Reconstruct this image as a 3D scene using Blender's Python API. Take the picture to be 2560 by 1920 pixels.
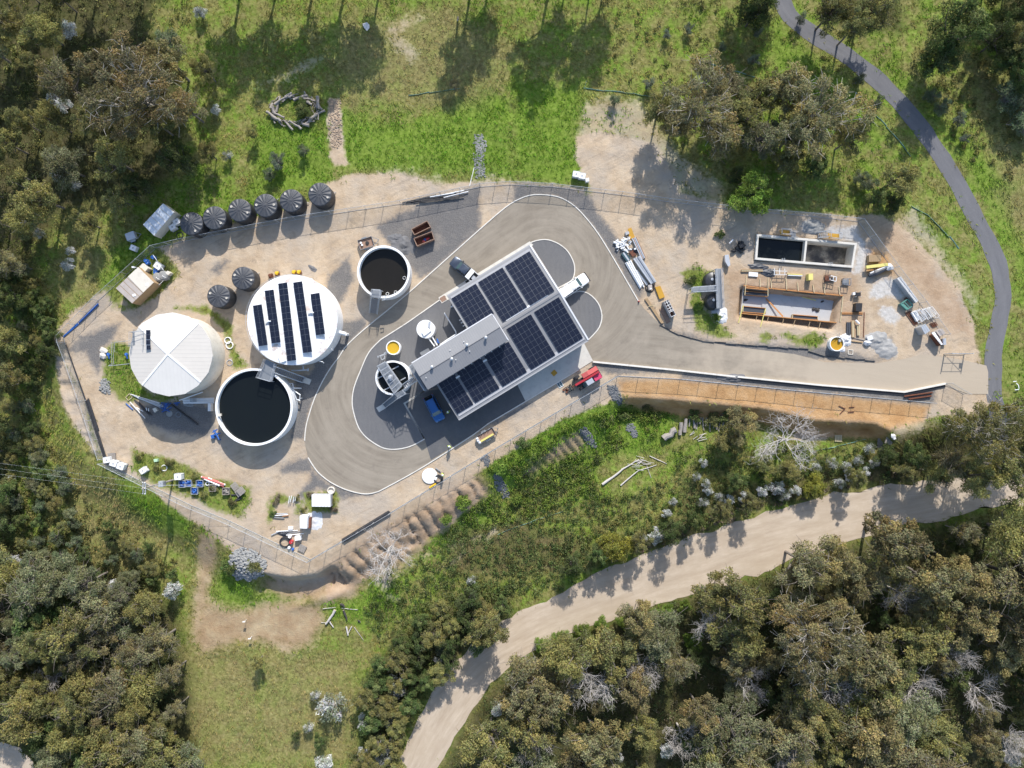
import bpy, bmesh, math, random
import numpy as np
from mathutils import Vector, Matrix
from mathutils.geometry import tessellate_polygon
random.seed(7); RNG = np.random.default_rng(11)
sc = bpy.context.scene
for o in list(bpy.data.objects): bpy.data.objects.remove(o)
C = sc.collection
# ---------------------------------------------------------------- camera, sky, sun, exposure
CH = 118.0            # drone height above the yard, metres
S = 15.0              # photo pixels (2560 wide) per metre on the yard
cam = bpy.data.cameras.new('camera'); cam_o = bpy.data.objects.new('camera', cam); C.objects.link(cam_o)
cam_o.location = (0, 0, CH); cam_o.rotation_euler = (0, 0, 0)
cam.sensor_width = 36; cam.angle = 2*math.atan(1280/(S*CH)); cam.clip_end = 4000; cam.clip_start = .5
sc.camera = cam_o
SUN_EL = math.radians(35); SHX, SHY = -0.18, -1.0          # shadows fall this way in world xy
_l = math.hypot(SHX, SHY)
sun_dir = Vector((-SHX/_l*math.cos(SUN_EL), -SHY/_l*math.cos(SUN_EL), math.sin(SUN_EL)))   # towards the sun
wd = bpy.data.worlds.new('World'); sc.world = wd; wd.use_nodes = True
nt = wd.node_tree; bg = nt.nodes['Background']
sky = nt.nodes.new('ShaderNodeTexSky'); sky.sky_type = 'NISHITA'; sky.sun_disc = False
sky.sun_elevation = SUN_EL; sky.sun_rotation = math.atan2(sun_dir.x, sun_dir.y)
nt.links.new(sky.outputs[0], bg.inputs[0]); bg.inputs[1].default_value = 0.15
sl = bpy.data.lights.new('sun', 'SUN'); sl.energy = 3.9; sl.angle = math.radians(.5); sl.color = (1, .955, .89)
so = bpy.data.objects.new('sun', sl); C.objects.link(so); so.location = sun_dir*300
so.rotation_euler = sun_dir.to_track_quat('Z', 'Y').to_euler()
sc.view_settings.view_transform = 'Standard'; sc.view_settings.look = 'None'
sc.view_settings.exposure = 0.62; sc.view_settings.gamma = 1
sc.render.engine = 'CYCLES'
# ---------------------------------------------------------------- photo pixel -> place
TL = {1:(100,400,640),2:(100,840,640),3:(560,440,640),4:(480,860,640),5:(900,580,640),6:(1380,440,640),7:(1800,480,640),8:(600,1060,640),
 'A':(1100,580,400),'B':(1000,780,400),'C':(1820,680,320),'D':(880,780,240),'E':(1510,560,200),'G':(1560,680,200),
 'a':(0,0,640),'b':(640,0,640),'c':(1280,0,640),'d':(1920,0,640),'e':(0,1440,640),'f':(640,1440,640),'g':(1280,1440,640),'h':(1920,1440,640),
 'i':(0,1080,480),'j':(1120,960,640),'k':(1700,880,640),'l':(2100,880,460),'m':(2200,480,360),'F':(0,0,2560)}
def T(n, *p):                      # enlarged-view coordinates -> photo pixels
    ox, oy, w = TL[n]; s = 2212.0/w
    return [(ox+x/s, oy+y/s) for x, y in p]
def T1(n, x, y): return T(n, (x, y))[0]
def N7(x, y): return (2140+x*260/1659, 640+y*260/1659)
def V1(o, s, x, y): return (o[0]+x*s, o[1]+y*s)
def W(p, z=0.0):                   # photo pixel at height z -> world
    k = (CH-z)/CH/S
    return Vector(((p[0]-1280)*k, (960-p[1])*k, z))
def xy0(p, z=0): v = W(p, z); return (v.x, v.y)
# ---------------------------------------------------------------- numpy helpers
def ss(a, b, x):
    t = np.clip((x-a)/(b-a), 0, 1); return t*t*(3-2*t)
def sdf(poly, X, Y):               # signed distance to polygon, positive inside
    P = np.array(poly, float); d = np.full(X.shape, 1e9); ins = np.zeros(X.shape, bool)
    n = len(P)
    for i in range(n):
        ax, ay = P[i]; bx, by = P[(i+1) % n]
        ex, ey = bx-ax, by-ay; L = ex*ex+ey*ey+1e-9
        t = np.clip(((X-ax)*ex+(Y-ay)*ey)/L, 0, 1)
        d = np.minimum(d, (X-ax-t*ex)**2+(Y-ay-t*ey)**2)
        if abs(ey) > 1e-9:
            c = ((ay > Y) != (by > Y)) & (X < (bx-ax)*(Y-ay)/(by-ay)+ax)
            ins ^= c
    d = np.sqrt(d); return np.where(ins, d, -d)
def ldist(pts, X, Y):
    d = np.full(X.shape, 1e9)
    for (ax, ay), (bx, by) in zip(pts[:-1], pts[1:]):
        ex, ey = bx-ax, by-ay; L = ex*ex+ey*ey+1e-9
        t = np.clip(((X-ax)*ex+(Y-ay)*ey)/L, 0, 1)
        d = np.minimum(d, (X-ax-t*ex)**2+(Y-ay-t*ey)**2)
    return np.sqrt(d)
_perm = np.random.default_rng(3).random((256, 256))
def vnoise(x, y):
    xi = np.floor(x).astype(int); yi = np.floor(y).astype(int); fx = x-xi; fy = y-yi
    fx = fx*fx*(3-2*fx); fy = fy*fy*(3-2*fy)
    a = _perm[xi % 256, yi % 256]; b = _perm[(xi+1) % 256, yi % 256]; c = _perm[xi % 256, (yi+1) % 256]; d = _perm[(xi+1) % 256, (yi+1) % 256]
    return (a*(1-fx)+b*fx)*(1-fy)+(c*(1-fx)+d*fx)*fy
def fbm(x, y, o=3):
    r = 0; a = .5
    for i in range(o):
        r = r+a*(vnoise(x, y)-.5)*2; x = x*2.03+17.1; y = y*2.03+5.7; a *= .5
    return r
# ---------------------------------------------------------------- materials
M = {}
def newmat(name):
    m = bpy.data.materials.new(name); m.use_nodes = True; n = m.node_tree; M[name] = m
    return m, n, n.nodes['Principled BSDF']
def node(n, t, **k):
    q = n.nodes.new(t)
    for a, b in k.items(): setattr(q, a, b)
    return q
def ramp(n, stops):
    r = node(n, 'ShaderNodeValToRGB'); e = r.color_ramp.elements
    while len(e) < len(stops): e.new(.5)
    for el, (p, c) in zip(e, stops): el.position = p; el.color = (*c, 1) if len(c) == 3 else c
    return r
def mixc(n, f, a, b, mode='MIX'):
    q = node(n, 'ShaderNodeMix', data_type='RGBA', blend_type=mode)
    for s, v in ((0, f), (6, a), (7, b)):
        if hasattr(v, 'links') or hasattr(v, 'is_linked'): n.links.new(v, q.inputs[s])
        elif isinstance(v, (int, float)): q.inputs[s].default_value = v
        else: q.inputs[s].default_value = (*v, 1)
    return q.outputs[2]
def mth(n, op, a, b=None, c=None, clamp=False):
    q = node(n, 'ShaderNodeMath', operation=op, use_clamp=clamp)
    for i, v in enumerate((a, b, c)):
        if v is None: continue
        if isinstance(v, (int, float)): q.inputs[i].default_value = v
        else: n.links.new(v, q.inputs[i])
    return q.outputs[0]
def noise(n, scale, detail=4, rough=.6, vec=None, out=0):
    q = node(n, 'ShaderNodeTexNoise'); q.inputs['Scale'].default_value = scale; q.inputs['Detail'].default_value = detail; q.inputs['Roughness'].default_value = rough
    if vec is not None: n.links.new(vec, q.inputs['Vector'])
    return q.outputs[out]
def paint(name, col, rough=.6, metal=0, var=.12, scale=2.0, bump=0, bscale=20, dirt=None, spec=.5):
    m, n, b = newmat(name)
    geo = node(n, 'ShaderNodeNewGeometry').outputs['Position']
    f = noise(n, scale, 5, .65, geo)
    c = mixc(n, f, [x*(1-var) for x in col], [min(1, x*(1+var)) for x in col])
    if dirt:
        g = noise(n, .9, 6, .7, geo); r = ramp(n, [(.5, (0, 0, 0)), (.72, (1, 1, 1))]); n.links.new(g, r.inputs[0])
        c = mixc(n, mth(n, 'MULTIPLY', r.outputs[0], dirt[1]), c, dirt[0])
    n.links.new(c, b.inputs['Base Color']); b.inputs['Roughness'].default_value = rough; b.inputs['Metallic'].default_value = metal
    b.inputs['Specular IOR Level'].default_value = spec
    if bump:
        bp = node(n, 'ShaderNodeBump'); bp.inputs['Strength'].default_value = bump; bp.inputs['Distance'].default_value = .05
        n.links.new(noise(n, bscale, 4, .6, geo), bp.inputs['Height']); n.links.new(bp.outputs[0], b.inputs['Normal'])
    return m
paint('concrete', (.60, .57, .51), .85, var=.10, scale=1.2, bump=.2, dirt=((.36, .32, .26), .5))
paint('panel_frame', (.24, .25, .26), .45, .4, var=.05)
paint('kerb', (.66, .63, .57), .85, var=.12, scale=3, dirt=((.4, .36, .3), .5))
paint('tank_white', (.80, .80, .79), .55, var=.04, scale=.6, dirt=((.60, .58, .54), .25))
paint('white', (.78, .78, .77), .5, var=.06, scale=3)
paint('cream', (.66, .61, .52), .6, var=.10, scale=2, dirt=((.35, .30, .24), .4))
paint('beige_roof', (.43, .38, .34), .6, var=.16, scale=.8, dirt=((.28, .24, .21), .6))
paint('galv', (.52, .54, .56), .42, .45, var=.15, scale=4)
paint('galv_dark', (.24, .255, .27), .5, .4, var=.15, scale=4)
paint('steel', (.42, .43, .44), .4, .7, var=.15, scale=5)
paint('roof_grey', (.36, .36, .365), .5, .1, var=.05, scale=.5, dirt=((.30, .30, .30), .3))
paint('roof_trim', (.66, .66, .67), .5, .0, var=.04, scale=1)
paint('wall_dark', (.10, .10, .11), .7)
paint('wall_grey', (.38, .38, .39), .7)
paint('black_poly', (.030, .032, .037), .42, var=.25, scale=1.5, dirt=((.12, .11, .10), .35))
paint('black', (.022, .022, .024), .5, var=.2)
paint('black_pipe', (.03, .03, .033), .4, var=.2, scale=3, dirt=((.14, .12, .1), .3))
paint('rubber', (.025, .025, .027), .8, var=.2)
paint('blue', (.03, .12, .40), .45, var=.2, scale=3)
paint('blue_car', (.035, .13, .34), .28, .3, var=.06)
paint('white_car', (.82, .82, .82), .3, var=.03)
paint('grey_car', (.075, .09, .12), .3, .4, var=.08)
paint('glass', (.012, .016, .02), .08, var=.05, spec=.8)
paint('glass_blue', (.05, .09, .10), .1, var=.05, spec=.8)
paint('red', (.46, .035, .045), .45, var=.12, scale=3, dirt=((.22, .06, .05), .3))
paint('red_faded', (.50, .10, .09), .55, var=.15, scale=3)
paint('pink_red', (.55, .05, .12), .45, var=.12)
paint('yellow', (.66, .42, .02), .5, var=.12, scale=3)
paint('yellow_pale', (.66, .58, .18), .55, var=.15)
paint('hivis', (.62, .80, .04), .6, var=.1)
paint('ochre', (.46, .25, .02), .6, var=.22, scale=1.5, dirt=((.3, .15, .03), .4))
paint('orange_steel', (.44, .20, .065), .7, var=.25, scale=3)
paint('rust', (.15, .055, .03), .85, var=.4, scale=3, dirt=((.07, .03, .02), .7))
paint('rust_light', (.27, .17, .12), .8, var=.3, scale=3)
paint('timber', (.36, .25, .14), .8, var=.25, scale=5)
paint('timber_pale', (.50, .42, .26), .8, var=.2, scale=5)
paint('timber_grey', (.30, .27, .24), .9, var=.25, scale=6)
paint('log', (.30, .27, .24), .9, var=.35, scale=4, dirt=((.09, .075, .06), .7))
paint('log_cut', (.46, .38, .28), .9, var=.2, scale=8)
paint('char', (.05, .045, .042), .9, var=.3, scale=4)
paint('bark_mid', (.19, .165, .14), .9, var=.35, scale=3)
paint('sheet_white', (.60, .64, .68), .45, .1, var=.06, scale=1.5)
paint('lid_poly', (.062, .066, .075), .55, var=.15, scale=1.2, dirt=((.13, .12, .11), .3))
paint('bark_pale', (.40, .37, .33), .9, var=.35, scale=3)
paint('bark_dark', (.11, .095, .085), .9, var=.35, scale=3)
paint('deadwood', (.50, .465, .43), .9, var=.25, scale=3)
paint('green_steel', (.10, .26, .22), .55, var=.15)
paint('green_plastic', (.08, .24, .18), .5, var=.2)
paint('green_pale', (.42, .60, .40), .5, var=.1)
paint('tarp_white', (.62, .62, .62), .6, var=.16, scale=3, bump=1.0, bscale=5)
paint('tarp_black', (.05, .055, .065), .5, var=.3, scale=3, bump=.6, bscale=6)
paint('slab', (.43, .435, .44), .8, var=.16, scale=.9, bump=.2, dirt=((.26, .24, .22), .5))
paint('apron', (.52, .50, .45), .8, var=.08, scale=.7, dirt=((.36, .34, .31), .6))
paint('asphalt_dark', (.105, .105, .108), .9, var=.2, scale=.6, bump=.3, bscale=12, dirt=((.16, .15, .14), .5))
paint('stone_grey', (.26, .26, .25), .9, var=.45, scale=2.5)
paint('stone_dark', (.15, .155, .16), .9, var=.5, scale=2.5)
paint('stone_brown', (.36, .27, .19), .9, var=.4, scale=2.5)
paint('gravel_pile', (.14, .14, .145), .95, var=.3, scale=3, bump=.6, bscale=14)
paint('sludge', (.30, .295, .285), .8, var=.4, scale=1.6, bump=.8, bscale=5)
paint('skin', (.45, .28, .2), .6)
paint('navy', (.02, .03, .07), .8)
paint('light_red', (.5, .02, .02), .3)
paint('lamp_clear', (.7, .72, .74), .15)
paint('pvc_grey', (.5, .5, .5), .5, var=.1)
paint('mesh_green', (.20, .36, .30), .7, var=.3, scale=3)
def water(name, col, col2, sc_=.15):
    m, n, b = newmat(name); geo = node(n, 'ShaderNodeNewGeometry').outputs['Position']
    c = mixc(n, noise(n, sc_, 3, .6, geo), col, col2); n.links.new(c, b.inputs['Base Color'])
    b.inputs['Roughness'].default_value = .06; b.inputs['IOR'].default_value = 1.33
    bp = node(n, 'ShaderNodeBump'); bp.inputs['Strength'].default_value = .05; n.links.new(noise(n, 3, 2, .5, geo), bp.inputs['Height']); n.links.new(bp.outputs[0], b.inputs['Normal'])
water('water_dark', (.006, .008, .011), (.010, .013, .012))
water('water_brown', (.012, .011, .009), (.022, .019, .015))
water('water_yellow', (.50, .30, .02), (.58, .38, .04), 1.0)
water('water_ochre', (.40, .22, .02), (.48, .28, .03), 1.0)
# profiled roof sheets: fine ribs along a direction
def ribbed(name, col, ang, pitch, rough=.45, metal=.15, amt=.25, dirt=.25):
    m, n, b = newmat(name); tc = node(n, 'ShaderNodeNewGeometry').outputs['Position']
    sp = node(n, 'ShaderNodeSeparateXYZ'); n.links.new(tc, sp.inputs[0])
    d = mth(n, 'ADD', mth(n, 'MULTIPLY', sp.outputs[0], math.cos(ang)), mth(n, 'MULTIPLY', sp.outputs[1], math.sin(ang)))
    f = mth(n, 'FRACT', mth(n, 'DIVIDE', d, pitch)); g = mth(n, 'LESS_THAN', f, .18)
    c = mixc(n, noise(n, .5, 6, .7, tc), [x*(1-dirt*.5) for x in col], [min(1, x*(1+dirt*.3)) for x in col])
    c = mixc(n, mth(n, 'MULTIPLY', g, amt), c, [x*.6 for x in col]); n.links.new(c, b.inputs['Base Color'])
    b.inputs['Roughness'].default_value = rough; b.inputs['Metallic'].default_value = metal
    bp = node(n, 'ShaderNodeBump'); bp.inputs['Strength'].default_value = .4; bp.inputs['Distance'].default_value = .03; n.links.new(g, bp.inputs['Height']); n.links.new(bp.outputs[0], b.inputs['Normal'])
# solar glass with cell rows
m, n, b = newmat('solar_cell'); tc = node(n, 'ShaderNodeTexCoord').outputs['Object']; sp = node(n, 'ShaderNodeSeparateXYZ'); n.links.new(tc, sp.inputs[0])
f = mth(n, 'LESS_THAN', mth(n, 'FRACT', mth(n, 'MULTIPLY', mth(n, 'ADD', sp.outputs[1], 5.0), 6.15)), .13)
c = mixc(n, mth(n, 'MULTIPLY', f, .30), (.008, .011, .024), (.13, .145, .18))
n.links.new(c, b.inputs['Base Color']); b.inputs['Roughness'].default_value = .22; b.inputs['IOR'].default_value = 1.45
# chain-link mesh: diamond wires cut out of the sheet
m, n, b = newmat('chain_mesh'); uv = node(n, 'ShaderNodeUVMap').outputs[0]; sp = node(n, 'ShaderNodeSeparateXYZ'); n.links.new(uv, sp.inputs[0])
fs = []
for sg in ('ADD', 'SUBTRACT'):
    fs.append(mth(n, 'LESS_THAN', mth(n, 'FRACT', mth(n, 'DIVIDE', mth(n, sg, sp.outputs[0], sp.outputs[1]), .075)), .10))
al = mth(n, 'MAXIMUM', fs[0], fs[1]); b.inputs['Base Color'].default_value = (.42, .46, .45, 1); b.inputs['Metallic'].default_value = .3; b.inputs['Roughness'].default_value = .5
n.links.new(al, b.inputs['Alpha'])
# foliage: leaf colour from the mesh, a little shift per tree
def leafmat(name, shift=.25, trans=.3):
    m = bpy.data.materials.new(name); m.use_nodes = True; n = m.node_tree; M[name] = m; n.nodes.remove(n.nodes['Principled BSDF'])
    at = node(n, 'ShaderNodeAttribute', attribute_name='tint').outputs['Color']; oi = node(n, 'ShaderNodeObjectInfo').outputs['Random']
    hs = node(n, 'ShaderNodeHueSaturation'); n.links.new(at, hs.inputs['Color'])
    n.links.new(mth(n, 'ADD', mth(n, 'MULTIPLY', oi, .022), .492), hs.inputs['Hue']); n.links.new(mth(n, 'ADD', mth(n, 'MULTIPLY', oi, shift*1.6), 1-shift*.7), hs.inputs['Value'])
    d = node(n, 'ShaderNodeBsdfDiffuse'); t = node(n, 'ShaderNodeBsdfTranslucent'); mx = node(n, 'ShaderNodeMixShader'); mx.inputs[0].default_value = trans
    n.links.new(hs.outputs[0], d.inputs[0]); n.links.new(hs.outputs[0], t.inputs[0]); n.links.new(d.outputs[0], mx.inputs[1]); n.links.new(t.outputs[0], mx.inputs[2])
    n.links.new(mx.outputs[0], n.nodes['Material Output'].inputs[0])
leafmat('leaf', .2, .28); leafmat('grass_blades', .0, .2)
# ---------------------------------------------------------------- mesh builder
class MB:
    def __init__(s): s.v = []; s.f = []; s.mi = []; s.cur = 0
    def add(s, vs, fs):
        k = len(s.v); s.v += [tuple(v) for v in vs]; s.f += [tuple(i+k for i in f) for f in fs]; s.mi += [s.cur]*len(fs); return s
    def box(s, c, d, rz=0, rot=None):
        x, y, z = d[0]/2, d[1]/2, d[2]/2; R = rot if rot is not None else Matrix.Rotation(rz, 3, 'Z'); c = Vector(c)
        vs = [c+R @ Vector((a*x, b_*y, e*z)) for e in (-1, 1) for b_ in (-1, 1) for a in (-1, 1)]
        return s.add(vs, [(0, 2, 3, 1), (4, 5, 7, 6), (0, 1, 5, 4), (2, 6, 7, 3), (0, 4, 6, 2), (1, 3, 7, 5)])
    def beam(s, a, b, w, h):        # square bar from a to b (w across, h up)
        a = Vector(a); b = Vector(b); d = b-a; L = d.length
        if L < 1e-6: return s
        x = d/L; up = Vector((0, 0, 1)) if abs(x.z) < .98 else Vector((0, 1, 0)); y = up.cross(x).normalized(); z = x.cross(y)
        return s.box((a+b)/2, (L, w, h), rot=Matrix((x, y, z)).transposed())
    def tube(s, pts, r, n=8, cap=True, r1=None):
        pts = [Vector(p) for p in pts]; m_ = len(pts); rings = []
        for i, p in enumerate(pts):
            d = (pts[min(i+1, m_-1)]-pts[max(i-1, 0)]).normalized()
            up = Vector((0, 0, 1)) if abs(d.z) < .95 else Vector((1, 0, 0)); y = up.cross(d).normalized(); z = d.cross(y)
            rr = r if r1 is None else r+(r1-r)*i/max(1, m_-1)
            if isinstance(r, (list, tuple)): rr = r[i]
            rings.append([p+(y*math.cos(2*math.pi*j/n)+z*math.sin(2*math.pi*j/n))*rr for j in range(n)])
        vs = [v for q in rings for v in q]; fs = []
        for i in range(m_-1):
            for j in range(n): fs.append((i*n+j, i*n+(j+1) % n, (i+1)*n+(j+1) % n, (i+1)*n+j))
        if cap: fs += [tuple(range(n))[::-1], tuple((m_-1)*n+j for j in range(n))]
        return s.add(vs, fs)
    def lathe(s, c, prof, n=48, a0=0):   # prof = [(r,z)...]
        c = Vector(c); vs = []; fs = []; idx = []
        for r, z in prof:
            if r < 1e-5: idx.append([len(vs)]*n); vs.append(c+Vector((0, 0, z)))
            else:
                idx.append(list(range(len(vs), len(vs)+n))); vs += [c+Vector((r*math.cos(a0+2*math.pi*j/n), r*math.sin(a0+2*math.pi*j/n), z)) for j in range(n)]
        for i in range(len(prof)-1):
            for j in range(n):
                q = [idx[i][j], idx[i][(j+1) % n], idx[i+1][(j+1) % n], idx[i+1][j]]; q = [a for k, a in enumerate(q) if a not in q[:k]]
                if len(q) > 2: fs.append(tuple(q))
        return s.add(vs, fs)
    def prism(s, pts, z0, z1):
        n = len(pts); a = sum(pts[i][0]*pts[(i+1) % n][1]-pts[(i+1) % n][0]*pts[i][1] for i in range(n))
        if a < 0: pts = pts[::-1]
        tri = tessellate_polygon([[Vector((p[0], p[1], 0)) for p in pts]])
        vs = [(p[0], p[1], z0) for p in pts]+[(p[0], p[1], z1) for p in pts]
        fs = [(i, (i+1) % n, n+(i+1) % n, n+i) for i in range(n)]
        for t in tri:
            A, B, D = (Vector((pts[i][0], pts[i][1])) for i in t); cr = (B-A).cross(D-A)
            t = t if cr > 0 else t[::-1]
            fs.append(tuple(n+i for i in t)); fs.append(tuple(i for i in t[::-1]))
        return s.add(vs, fs)
    def blob(s, c, r, seed=0, flat=1.0):    # rough stone
        rr = random.Random(seed); ico = [(0, 0, 1), (.9, 0, .4), (.28, .85, .4), (-.72, .53, .4), (-.72, -.53, .4), (.28, -.85, .4), (.72, .53, -.4), (-.28, .85, -.4), (-.9, 0, -.4), (-.28, -.85, -.4), (.72, -.53, -.4), (0, 0, -1)]
        fs = [(0, 1, 2), (0, 2, 3), (0, 3, 4), (0, 4, 5), (0, 5, 1), (1, 6, 2), (2, 7, 3), (3, 8, 4), (4, 9, 5), (5, 10, 1), (2, 6, 7), (3, 7, 8), (4, 8, 9), (5, 9, 10), (1, 10, 6), (11, 7, 6), (11, 8, 7), (11, 9, 8), (11, 10, 9), (11, 6, 10)]
        a = rr.random()*6.3; ca, sa = math.cos(a), math.sin(a); vs = []
        for x, y, z in ico:
            k = r*rr.uniform(.75, 1.25); vs.append((c[0]+(x*ca-y*sa)*k*1.15, c[1]+(x*sa+y*ca)*k, c[2]+z*k*flat))
        return s.add(vs, fs)
    def build(s, name, mats, parent=None, local=False, smooth=False, loc=None):
        me = bpy.data.meshes.new(name)
        off = Vector((0, 0, 0))
        if not local:
            if parent is not None:
                q = parent
                while q is not None: off += q.location; q = q.parent
            elif loc is not None: off = Vector(loc)
        me.from_pydata([(v[0]-off.x, v[1]-off.y, v[2]-off.z) for v in s.v], [], s.f)
        for mm in ([mats] if isinstance(mats, str) else mats): me.materials.append(M[mm])
        if max(s.mi, default=0): me.polygons.foreach_set('material_index', s.mi)
        if smooth: me.shade_smooth(); me.set_sharp_from_angle(angle=math.radians(35))
        o = bpy.data.objects.new(name, me); C.objects.link(o); o.parent = parent
        if parent is None: o.location = off
        return o
def tag(o, label, cat, group=None):
    o['label'] = label; o['category'] = cat
    if group: o['group'] = group
    return o
def thing(name, loc, label, cat, group=None, rz=0):
    o = bpy.data.objects.new(name, None); C.objects.link(o); o.location = loc; o.rotation_euler[2] = rz; o.empty_display_size = .3
    return tag(o, label, cat, group)
def dup(root, loc, rz=0, sc_=None, label=None, group=None):
    r = root.copy(); C.objects.link(r); r.location = loc; r.rotation_euler = (0, 0, rz)
    if sc_ is not None: r.scale = (sc_, sc_, sc_) if isinstance(sc_, (int, float)) else sc_
    if label: r['label'] = label
    if group: r['group'] = group
    for ch in list(root.children):
        c_ = ch.copy(); C.objects.link(c_); c_.parent = r
        for g_ in list(ch.children):
            d_ = g_.copy(); C.objects.link(d_); d_.parent = c_
    return r
def kill(root):
    for ch in list(root.children):
        for g_ in list(ch.children): bpy.data.objects.remove(g_)
        bpy.data.objects.remove(ch)
    bpy.data.objects.remove(root)
def strip(mb, pts, w, z0, z1):     # kerb: a rectangular bar following a polyline in world xy
    P = [Vector((p[0], p[1])) for p in pts]; n = len(P); vs = []
    for i, p in enumerate(P):
        d = Vector((0, 0))
        if i > 0: d += (P[i]-P[i-1]).normalized()
        if i < n-1: d += (P[i+1]-P[i]).normalized()
        d = d.normalized(); nr = Vector((-d.y, d.x))*w/2
        if 0 < i < n-1: nr /= max(.5, abs(d.dot((P[i]-P[i-1]).normalized())))
        for q, z in ((p-nr, z0), (p+nr, z0), (p+nr, z1), (p-nr, z1)): vs.append((q.x, q.y, z))
    fs = []
    for i in range(n-1):
        for j in range(4): fs.append((4*i+j, 4*i+(j+1) % 4, 4*i+4+(j+1) % 4, 4*i+4+j)[::-1])
    fs += [(0, 1, 2, 3), tuple(4*n-4+j for j in range(4))[::-1]]
    return mb.add(vs, fs)
def smoothline(pts, k=3):          # Catmull-Rom
    P = [Vector((p[0], p[1])) for p in pts]; out = []
    for i in range(len(P)-1):
        p0 = P[max(i-1, 0)]; p1 = P[i]; p2 = P[i+1]; p3 = P[min(i+2, len(P)-1)]
        for j in range(k):
            t = j/k; out.append(.5*((2*p1)+(p2-p0)*t+(2*p0-5*p1+4*p2-p3)*t*t+(3*p1-p0-3*p2+p3)*t**3))
    out.append(P[-1]); return [(q.x, q.y) for q in out]
# ================================================================ TERRAIN
ZL = -2.5
def Wp(pts, z=0): return [xy0(p, z) for p in pts]
crest = [(-900,560),(60,790),(128,850),(160,940),(200,1060),(245,1165),(330,1215),(440,1272),(560,1350),(640,1425),(720,1440),(790,1432),(822,1412),(935,1335),(1011,1288),(1092,1247),(1184,1195),(1300,1130),(1420,1058),(1530,992),(1600,992),(1700,1000),(1915,1021),(2040,1050),(2190,1058),(2225,1075),(2330,1060),(2480,1010),(2700,985),(4000,950)]
HIGH = Wp(crest+[(4000,-4000),(-4000,-4000)])
STEEP1 = Wp([(1540,900),(2235,960),(2235,1150),(1540,1100)]); STEEP2 = Wp([(630,1400),(830,1390),(860,1470),(640,1540)])
RILL = Wp([(805,1425),(935,1330),(1092,1240),(1200,1185),(1225,1240),(1130,1310),(1000,1430),(880,1475),(800,1490)])
RILL2 = Wp([(1290,1180),(1400,1090),(1470,1060),(1475,1130),(1400,1170),(1300,1215)])
RILL3 = Wp([(130,860),(170,860),(260,1150),(215,1160),(140,960)])
PIT = Wp(T('C',(195,225),(1985,405),(1850,1040),(140,800)))
TANKP = Wp(T(7,(318,362),(1185,440),(1150,655),(303,583)), 0.4)
TRACK_L = T('F',(0,0))  # placeholder
droad_px = [(990,1920+60)]+[(x*1.15732,y*1.15732) for x,y in [(855,1659),(900,1560),(952,1466),(1004,1408),(1095,1336),(1196,1286),(1296,1236),(1446,1178),(1596,1127),(1748,1079),(1900,1050),(2050,1034),(2212,1030)]]+[(2900,1190),(2900,1250)]+[(x*1.15732,y*1.15732) for x,y in [(2212,1090),(2100,1106),(1950,1138),(1850,1165),(1700,1214),(1600,1252),(1400,1310),(1250,1364),(1150,1408),(1090,1450),(1040,1505),(985,1585),(945,1659)]]+[(1060,1980)]
droad_px[0] = (955,1980)
_k = 11
def densify(pts):
    return smoothline(pts, 3)
DROAD = Wp(smoothline(droad_px[0:15],3)+smoothline(droad_px[15:],3), ZL)
DROAD2 = Wp([(-260,1790),(0,1838),(60,1880),(110,1960),(140,2100),(-60,2100),(-260,1990)], ZL)
path_c = smoothline([(x*1.15732,y*1.15732) for x,y in [(1660,-90),(1690,0),(1720,48),(1800,100),(1868,150),(1918,195),(1960,240),(2000,290),(2036,345),(2072,405),(2110,475),(2142,535),(2160,585),(2167,640),(2158,700),(2146,770),(2146,840),(2160,900),(2200,990),(2240,1040)]],3)
def ribbon(cl, wL, wR=None):
    P = [Vector(p) for p in cl]; L = []; R = []
    for i, p in enumerate(P):
        d = (P[min(i+1, len(P)-1)]-P[max(i-1, 0)]).normalized(); n_ = Vector((-d.y, d.x)); L.append(tuple(p+n_*wL)); R.append(tuple(p-n_*(wR or wL)))
    return L+R[::-1]
PATHP = ribbon(Wp(path_c[:-9]), 1.45)
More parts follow.
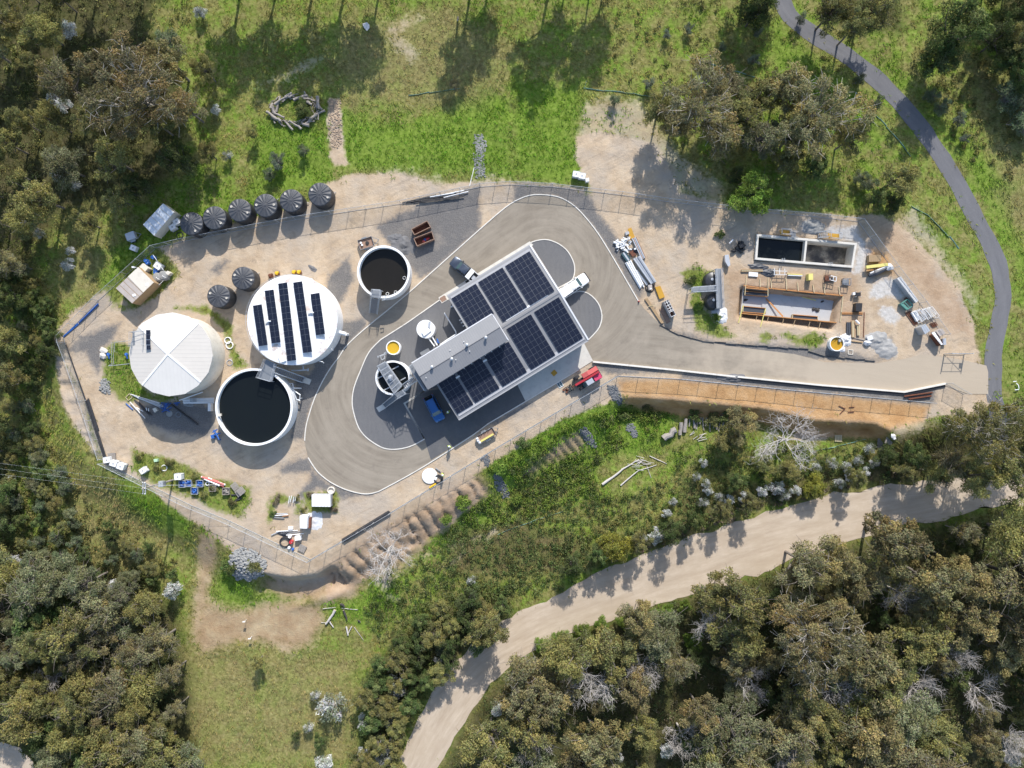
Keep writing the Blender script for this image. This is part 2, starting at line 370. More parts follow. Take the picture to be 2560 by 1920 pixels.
def gz_arr(X, Y):
    dh = sdf(HIGH, X, Y); do = np.maximum(-dh, 0)
    st = np.maximum(ss(-1.5, 1.5, sdf(STEEP1, X, Y)), ss(-1.5, 1.5, sdf(STEEP2, X, Y)))
    w = 7.5*(1-st)+1.9*st
    Z = ZL*ss(0, 1, do/w)
    und = fbm(X*.11+3, Y*.11, 3)*.32+fbm(X*.42, Y*.42+9, 3)*.16
    yard = sdf(YARD, X, Y)
    far = np.minimum(ss(.5, 5, -yard), np.minimum(ss(.4, 4, -sdf(DROAD, X, Y)), np.minimum(ss(.3, 4, -sdf(PATHP, X, Y)), ss(.4, 4, -sdf(DROAD2, X, Y)))))
    Z = Z+und*far
    u = X*.82+Y*.57; rl = ss(0, 1.2, sdf(RILL, X, Y))
    gq = u/1.9+fbm(X*.16, Y*.16, 2)*1.25+.3*fbm(X*.6, Y*.6, 2); gi = np.floor(gq); gf = gq-gi; dep = .10+.85*vnoise(gi*3.7+.5, gi*0+2.5); Z = Z-rl*dep*np.clip(1-np.abs(gf-.5)*5.0, 0, 1)-rl*.34*fbm(X*.85, Y*.85)
    r2 = ss(0, 1.0, sdf(RILL2, X, Y)); gq = u/1.3+fbm(X*.22, Y*.22, 2)*.4; Z = Z-r2*.5*np.clip(1-np.abs(gq-np.floor(gq)-.5)*3.2, 0, 1)
    r3 = ss(0, .8, sdf(RILL3, X, Y)); v3 = np.abs(fbm(Y*.5, X*.05, 2)); Z = Z-r3*.5*np.clip(1-v3*4, 0, 1)
    pt = sdf(PIT, X, Y); Z = np.where(pt > 0, -1.7*ss(0, .9, pt)+.06*fbm(X, Y), Z)
    tp = sdf(TANKP, X, Y); Z = np.where(tp > .04, -2.7*ss(.04, .34, tp), Z)
    Z = Z+.022*fbm(X*.7, Y*.7, 2)*ss(0, 3, yard)*(pt < -.5)*(tp < -.5)
    return Z
YARD = Wp([(150,850),(200,780),(268,700),(330,650),(420,590),(560,548),(700,515),(830,470),(960,452),(1130,440),(1260,440),(1480,468),(1700,505),(1900,530),(2150,545),(2190,545),(2290,600),(2370,690),(2420,790),(2440,880),(2450,980),(2330,1015),(2100,985),(1700,950),(1545,955),(1400,1040),(1180,1172),(1000,1268),(880,1340),(776,1405),(690,1368),(560,1310),(380,1222),(265,1165),(215,1010),(165,880)])
YARD = [(x, y) for x, y in YARD]
def gz(x, y): return float(gz_arr(np.array([x]), np.array([y]))[0])
def gW(p, lift=0.0):
    z = 0.0
    for _ in range(4): v = W(p, z); z = gz(v.x, v.y)
    v = W(p, z); v.z = z+lift; return v
# grid: fine inside the view, growing outside it
def axis(a, step, far):
    core = list(np.arange(-a, a+1e-6, step)); o = []; x = a; s = step
    while x < far: s *= 1.35; x += s; o.append(x)
    return np.array([-q for q in o[::-1]]+core+o)
ax = axis(93, .36, 1500); ay = axis(71, .36, 1500)
GX, GY = np.meshgrid(ax, ay); nx, ny = len(ax), len(ay)
GZ = gz_arr(GX, GY); GZ = np.where(np.hypot(GX, GY) > 160, GZ*0-2.5*(GY < 0), GZ)
_i0 = int(np.argmin(abs(ax+93))); _j0 = int(np.argmin(abs(ay+71))); _nx = int(round(186/.36)); _ny = int(round(142/.36))
def gz(x, y):
    fx = (x+93)/.36; fy = (y+71)/.36
    if fx < 0 or fy < 0 or fx >= _nx-1 or fy >= _ny-1: return float(gz_arr(np.array([x]), np.array([y]))[0])
    i = int(fx); j = int(fy); fx -= i; fy -= j; i += _i0; j += _j0
    return float((GZ[j, i]*(1-fx)+GZ[j, i+1]*fx)*(1-fy)+(GZ[j+1, i]*(1-fx)+GZ[j+1, i+1]*fx)*fy)
def gzv(X, Y):
    fx = np.clip((X+93)/.36, 0, _nx-1.01); fy = np.clip((Y+71)/.36, 0, _ny-1.01); i = fx.astype(int); j = fy.astype(int); fx = fx-i; fy = fy-j; i = i+_i0; j = j+_j0
    return (GZ[j, i]*(1-fx)+GZ[j, i+1]*fx)*(1-fy)+(GZ[j+1, i]*(1-fx)+GZ[j+1, i+1]*fx)*fy
def fv(F_, X, Y):
    fx = np.clip((X+93)/.36, 0, _nx-1.01).astype(int)+_i0; fy = np.clip((Y+71)/.36, 0, _ny-1.01).astype(int)+_j0; return F_[fy, fx]
def grid_mesh(name, X, Y, Z):
    ny, nx = X.shape; me = bpy.data.meshes.new(name); n = nx*ny
    co = np.stack([X.ravel(), Y.ravel(), Z.ravel()], 1).astype(np.float32)
    i = (np.arange(ny-1)[:, None]*nx+np.arange(nx-1)[None, :]).ravel(); q = np.stack([i, i+1, i+nx+1, i+nx], 1).astype(np.int32)
    me.vertices.add(n); me.vertices.foreach_set('co', co.ravel()); me.loops.add(q.size); me.loops.foreach_set('vertex_index', q.ravel())
    me.polygons.add(len(q)); me.polygons.foreach_set('loop_start', np.arange(0, q.size, 4, dtype=np.int32)); me.update(calc_edges=True); me.shade_smooth(); return me
gm = grid_mesh('ground', GX, GY, GZ); ground = bpy.data.objects.new('ground', gm); C.objects.link(ground); ground['kind'] = 'structure'
# ---- what covers the ground where (distance fields in metres, the material frays their edges)
def fld(polys, z=0):
    d = np.full(GX.shape, -30.0)
    for p in polys: d = np.maximum(d, sdf(Wp(p, z), GX, GY))
    return d
sandP = [[(128,845),(170,790),(240,735),(290,715),(330,775),(390,745),(445,690),(415,640),(392,620),(455,598),(560,562),(700,530),(780,500),(812,462),(886,431),(1016,436),(1100,462),(1180,455),(1262,452),(1400,462),(1475,470),(1440,400),(1438,340),(1500,330),(1580,345),(1640,360),(1680,430),(1700,480),(1850,520),(2000,530),(2150,540),(2180,535),(2250,560),(2330,640),(2400,720),(2430,800),(2445,870),(2470,960),(2480,1010),(2440,1040),(2340,1040),(2225,1078),(2190,1062),(2040,1052),(1910,1024),(1700,1004),(1545,996),(1400,1050),(1180,1190),(1090,1262),(940,1350),(840,1425),(800,1480),(760,1500),(690,1480),(655,1430),(590,1390),(510,1325),(420,1262),(370,1215),(262,1165),(225,1060),(180,940)],
 T(8,(740,1230),(1160,930),(1420,770),(1760,560),(2000,440),(2150,560),(1850,850),(1760,900),(1250,1240),(980,1430),(760,1530),(700,1400)),
 T('k',(1100,660),(1250,640),(1550,660),(1400,740),(1200,780),(1000,770)),
 T(2,(130,120),(260,300),(380,560),(420,800),(500,1000),(530,1080),(440,1010),(300,800),(180,600),(140,300)),
 T('b',(625,850),(720,850),(740,1050),(760,1350),(810,1420),(680,1430),(640,1350),(620,1100))]
thinP = [[(1440,345),(1459,258),(1511,238),(1600,250),(1640,300),(1700,380),(1760,420),(1820,470),(1800,510),(1690,480),(1480,468)],
 T('b',(1000,1480),(1300,1480),(1700,1570),(2100,1520),(2200,1560),(1600,1640),(700,1659),(600,1600)),

 T('k',(1780,660),(2212,500),(2212,640),(1900,760)), T(7,(1250,230),(1700,150),(2212,900),(2212,1100),(2000,800),(1700,420)),
 T('f',(980,60),(1100,0),(1180,60),(1100,180),(1250,250),(1200,280),(1050,180)),
 T('b',(0,740),(200,650),(420,520),(600,480),(450,600),(200,700)), T('b',(1100,230),(1400,100),(1450,120),(1250,300),(1400,480),(1350,560),(1200,420)),
 T(8,(1570,1150),(2212,930),(2212,990),(1800,1090),(1600,1190)), T(8,(1690,1290),(1950,1130),(1960,1150),(1740,1280))]
gravP = [T(3,(1300,430),(1500,330),(1800,230),(2212,80),(2212,470),(1820,815),(1700,880),(1560,760),(1420,600)), T(6,(-330,60),(0,80),(310,130),(400,330),(560,520),(650,680),(800,1010),(745,1085),(600,830),(400,500),(200,265),(0,170),(-330,230)),
 T(4,(1220,-20),(1370,0),(1210,190),(1060,470),(985,720),(975,835),(850,820),(900,500),(880,300),(1000,250)), T(3,(1010,1260),(1200,1230),(1240,1290),(1040,1490),(930,1659),(760,1659),(950,1480)),
 T(6,(330,1605),(1200,1655),(2212,1740),(2212,1780),(1100,1690),(500,1720)), T('k',(0,165),(580,210),(1200,290),(1930,352),(2212,295),(2212,450),(1800,415),(1000,340),(0,235)),
 T(2,(860,610),(1150,560),(1480,600),(1500,800),(1420,870),(1150,830),(900,760)), T(4,(750,1075),(900,1000),(1000,990),(1080,1120),(1200,1210),(1500,1300),(1560,1300),(1300,1330),(1100,1250),(1000,1290),(950,1350),(920,1300),(1000,1200),(1020,1110),(780,1115)),
 T(6,(930,1280),(1100,1350),(1500,1440),(2212,1470),(2212,1560),(1500,1480),(1050,1400)), T(7,(0,1310),(900,1340),(1350,1440),(1480,1250),(1500,1420),(1350,1470),(900,1450),(0,1390)),
 T(1,(200,1659),(420,1500),(560,1450),(700,1400),(620,1560),(480,1659)), T(2,(330,0),(520,0),(540,200),(500,320),(420,200)), T(5,(0,1640),(300,1659),(1200,1659),(1500,1490),(1440,1475),(1110,1650)),
 T(1,(1480,950),(1600,860),(1640,870),(1540,990)), T(3,(900,850),(1080,700),(1120,900),(980,1150),(860,1100))]
lightP = [T(7,(760,240),(880,330),(1000,300),(1160,290),(1240,420),(1300,520),(1220,700),(1160,700),(1180,440),(900,350),(720,320)), N7 and [N7(*q) for q in [(240,580),(330,420),(480,340),(640,390),(760,640),(700,700),(560,640),(340,690),(230,650)]], [N7(*q) for q in [(350,780),(580,800),(700,1000),(600,1080),(480,1030),(360,950)]], [N7(*q) for q in [(220,1240),(420,1260),(600,1400),(640,1560),(420,1600),(230,1440)]]]
orangeP = [T('j',(1480,30),(2212,100),(2212,150),(1540,100))+T('k',(750,330)), T('k',(-540,250),(0,238),(850,320),(1900,440),(2160,470),(2100,590),(1780,670),(1700,620),(1180,590),(750,490),(0,415),(-500,370)),
  T(7,(1240,460),(1450,540),(1520,720),(1260,720))]
_g = lambda P_: [(x*1.15732, y*1.15732) for x, y in P_]
pinkP = [_g([(412,1335),(440,1306),(520,1318),(590,1300),(640,1296),(690,1305),(702,1345),(668,1395),(622,1408),(560,1386),(500,1392),(440,1412),(416,1385)]), _g([(436,1150),(470,1145),(480,1190),(458,1240),(450,1295),(480,1312),(415,1335),(424,1260),(430,1200)]), _g([(560,1240),(600,1248),(640,1262),(700,1255),(740,1238),(795,1262),(760,1292),(690,1304),(610,1292),(565,1272)])]
bankP = [T('k',(-500,350),(0,400),(750,480),(1180,580),(1700,610),(1790,660),(1780,760),(1150,730),(700,610),(0,560),(-480,460))]
lushP = [T('b',(760,1000),(1300,1100),(1600,1000),(1900,850),(2212,860),(2212,1560),(1950,1540),(1300,1480),(850,1500),(640,1400),(740,1000)), T('c',(0,700),(600,780),(560,1180),(700,1380),(770,1620),(420,1600),(0,1540)), T('b',(0,1050),(560,1100),(620,850),(660,1600),(440,1659),(0,1659)), T(1,(560,1100),(700,760),(960,600),(1250,420),(1700,330),(2120,260),(2080,470),(1200,680),(960,760),(700,1000),(640,1240)),
 T('d',(950,580),(1100,640),(1300,900),(1500,1200),(1800,1659),(2100,1659),(1700,1200),(1600,1150),(1300,860)), T('m',(1500,0),(1700,0),(2212,900),(2212,1659),(2060,1659),(1990,1000),(1560,120)), T('l',(1930,0),(2212,0),(2212,560),(2100,570),(1950,350)),
 T(7,(1600,150),(1750,250),(2000,600),(2212,1000),(2140,1100),(2050,900),(1850,500),(1640,300)), T('d',(0,200),(400,600),(700,800),(1000,1200),(900,1300),(400,900),(0,700)),
 T(8,(950,1450),(1150,1300),(1500,1100),(1750,900),(1900,700),(2150,570),(2212,500),(2212,950),(1600,1140),(1200,1350),(1050,1400)), T('j',(330,560),(700,420),(1300,130),(2050,230),(1850,560),(1000,750),(500,950),(340,800)), T('f',(540,230),(900,180),(1000,60),(1300,20),(1200,300),(900,420),(600,360)),
 T('e',(1750,130),(1900,0),(2212,60),(2212,330),(1980,260)), T('f',(0,0),(60,0),(220,200),(230,320),(0,330)), T('i',(1500,560),(1760,700),(2212,900),(2212,1240),(1800,1150),(1400,900),(1250,680)),
 T(2,(560,150),(640,60),(800,80),(800,300),(900,430),(820,480),(700,480),(620,440),(550,300)), T(6,(1180,900),(1260,780),(1350,840),(1340,1000),(1300,1150),(1440,1280),(1560,1400),(1480,1420),(1280,1320),(1180,1130)), T('f',(850,1100),(950,1000),(1000,1600),(860,1659))]
weedP = [T(2,(800,975),(900,1010),(1050,1050),(1340,1150),(1420,1230),(1640,1250),(1830,1310),(1820,1430),(1740,1580),(1560,1520),(1300,1400),(1000,1290),(800,1160)), T(8,(260,650),(330,590),(430,640),(400,680),(310,690),(280,800),(250,900),(230,820)), T(8,(480,700),(540,660),(520,800),(480,800)), T(8,(560,600),(840,590),(840,760),(720,760),(560,790)),
 T(6,(1110,840),(1230,770),(1400,860),(1380,960),(1290,1010),(1300,1150),(1440,1280),(1580,1380),(1450,1420),(1250,1320),(1190,1120),(1200,950)), T(7,(355,1240),(410,1215),(480,1240),(450,1285),(370,1285)), T(7,(510,1230),(600,1210),(680,1260),(780,1215),(900,1250),(910,1300),(800,1345),(600,1300)), T(2,(560,120),(640,60),(790,90),(790,240),(900,430),(980,500),(1180,520),(1200,560),(800,560),(690,560),(560,420),(545,240)), T(1,(1440,1270),(1640,1400),(1690,1659),(1640,1659),(1600,1480),(1450,1330),(1160,1290),(1200,1270)), T(2,(1640,60),(1700,160),(1800,250),(1790,280),(1650,280)),
 T(1,(1000,760),(1100,850),(1200,950),(1180,1000),(1080,1000),(640,1260),(720,1290),(800,1270),(640,1240),(560,1090)), T(6,(280,110),(360,130),(340,150),(290,140)), T('l',(1930,0),(2212,0),(2212,560),(2080,560),(1940,340))]
darkP = [T('j',(0,1250),(600,1180),(1200,1400),(1650,1250),(2212,1050),(2212,1300),(1700,1420),(900,1659),(0,1659)), T('k',(0,1100),(700,1150),(1700,850),(2212,800),(2212,1050),(1500,1150),(700,1350),(0,1560)), T('f',(1240,1000),(1500,800),(1800,560),(1900,600),(1600,760),(1400,1000),(1200,1250),(1150,1200))]
dryP = [T('e',(1550,650),(2212,650),(2212,1659),(1580,1659)), T('f',(0,700),(850,700),(850,1659),(0,1659)), T('i',(780,480),(1300,480),(1500,900),(1900,1250),(1800,1659),(800,1659),(700,1000)), T(1,(250,500),(500,450),(560,900),(450,1150),(200,1250)), T('d',(1650,500),(2212,800),(2212,1659),(2000,1659)), T('m',(1700,0),(2212,0),(2212,800)), T('b',(700,300),(1700,100),(2212,500),(1900,900),(800,900))]
_f = lambda P_: [(x*1.15732, y*1.15732) for x, y in P_]
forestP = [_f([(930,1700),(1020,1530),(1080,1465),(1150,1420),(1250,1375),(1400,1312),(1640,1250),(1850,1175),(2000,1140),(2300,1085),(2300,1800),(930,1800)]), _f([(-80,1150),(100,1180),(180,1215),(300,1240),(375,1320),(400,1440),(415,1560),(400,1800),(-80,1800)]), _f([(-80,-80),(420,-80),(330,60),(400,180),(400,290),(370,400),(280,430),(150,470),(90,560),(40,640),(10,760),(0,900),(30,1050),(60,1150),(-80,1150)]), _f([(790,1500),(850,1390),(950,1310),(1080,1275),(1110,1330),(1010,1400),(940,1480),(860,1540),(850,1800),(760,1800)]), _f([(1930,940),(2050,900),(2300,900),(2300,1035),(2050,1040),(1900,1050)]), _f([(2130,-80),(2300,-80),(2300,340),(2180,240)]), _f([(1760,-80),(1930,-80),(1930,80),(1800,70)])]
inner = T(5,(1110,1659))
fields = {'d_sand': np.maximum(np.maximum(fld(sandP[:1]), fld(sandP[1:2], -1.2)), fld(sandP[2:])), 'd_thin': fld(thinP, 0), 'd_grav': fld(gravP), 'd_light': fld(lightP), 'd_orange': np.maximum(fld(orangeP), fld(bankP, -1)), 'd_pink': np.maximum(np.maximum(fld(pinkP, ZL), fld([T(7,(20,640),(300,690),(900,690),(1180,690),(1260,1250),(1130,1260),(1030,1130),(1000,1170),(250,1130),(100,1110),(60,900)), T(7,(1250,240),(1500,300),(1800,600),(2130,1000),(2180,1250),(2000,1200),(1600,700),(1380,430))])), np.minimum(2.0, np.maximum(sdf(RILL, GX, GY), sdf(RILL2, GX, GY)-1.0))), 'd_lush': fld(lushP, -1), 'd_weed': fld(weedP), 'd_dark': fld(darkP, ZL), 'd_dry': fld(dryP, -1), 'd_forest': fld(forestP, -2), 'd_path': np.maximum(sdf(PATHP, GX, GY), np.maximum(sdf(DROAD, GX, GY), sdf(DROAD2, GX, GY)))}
for k_, d in fields.items():
    a = gm.attributes.new(k_, 'FLOAT', 'POINT'); a.data.foreach_set('value', np.clip(d, -8, 8).astype(np.float32).ravel())
# ---- ground material
m, n, b = newmat('ground'); pos = node(n, 'ShaderNodeNewGeometry').outputs['Position']
def att(k_): return node(n, 'ShaderNodeAttribute', attribute_name=k_).outputs['Fac']
nz1 = noise(n, .35, 6, .65, pos); nz2 = noise(n, 1.6, 5, .7, pos); nz3 = noise(n, 6, 4, .7, pos); nzL = noise(n, .06, 4, .6, pos)
fray = mth(n, 'ADD', mth(n, 'MULTIPLY', mth(n, 'SUBTRACT', nz1, .5), 3.2), mth(n, 'MULTIPLY', mth(n, 'SUBTRACT', nz2, .5), 2.2))
def mask(k_, soft=.4, amp=1.0, bias=0.0):
    x = mth(n, 'ADD', att(k_), mth(n, 'MULTIPLY', fray, amp)); q = node(n, 'ShaderNodeMapRange', interpolation_type='SMOOTHSTEP'); n.links.new(x, q.inputs[0]); q.inputs[1].default_value = bias-soft; q.inputs[2].default_value = bias+soft; return q.outputs[0]
def rmp(f, *st):
    r = ramp(n, list(st)); n.links.new(f, r.inputs[0]); return r.outputs[0]
olive = rmp(nz2, (.3, (.090, .088, .027)), (.5, (.195, .185, .060)), (.7, (.30, .275, .112)))
green = rmp(nz2, (.3, (.070, .115, .014)), (.5, (.145, .225, .028)), (.72, (.23, .31, .058)))
grass = mixc(n, rmp(nz1, (.42, (0, 0, 0)), (.62, (1, 1, 1))), olive, green)
grass = mixc(n, mth(n, 'MULTIPLY', mask('d_lush', 1.5, .8), .85), grass, green)
dryc = rmp(nz2, (.3, (.13, .108, .045)), (.5, (.225, .190, .080)), (.72, (.33, .275, .135)))
grass = mixc(n, mth(n, 'MULTIPLY', mask('d_dry', 2.5, 1.2), .6), grass, dryc)
grass = mixc(n, mth(n, 'MULTIPLY', mask('d_dark', 1.2, 1.0), .6), grass, (.10, .070, .045))
shaded_litter = rmp(nz2, (.3, (.030, .026, .014)), (.5, (.058, .050, .026)), (.72, (.10, .085, .045)))  # dark leaf litter, with the forest's deep shade put into its colour
grass = mixc(n, mth(n, 'MULTIPLY', mask('d_forest', 2.0, 1.6), .85), grass, shaded_litter)
sand = rmp(nz1, (.3, (.385, .288, .192)), (.5, (.475, .368, .257)), (.7, (.55, .445, .325)))
sand = mixc(n, rmp(noise(n, .12, 5, .6, pos), (.45, (0, 0, 0)), (.62, (.8, .8, .8))), sand, (.40, .345, .285))
sand = mixc(n, rmp(noise(n, .5, 6, .75, pos), (.55, (0, 0, 0)), (.68, (.7, .7, .7))), sand, (.275, .225, .17))
mpt = node(n, 'ShaderNodeMapping'); n.links.new(pos, mpt.inputs[0]); mpt.vector_type = 'TEXTURE'; mpt.inputs['Rotation'].default_value = (0, 0, .45); mpt.inputs['Scale'].default_value = (9, 1, 1)
ruts = rmp(noise(n, 1.3, 5, .7, mpt.outputs[0]), (.52, (0, 0, 0)), (.66, (.55, .55, .55)))
sand = mixc(n, mth(n, 'MULTIPLY', ruts, rmp(noise(n, .09, 3, .5, pos), (.42, (0, 0, 0)), (.58, (1, 1, 1)))), sand, (.29, .232, .172))
grav = rmp(nz3, (.3, (.080, .082, .085)), (.5, (.130, .130, .132)), (.7, (.19, .188, .185)))
grav = mixc(n, rmp(nz1, (.52, (0, 0, 0)), (.7, (.5, .5, .5))), grav, (.30, .265, .225))
orange = rmp(nz1, (.3, (.36, .185, .072)), (.5, (.49, .285, .125)), (.7, (.56, .36, .19)))
pink = rmp(nz1, (.3, (.285, .185, .110)), (.5, (.375, .262, .170)), (.7, (.45, .335, .235)))
light = rmp(nz2, (.3, (.40, .39, .37)), (.55, (.52, .51, .49)), (.7, (.62, .61, .59)))
col = grass
col = mixc(n, mth(n, 'MULTIPLY', mask('d_thin', 1.2, 1.9, .5), .72), col, sand)
col = mixc(n, mask('d_sand', .35, .55), col, sand)
col = mixc(n, mth(n, 'MULTIPLY', mask('d_pink', 1.3, 1.7), .85), col, pink)
col = mixc(n, mth(n, 'MULTIPLY', mask('d_orange', .7, .5), .92), col, orange)
col = mixc(n, mth(n, 'MULTIPLY', mask('d_grav', .6, .7), .9), col, grav)
col = mixc(n, mth(n, 'MULTIPLY', mask('d_light', .5, .7), .85), col, light)
col = mixc(n, mask('d_weed', .5, .9), col, mixc(n, .55, green, olive))
geoN = node(n, 'ShaderNodeSeparateXYZ'); n.links.new(node(n, 'ShaderNodeNewGeometry').outputs['Normal'], geoN.inputs[0])
n.links.new(col, b.inputs['Base Color']); b.inputs['Roughness'].default_value = .95; b.inputs['Specular IOR Level'].default_value = .15
bp = node(n, 'ShaderNodeBump'); bp.inputs['Strength'].default_value = .55; bp.inputs['Distance'].default_value = .22
n.links.new(mth(n, 'ADD', nz2, mth(n, 'MULTIPLY', nz3, .5)), bp.inputs['Height']); n.links.new(bp.outputs[0], b.inputs['Normal'])
gm.materials.append(m)
# ================================================================ ROADS
def track(name, c1, c2, c3, streak=1.0):
    m, n, b = newmat(name); pos = node(n, 'ShaderNodeNewGeometry').outputs['Position']; uv = node(n, 'ShaderNodeUVMap').outputs[0]
    mp = node(n, 'ShaderNodeMapping'); n.links.new(uv, mp.inputs[0]); mp.inputs['Scale'].default_value = (.16, .9, 1)
    f = noise(n, 1.0, 6, .7, mp.outputs[0]); g = noise(n, .22, 5, .65, pos); h = noise(n, 9, 3, .7, pos)
    def rm(f_, *st):
        r = ramp(n, list(st)); n.links.new(f_, r.inputs[0]); return r.outputs[0]
    c = mixc(n, rm(f, (.3, (0, 0, 0)), (.7, (1, 1, 1))), c1, c2); c = mixc(n, rm(g, (.45, (0, 0, 0)), (.68, (.7, .7, .7))), c, c3); c = mixc(n, mth(n, 'MULTIPLY', mth(n, 'SUBTRACT', h, .35), .5, clamp=True), c, [x*.55 for x in c1])
    n.links.new(c, b.inputs['Base Color']); b.inputs['Roughness'].default_value = .95; b.inputs['Specular IOR Level'].default_value = .15
    bp = node(n, 'ShaderNodeBump'); bp.inputs['Strength'].default_value = .3; bp.inputs['Distance'].default_value = .06; n.links.new(mth(n, 'ADD', f, h), bp.inputs['Height']); n.links.new(bp.outputs[0], b.inputs['Normal'])
def ring_road():
    m, n, b = newmat('road_gravel'); pos = node(n, 'ShaderNodeNewGeometry').outputs['Position']; sp = node(n, 'ShaderNodeSeparateXYZ'); n.links.new(pos, sp.inputs[0]); x, y = sp.outputs[0], sp.outputs[1]
    def polar(cx, cy):
        dx = mth(n, 'SUBTRACT', x, cx); dy = mth(n, 'SUBTRACT', y, cy); r = mth(n, 'SQRT', mth(n, 'ADD', mth(n, 'MULTIPLY', dx, dx), mth(n, 'MULTIPLY', dy, dy))); cb_ = node(n, 'ShaderNodeCombineXYZ'); n.links.new(mth(n, 'MULTIPLY', r, 1.1), cb_.inputs[0]); n.links.new(mth(n, 'MULTIPLY', mth(n, 'ARCTAN2', dy, dx), 1.3), cb_.inputs[1]); return cb_.outputs[0]
    def lin(ang_):
        mp = node(n, 'ShaderNodeMapping'); n.links.new(pos, mp.inputs[0]); mp.vector_type = 'TEXTURE'; mp.inputs['Rotation'].default_value = (0, 0, ang_); mp.inputs['Scale'].default_value = (7, 1, 1); return mp.outputs[0]
    def step(v, a_, b_):
        q = node(n, 'ShaderNodeMapRange', interpolation_type='SMOOTHSTEP'); n.links.new(v, q.inputs[0]); q.inputs[1].default_value = a_; q.inputs[2].default_value = b_; return q.outputs[0]
    cw = xy0((990, 975)); ce = xy0((1370, 665))
    fw = noise(n, 1.0, 5, .65, polar(*cw)); fe = noise(n, 1.0, 5, .65, polar(*ce)); fm = noise(n, 1.0, 5, .65, lin(.6)); fx = noise(n, 1.0, 5, .65, lin(-.10))
    def mx(t, a_, b_): return mth(n, 'ADD', mth(n, 'MULTIPLY', a_, mth(n, 'SUBTRACT', 1.0, t)), mth(n, 'MULTIPLY', b_, t))
    f = mx(step(x, -14, -8), fw, fm); f = mx(step(x, -2, 4), f, fe); f = mx(step(x, 17, 25), f, fx)
    def rm(f_, *st):
        r = ramp(n, list(st)); n.links.new(f_, r.inputs[0]); return r.outputs[0]
    g = noise(n, .16, 5, .65, pos); h = noise(n, 9, 3, .7, pos)
    c = mixc(n, rm(f, (.33, (0, 0, 0)), (.66, (1, 1, 1))), (.222, .190, .150), (.310, .270, .215)); c = mixc(n, rm(g, (.45, (0, 0, 0)), (.7, (.6, .6, .6))), c, (.355, .31, .25)); c = mixc(n, rm(noise(n, .45, 6, .75, pos), (.56, (0, 0, 0)), (.7, (.5, .5, .5))), c, (.18, .155, .125)); c = mixc(n, mth(n, 'MULTIPLY', mth(n, 'SUBTRACT', h, .35), .5, clamp=True), c, (.15, .13, .105))
    c = mixc(n, mth(n, 'MULTIPLY', step(mth(n, 'ADD', x, mth(n, 'MULTIPLY', mth(n, 'SUBTRACT', g, .5), 60.0)), 22, 56), .75), c, (.46, .385, .295))
    n.links.new(c, b.inputs['Base Color']); b.inputs['Roughness'].default_value = .95; b.inputs['Specular IOR Level'].default_value = .15
    bp = node(n, 'ShaderNodeBump'); bp.inputs['Strength'].default_value = .35; bp.inputs['Distance'].default_value = .06; n.links.new(mth(n, 'ADD', f, h), bp.inputs['Height']); n.links.new(bp.outputs[0], b.inputs['Normal'])
ring_road()
track('road_dirt', (.40, .320, .238), (.58, .490, .385), (.44, .355, .262))
track('path_asphalt', (.130, .130, .138), (.185, .183, .190), (.155, .153, .158))
def sheet(name, outer, holes, z, matn, flow=None):
    loops = [[Vector((x, y, 0)) for x, y in outer]]+[[Vector((x, y, 0)) for x, y in h] for h in holes]
    tri = tessellate_polygon(loops); vs = [v for l in loops for v in l]
    fs = []
    for t in tri:
        A, B, D = (vs[i] for i in t); fs.append(tuple(t) if (B-A).cross(D-A).z > 0 else tuple(t)[::-1])
    me = bpy.data.meshes.new(name); me.from_pydata([(v.x, v.y, z) for v in vs], [], fs)
    uvl = me.uv_layers.new(name='UVMap'); fl = flow or (lambda x, y: (x, y))
    for l in me.loops: c_ = me.vertices[l.vertex_index].co; uvl.data[l.index].uv = fl(c_.x, c_.y)
    me.materials.append(M[matn]); o = bpy.data.objects.new(name, me); C.objects.link(o); o['kind'] = 'structure'; return o
def ribsheet(name, cl, wl, z, matn, zf=None, across=6):
    P = [Vector(p) for p in cl]; vs = []; fs = []; uvs = []; s_ = 0
    for i, p in enumerate(P):
        d = (P[min(i+1, len(P)-1)]-P[max(i-1, 0)]).normalized(); n_ = Vector((-d.y, d.x)); s_ += (P[i]-P[i-1]).length if i else 0
        w = wl[i] if isinstance(wl, list) else wl
        for j in range(across+1):
            t = (j/across*2-1); wob = (fbm(np.array([s_*.35]), np.array([t*9.0]))[0]*.35) if abs(t) > .99 else 0
            q = p+n_*(w+wob)*t; vs.append((q.x, q.y, (zf(q.x, q.y) if zf else 0)+z)); uvs.append((s_, t*w))
    k = across+1
    for i in range(len(P)-1):
        for j in range(across): fs.append((i*k+j, (i+1)*k+j, (i+1)*k+j+1, i*k+j+1))
    me = bpy.data.meshes.new(name); me.from_pydata(vs, [], fs); uvl = me.uv_layers.new(name='UVMap')
    for l in me.loops: uvl.data[l.index].uv = uvs[l.vertex_index]
    me.materials.append(M[matn]); o = bpy.data.objects.new(name, me); C.objects.link(o); o['kind'] = 'structure'
    if me.polygons[0].normal.z < 0: me.flip_normals()
    return o
pc = Wp(path_c); ribsheet('asphalt_path', pc, 1.42, .03, 'path_asphalt', zf=lambda x, y: gz(x, y))
up = droad_px[0:14]; lo = droad_px[15:][::-1]
L_ = smoothline(up, 6); R_ = smoothline(lo, 6)
def resample(P, k):
    P = [Vector(p) for p in P]; d = [0]
    for a, b_ in zip(P[:-1], P[1:]): d.append(d[-1]+(b_-a).length)
    out = []; j = 0
    for i in range(k):
        t = d[-1]*i/(k-1)
        while j < len(d)-2 and d[j+1] < t: j += 1
        f = (t-d[j])/max(1e-6, d[j+1]-d[j]); out.append(P[j].lerp(P[j+1], f))
    return out
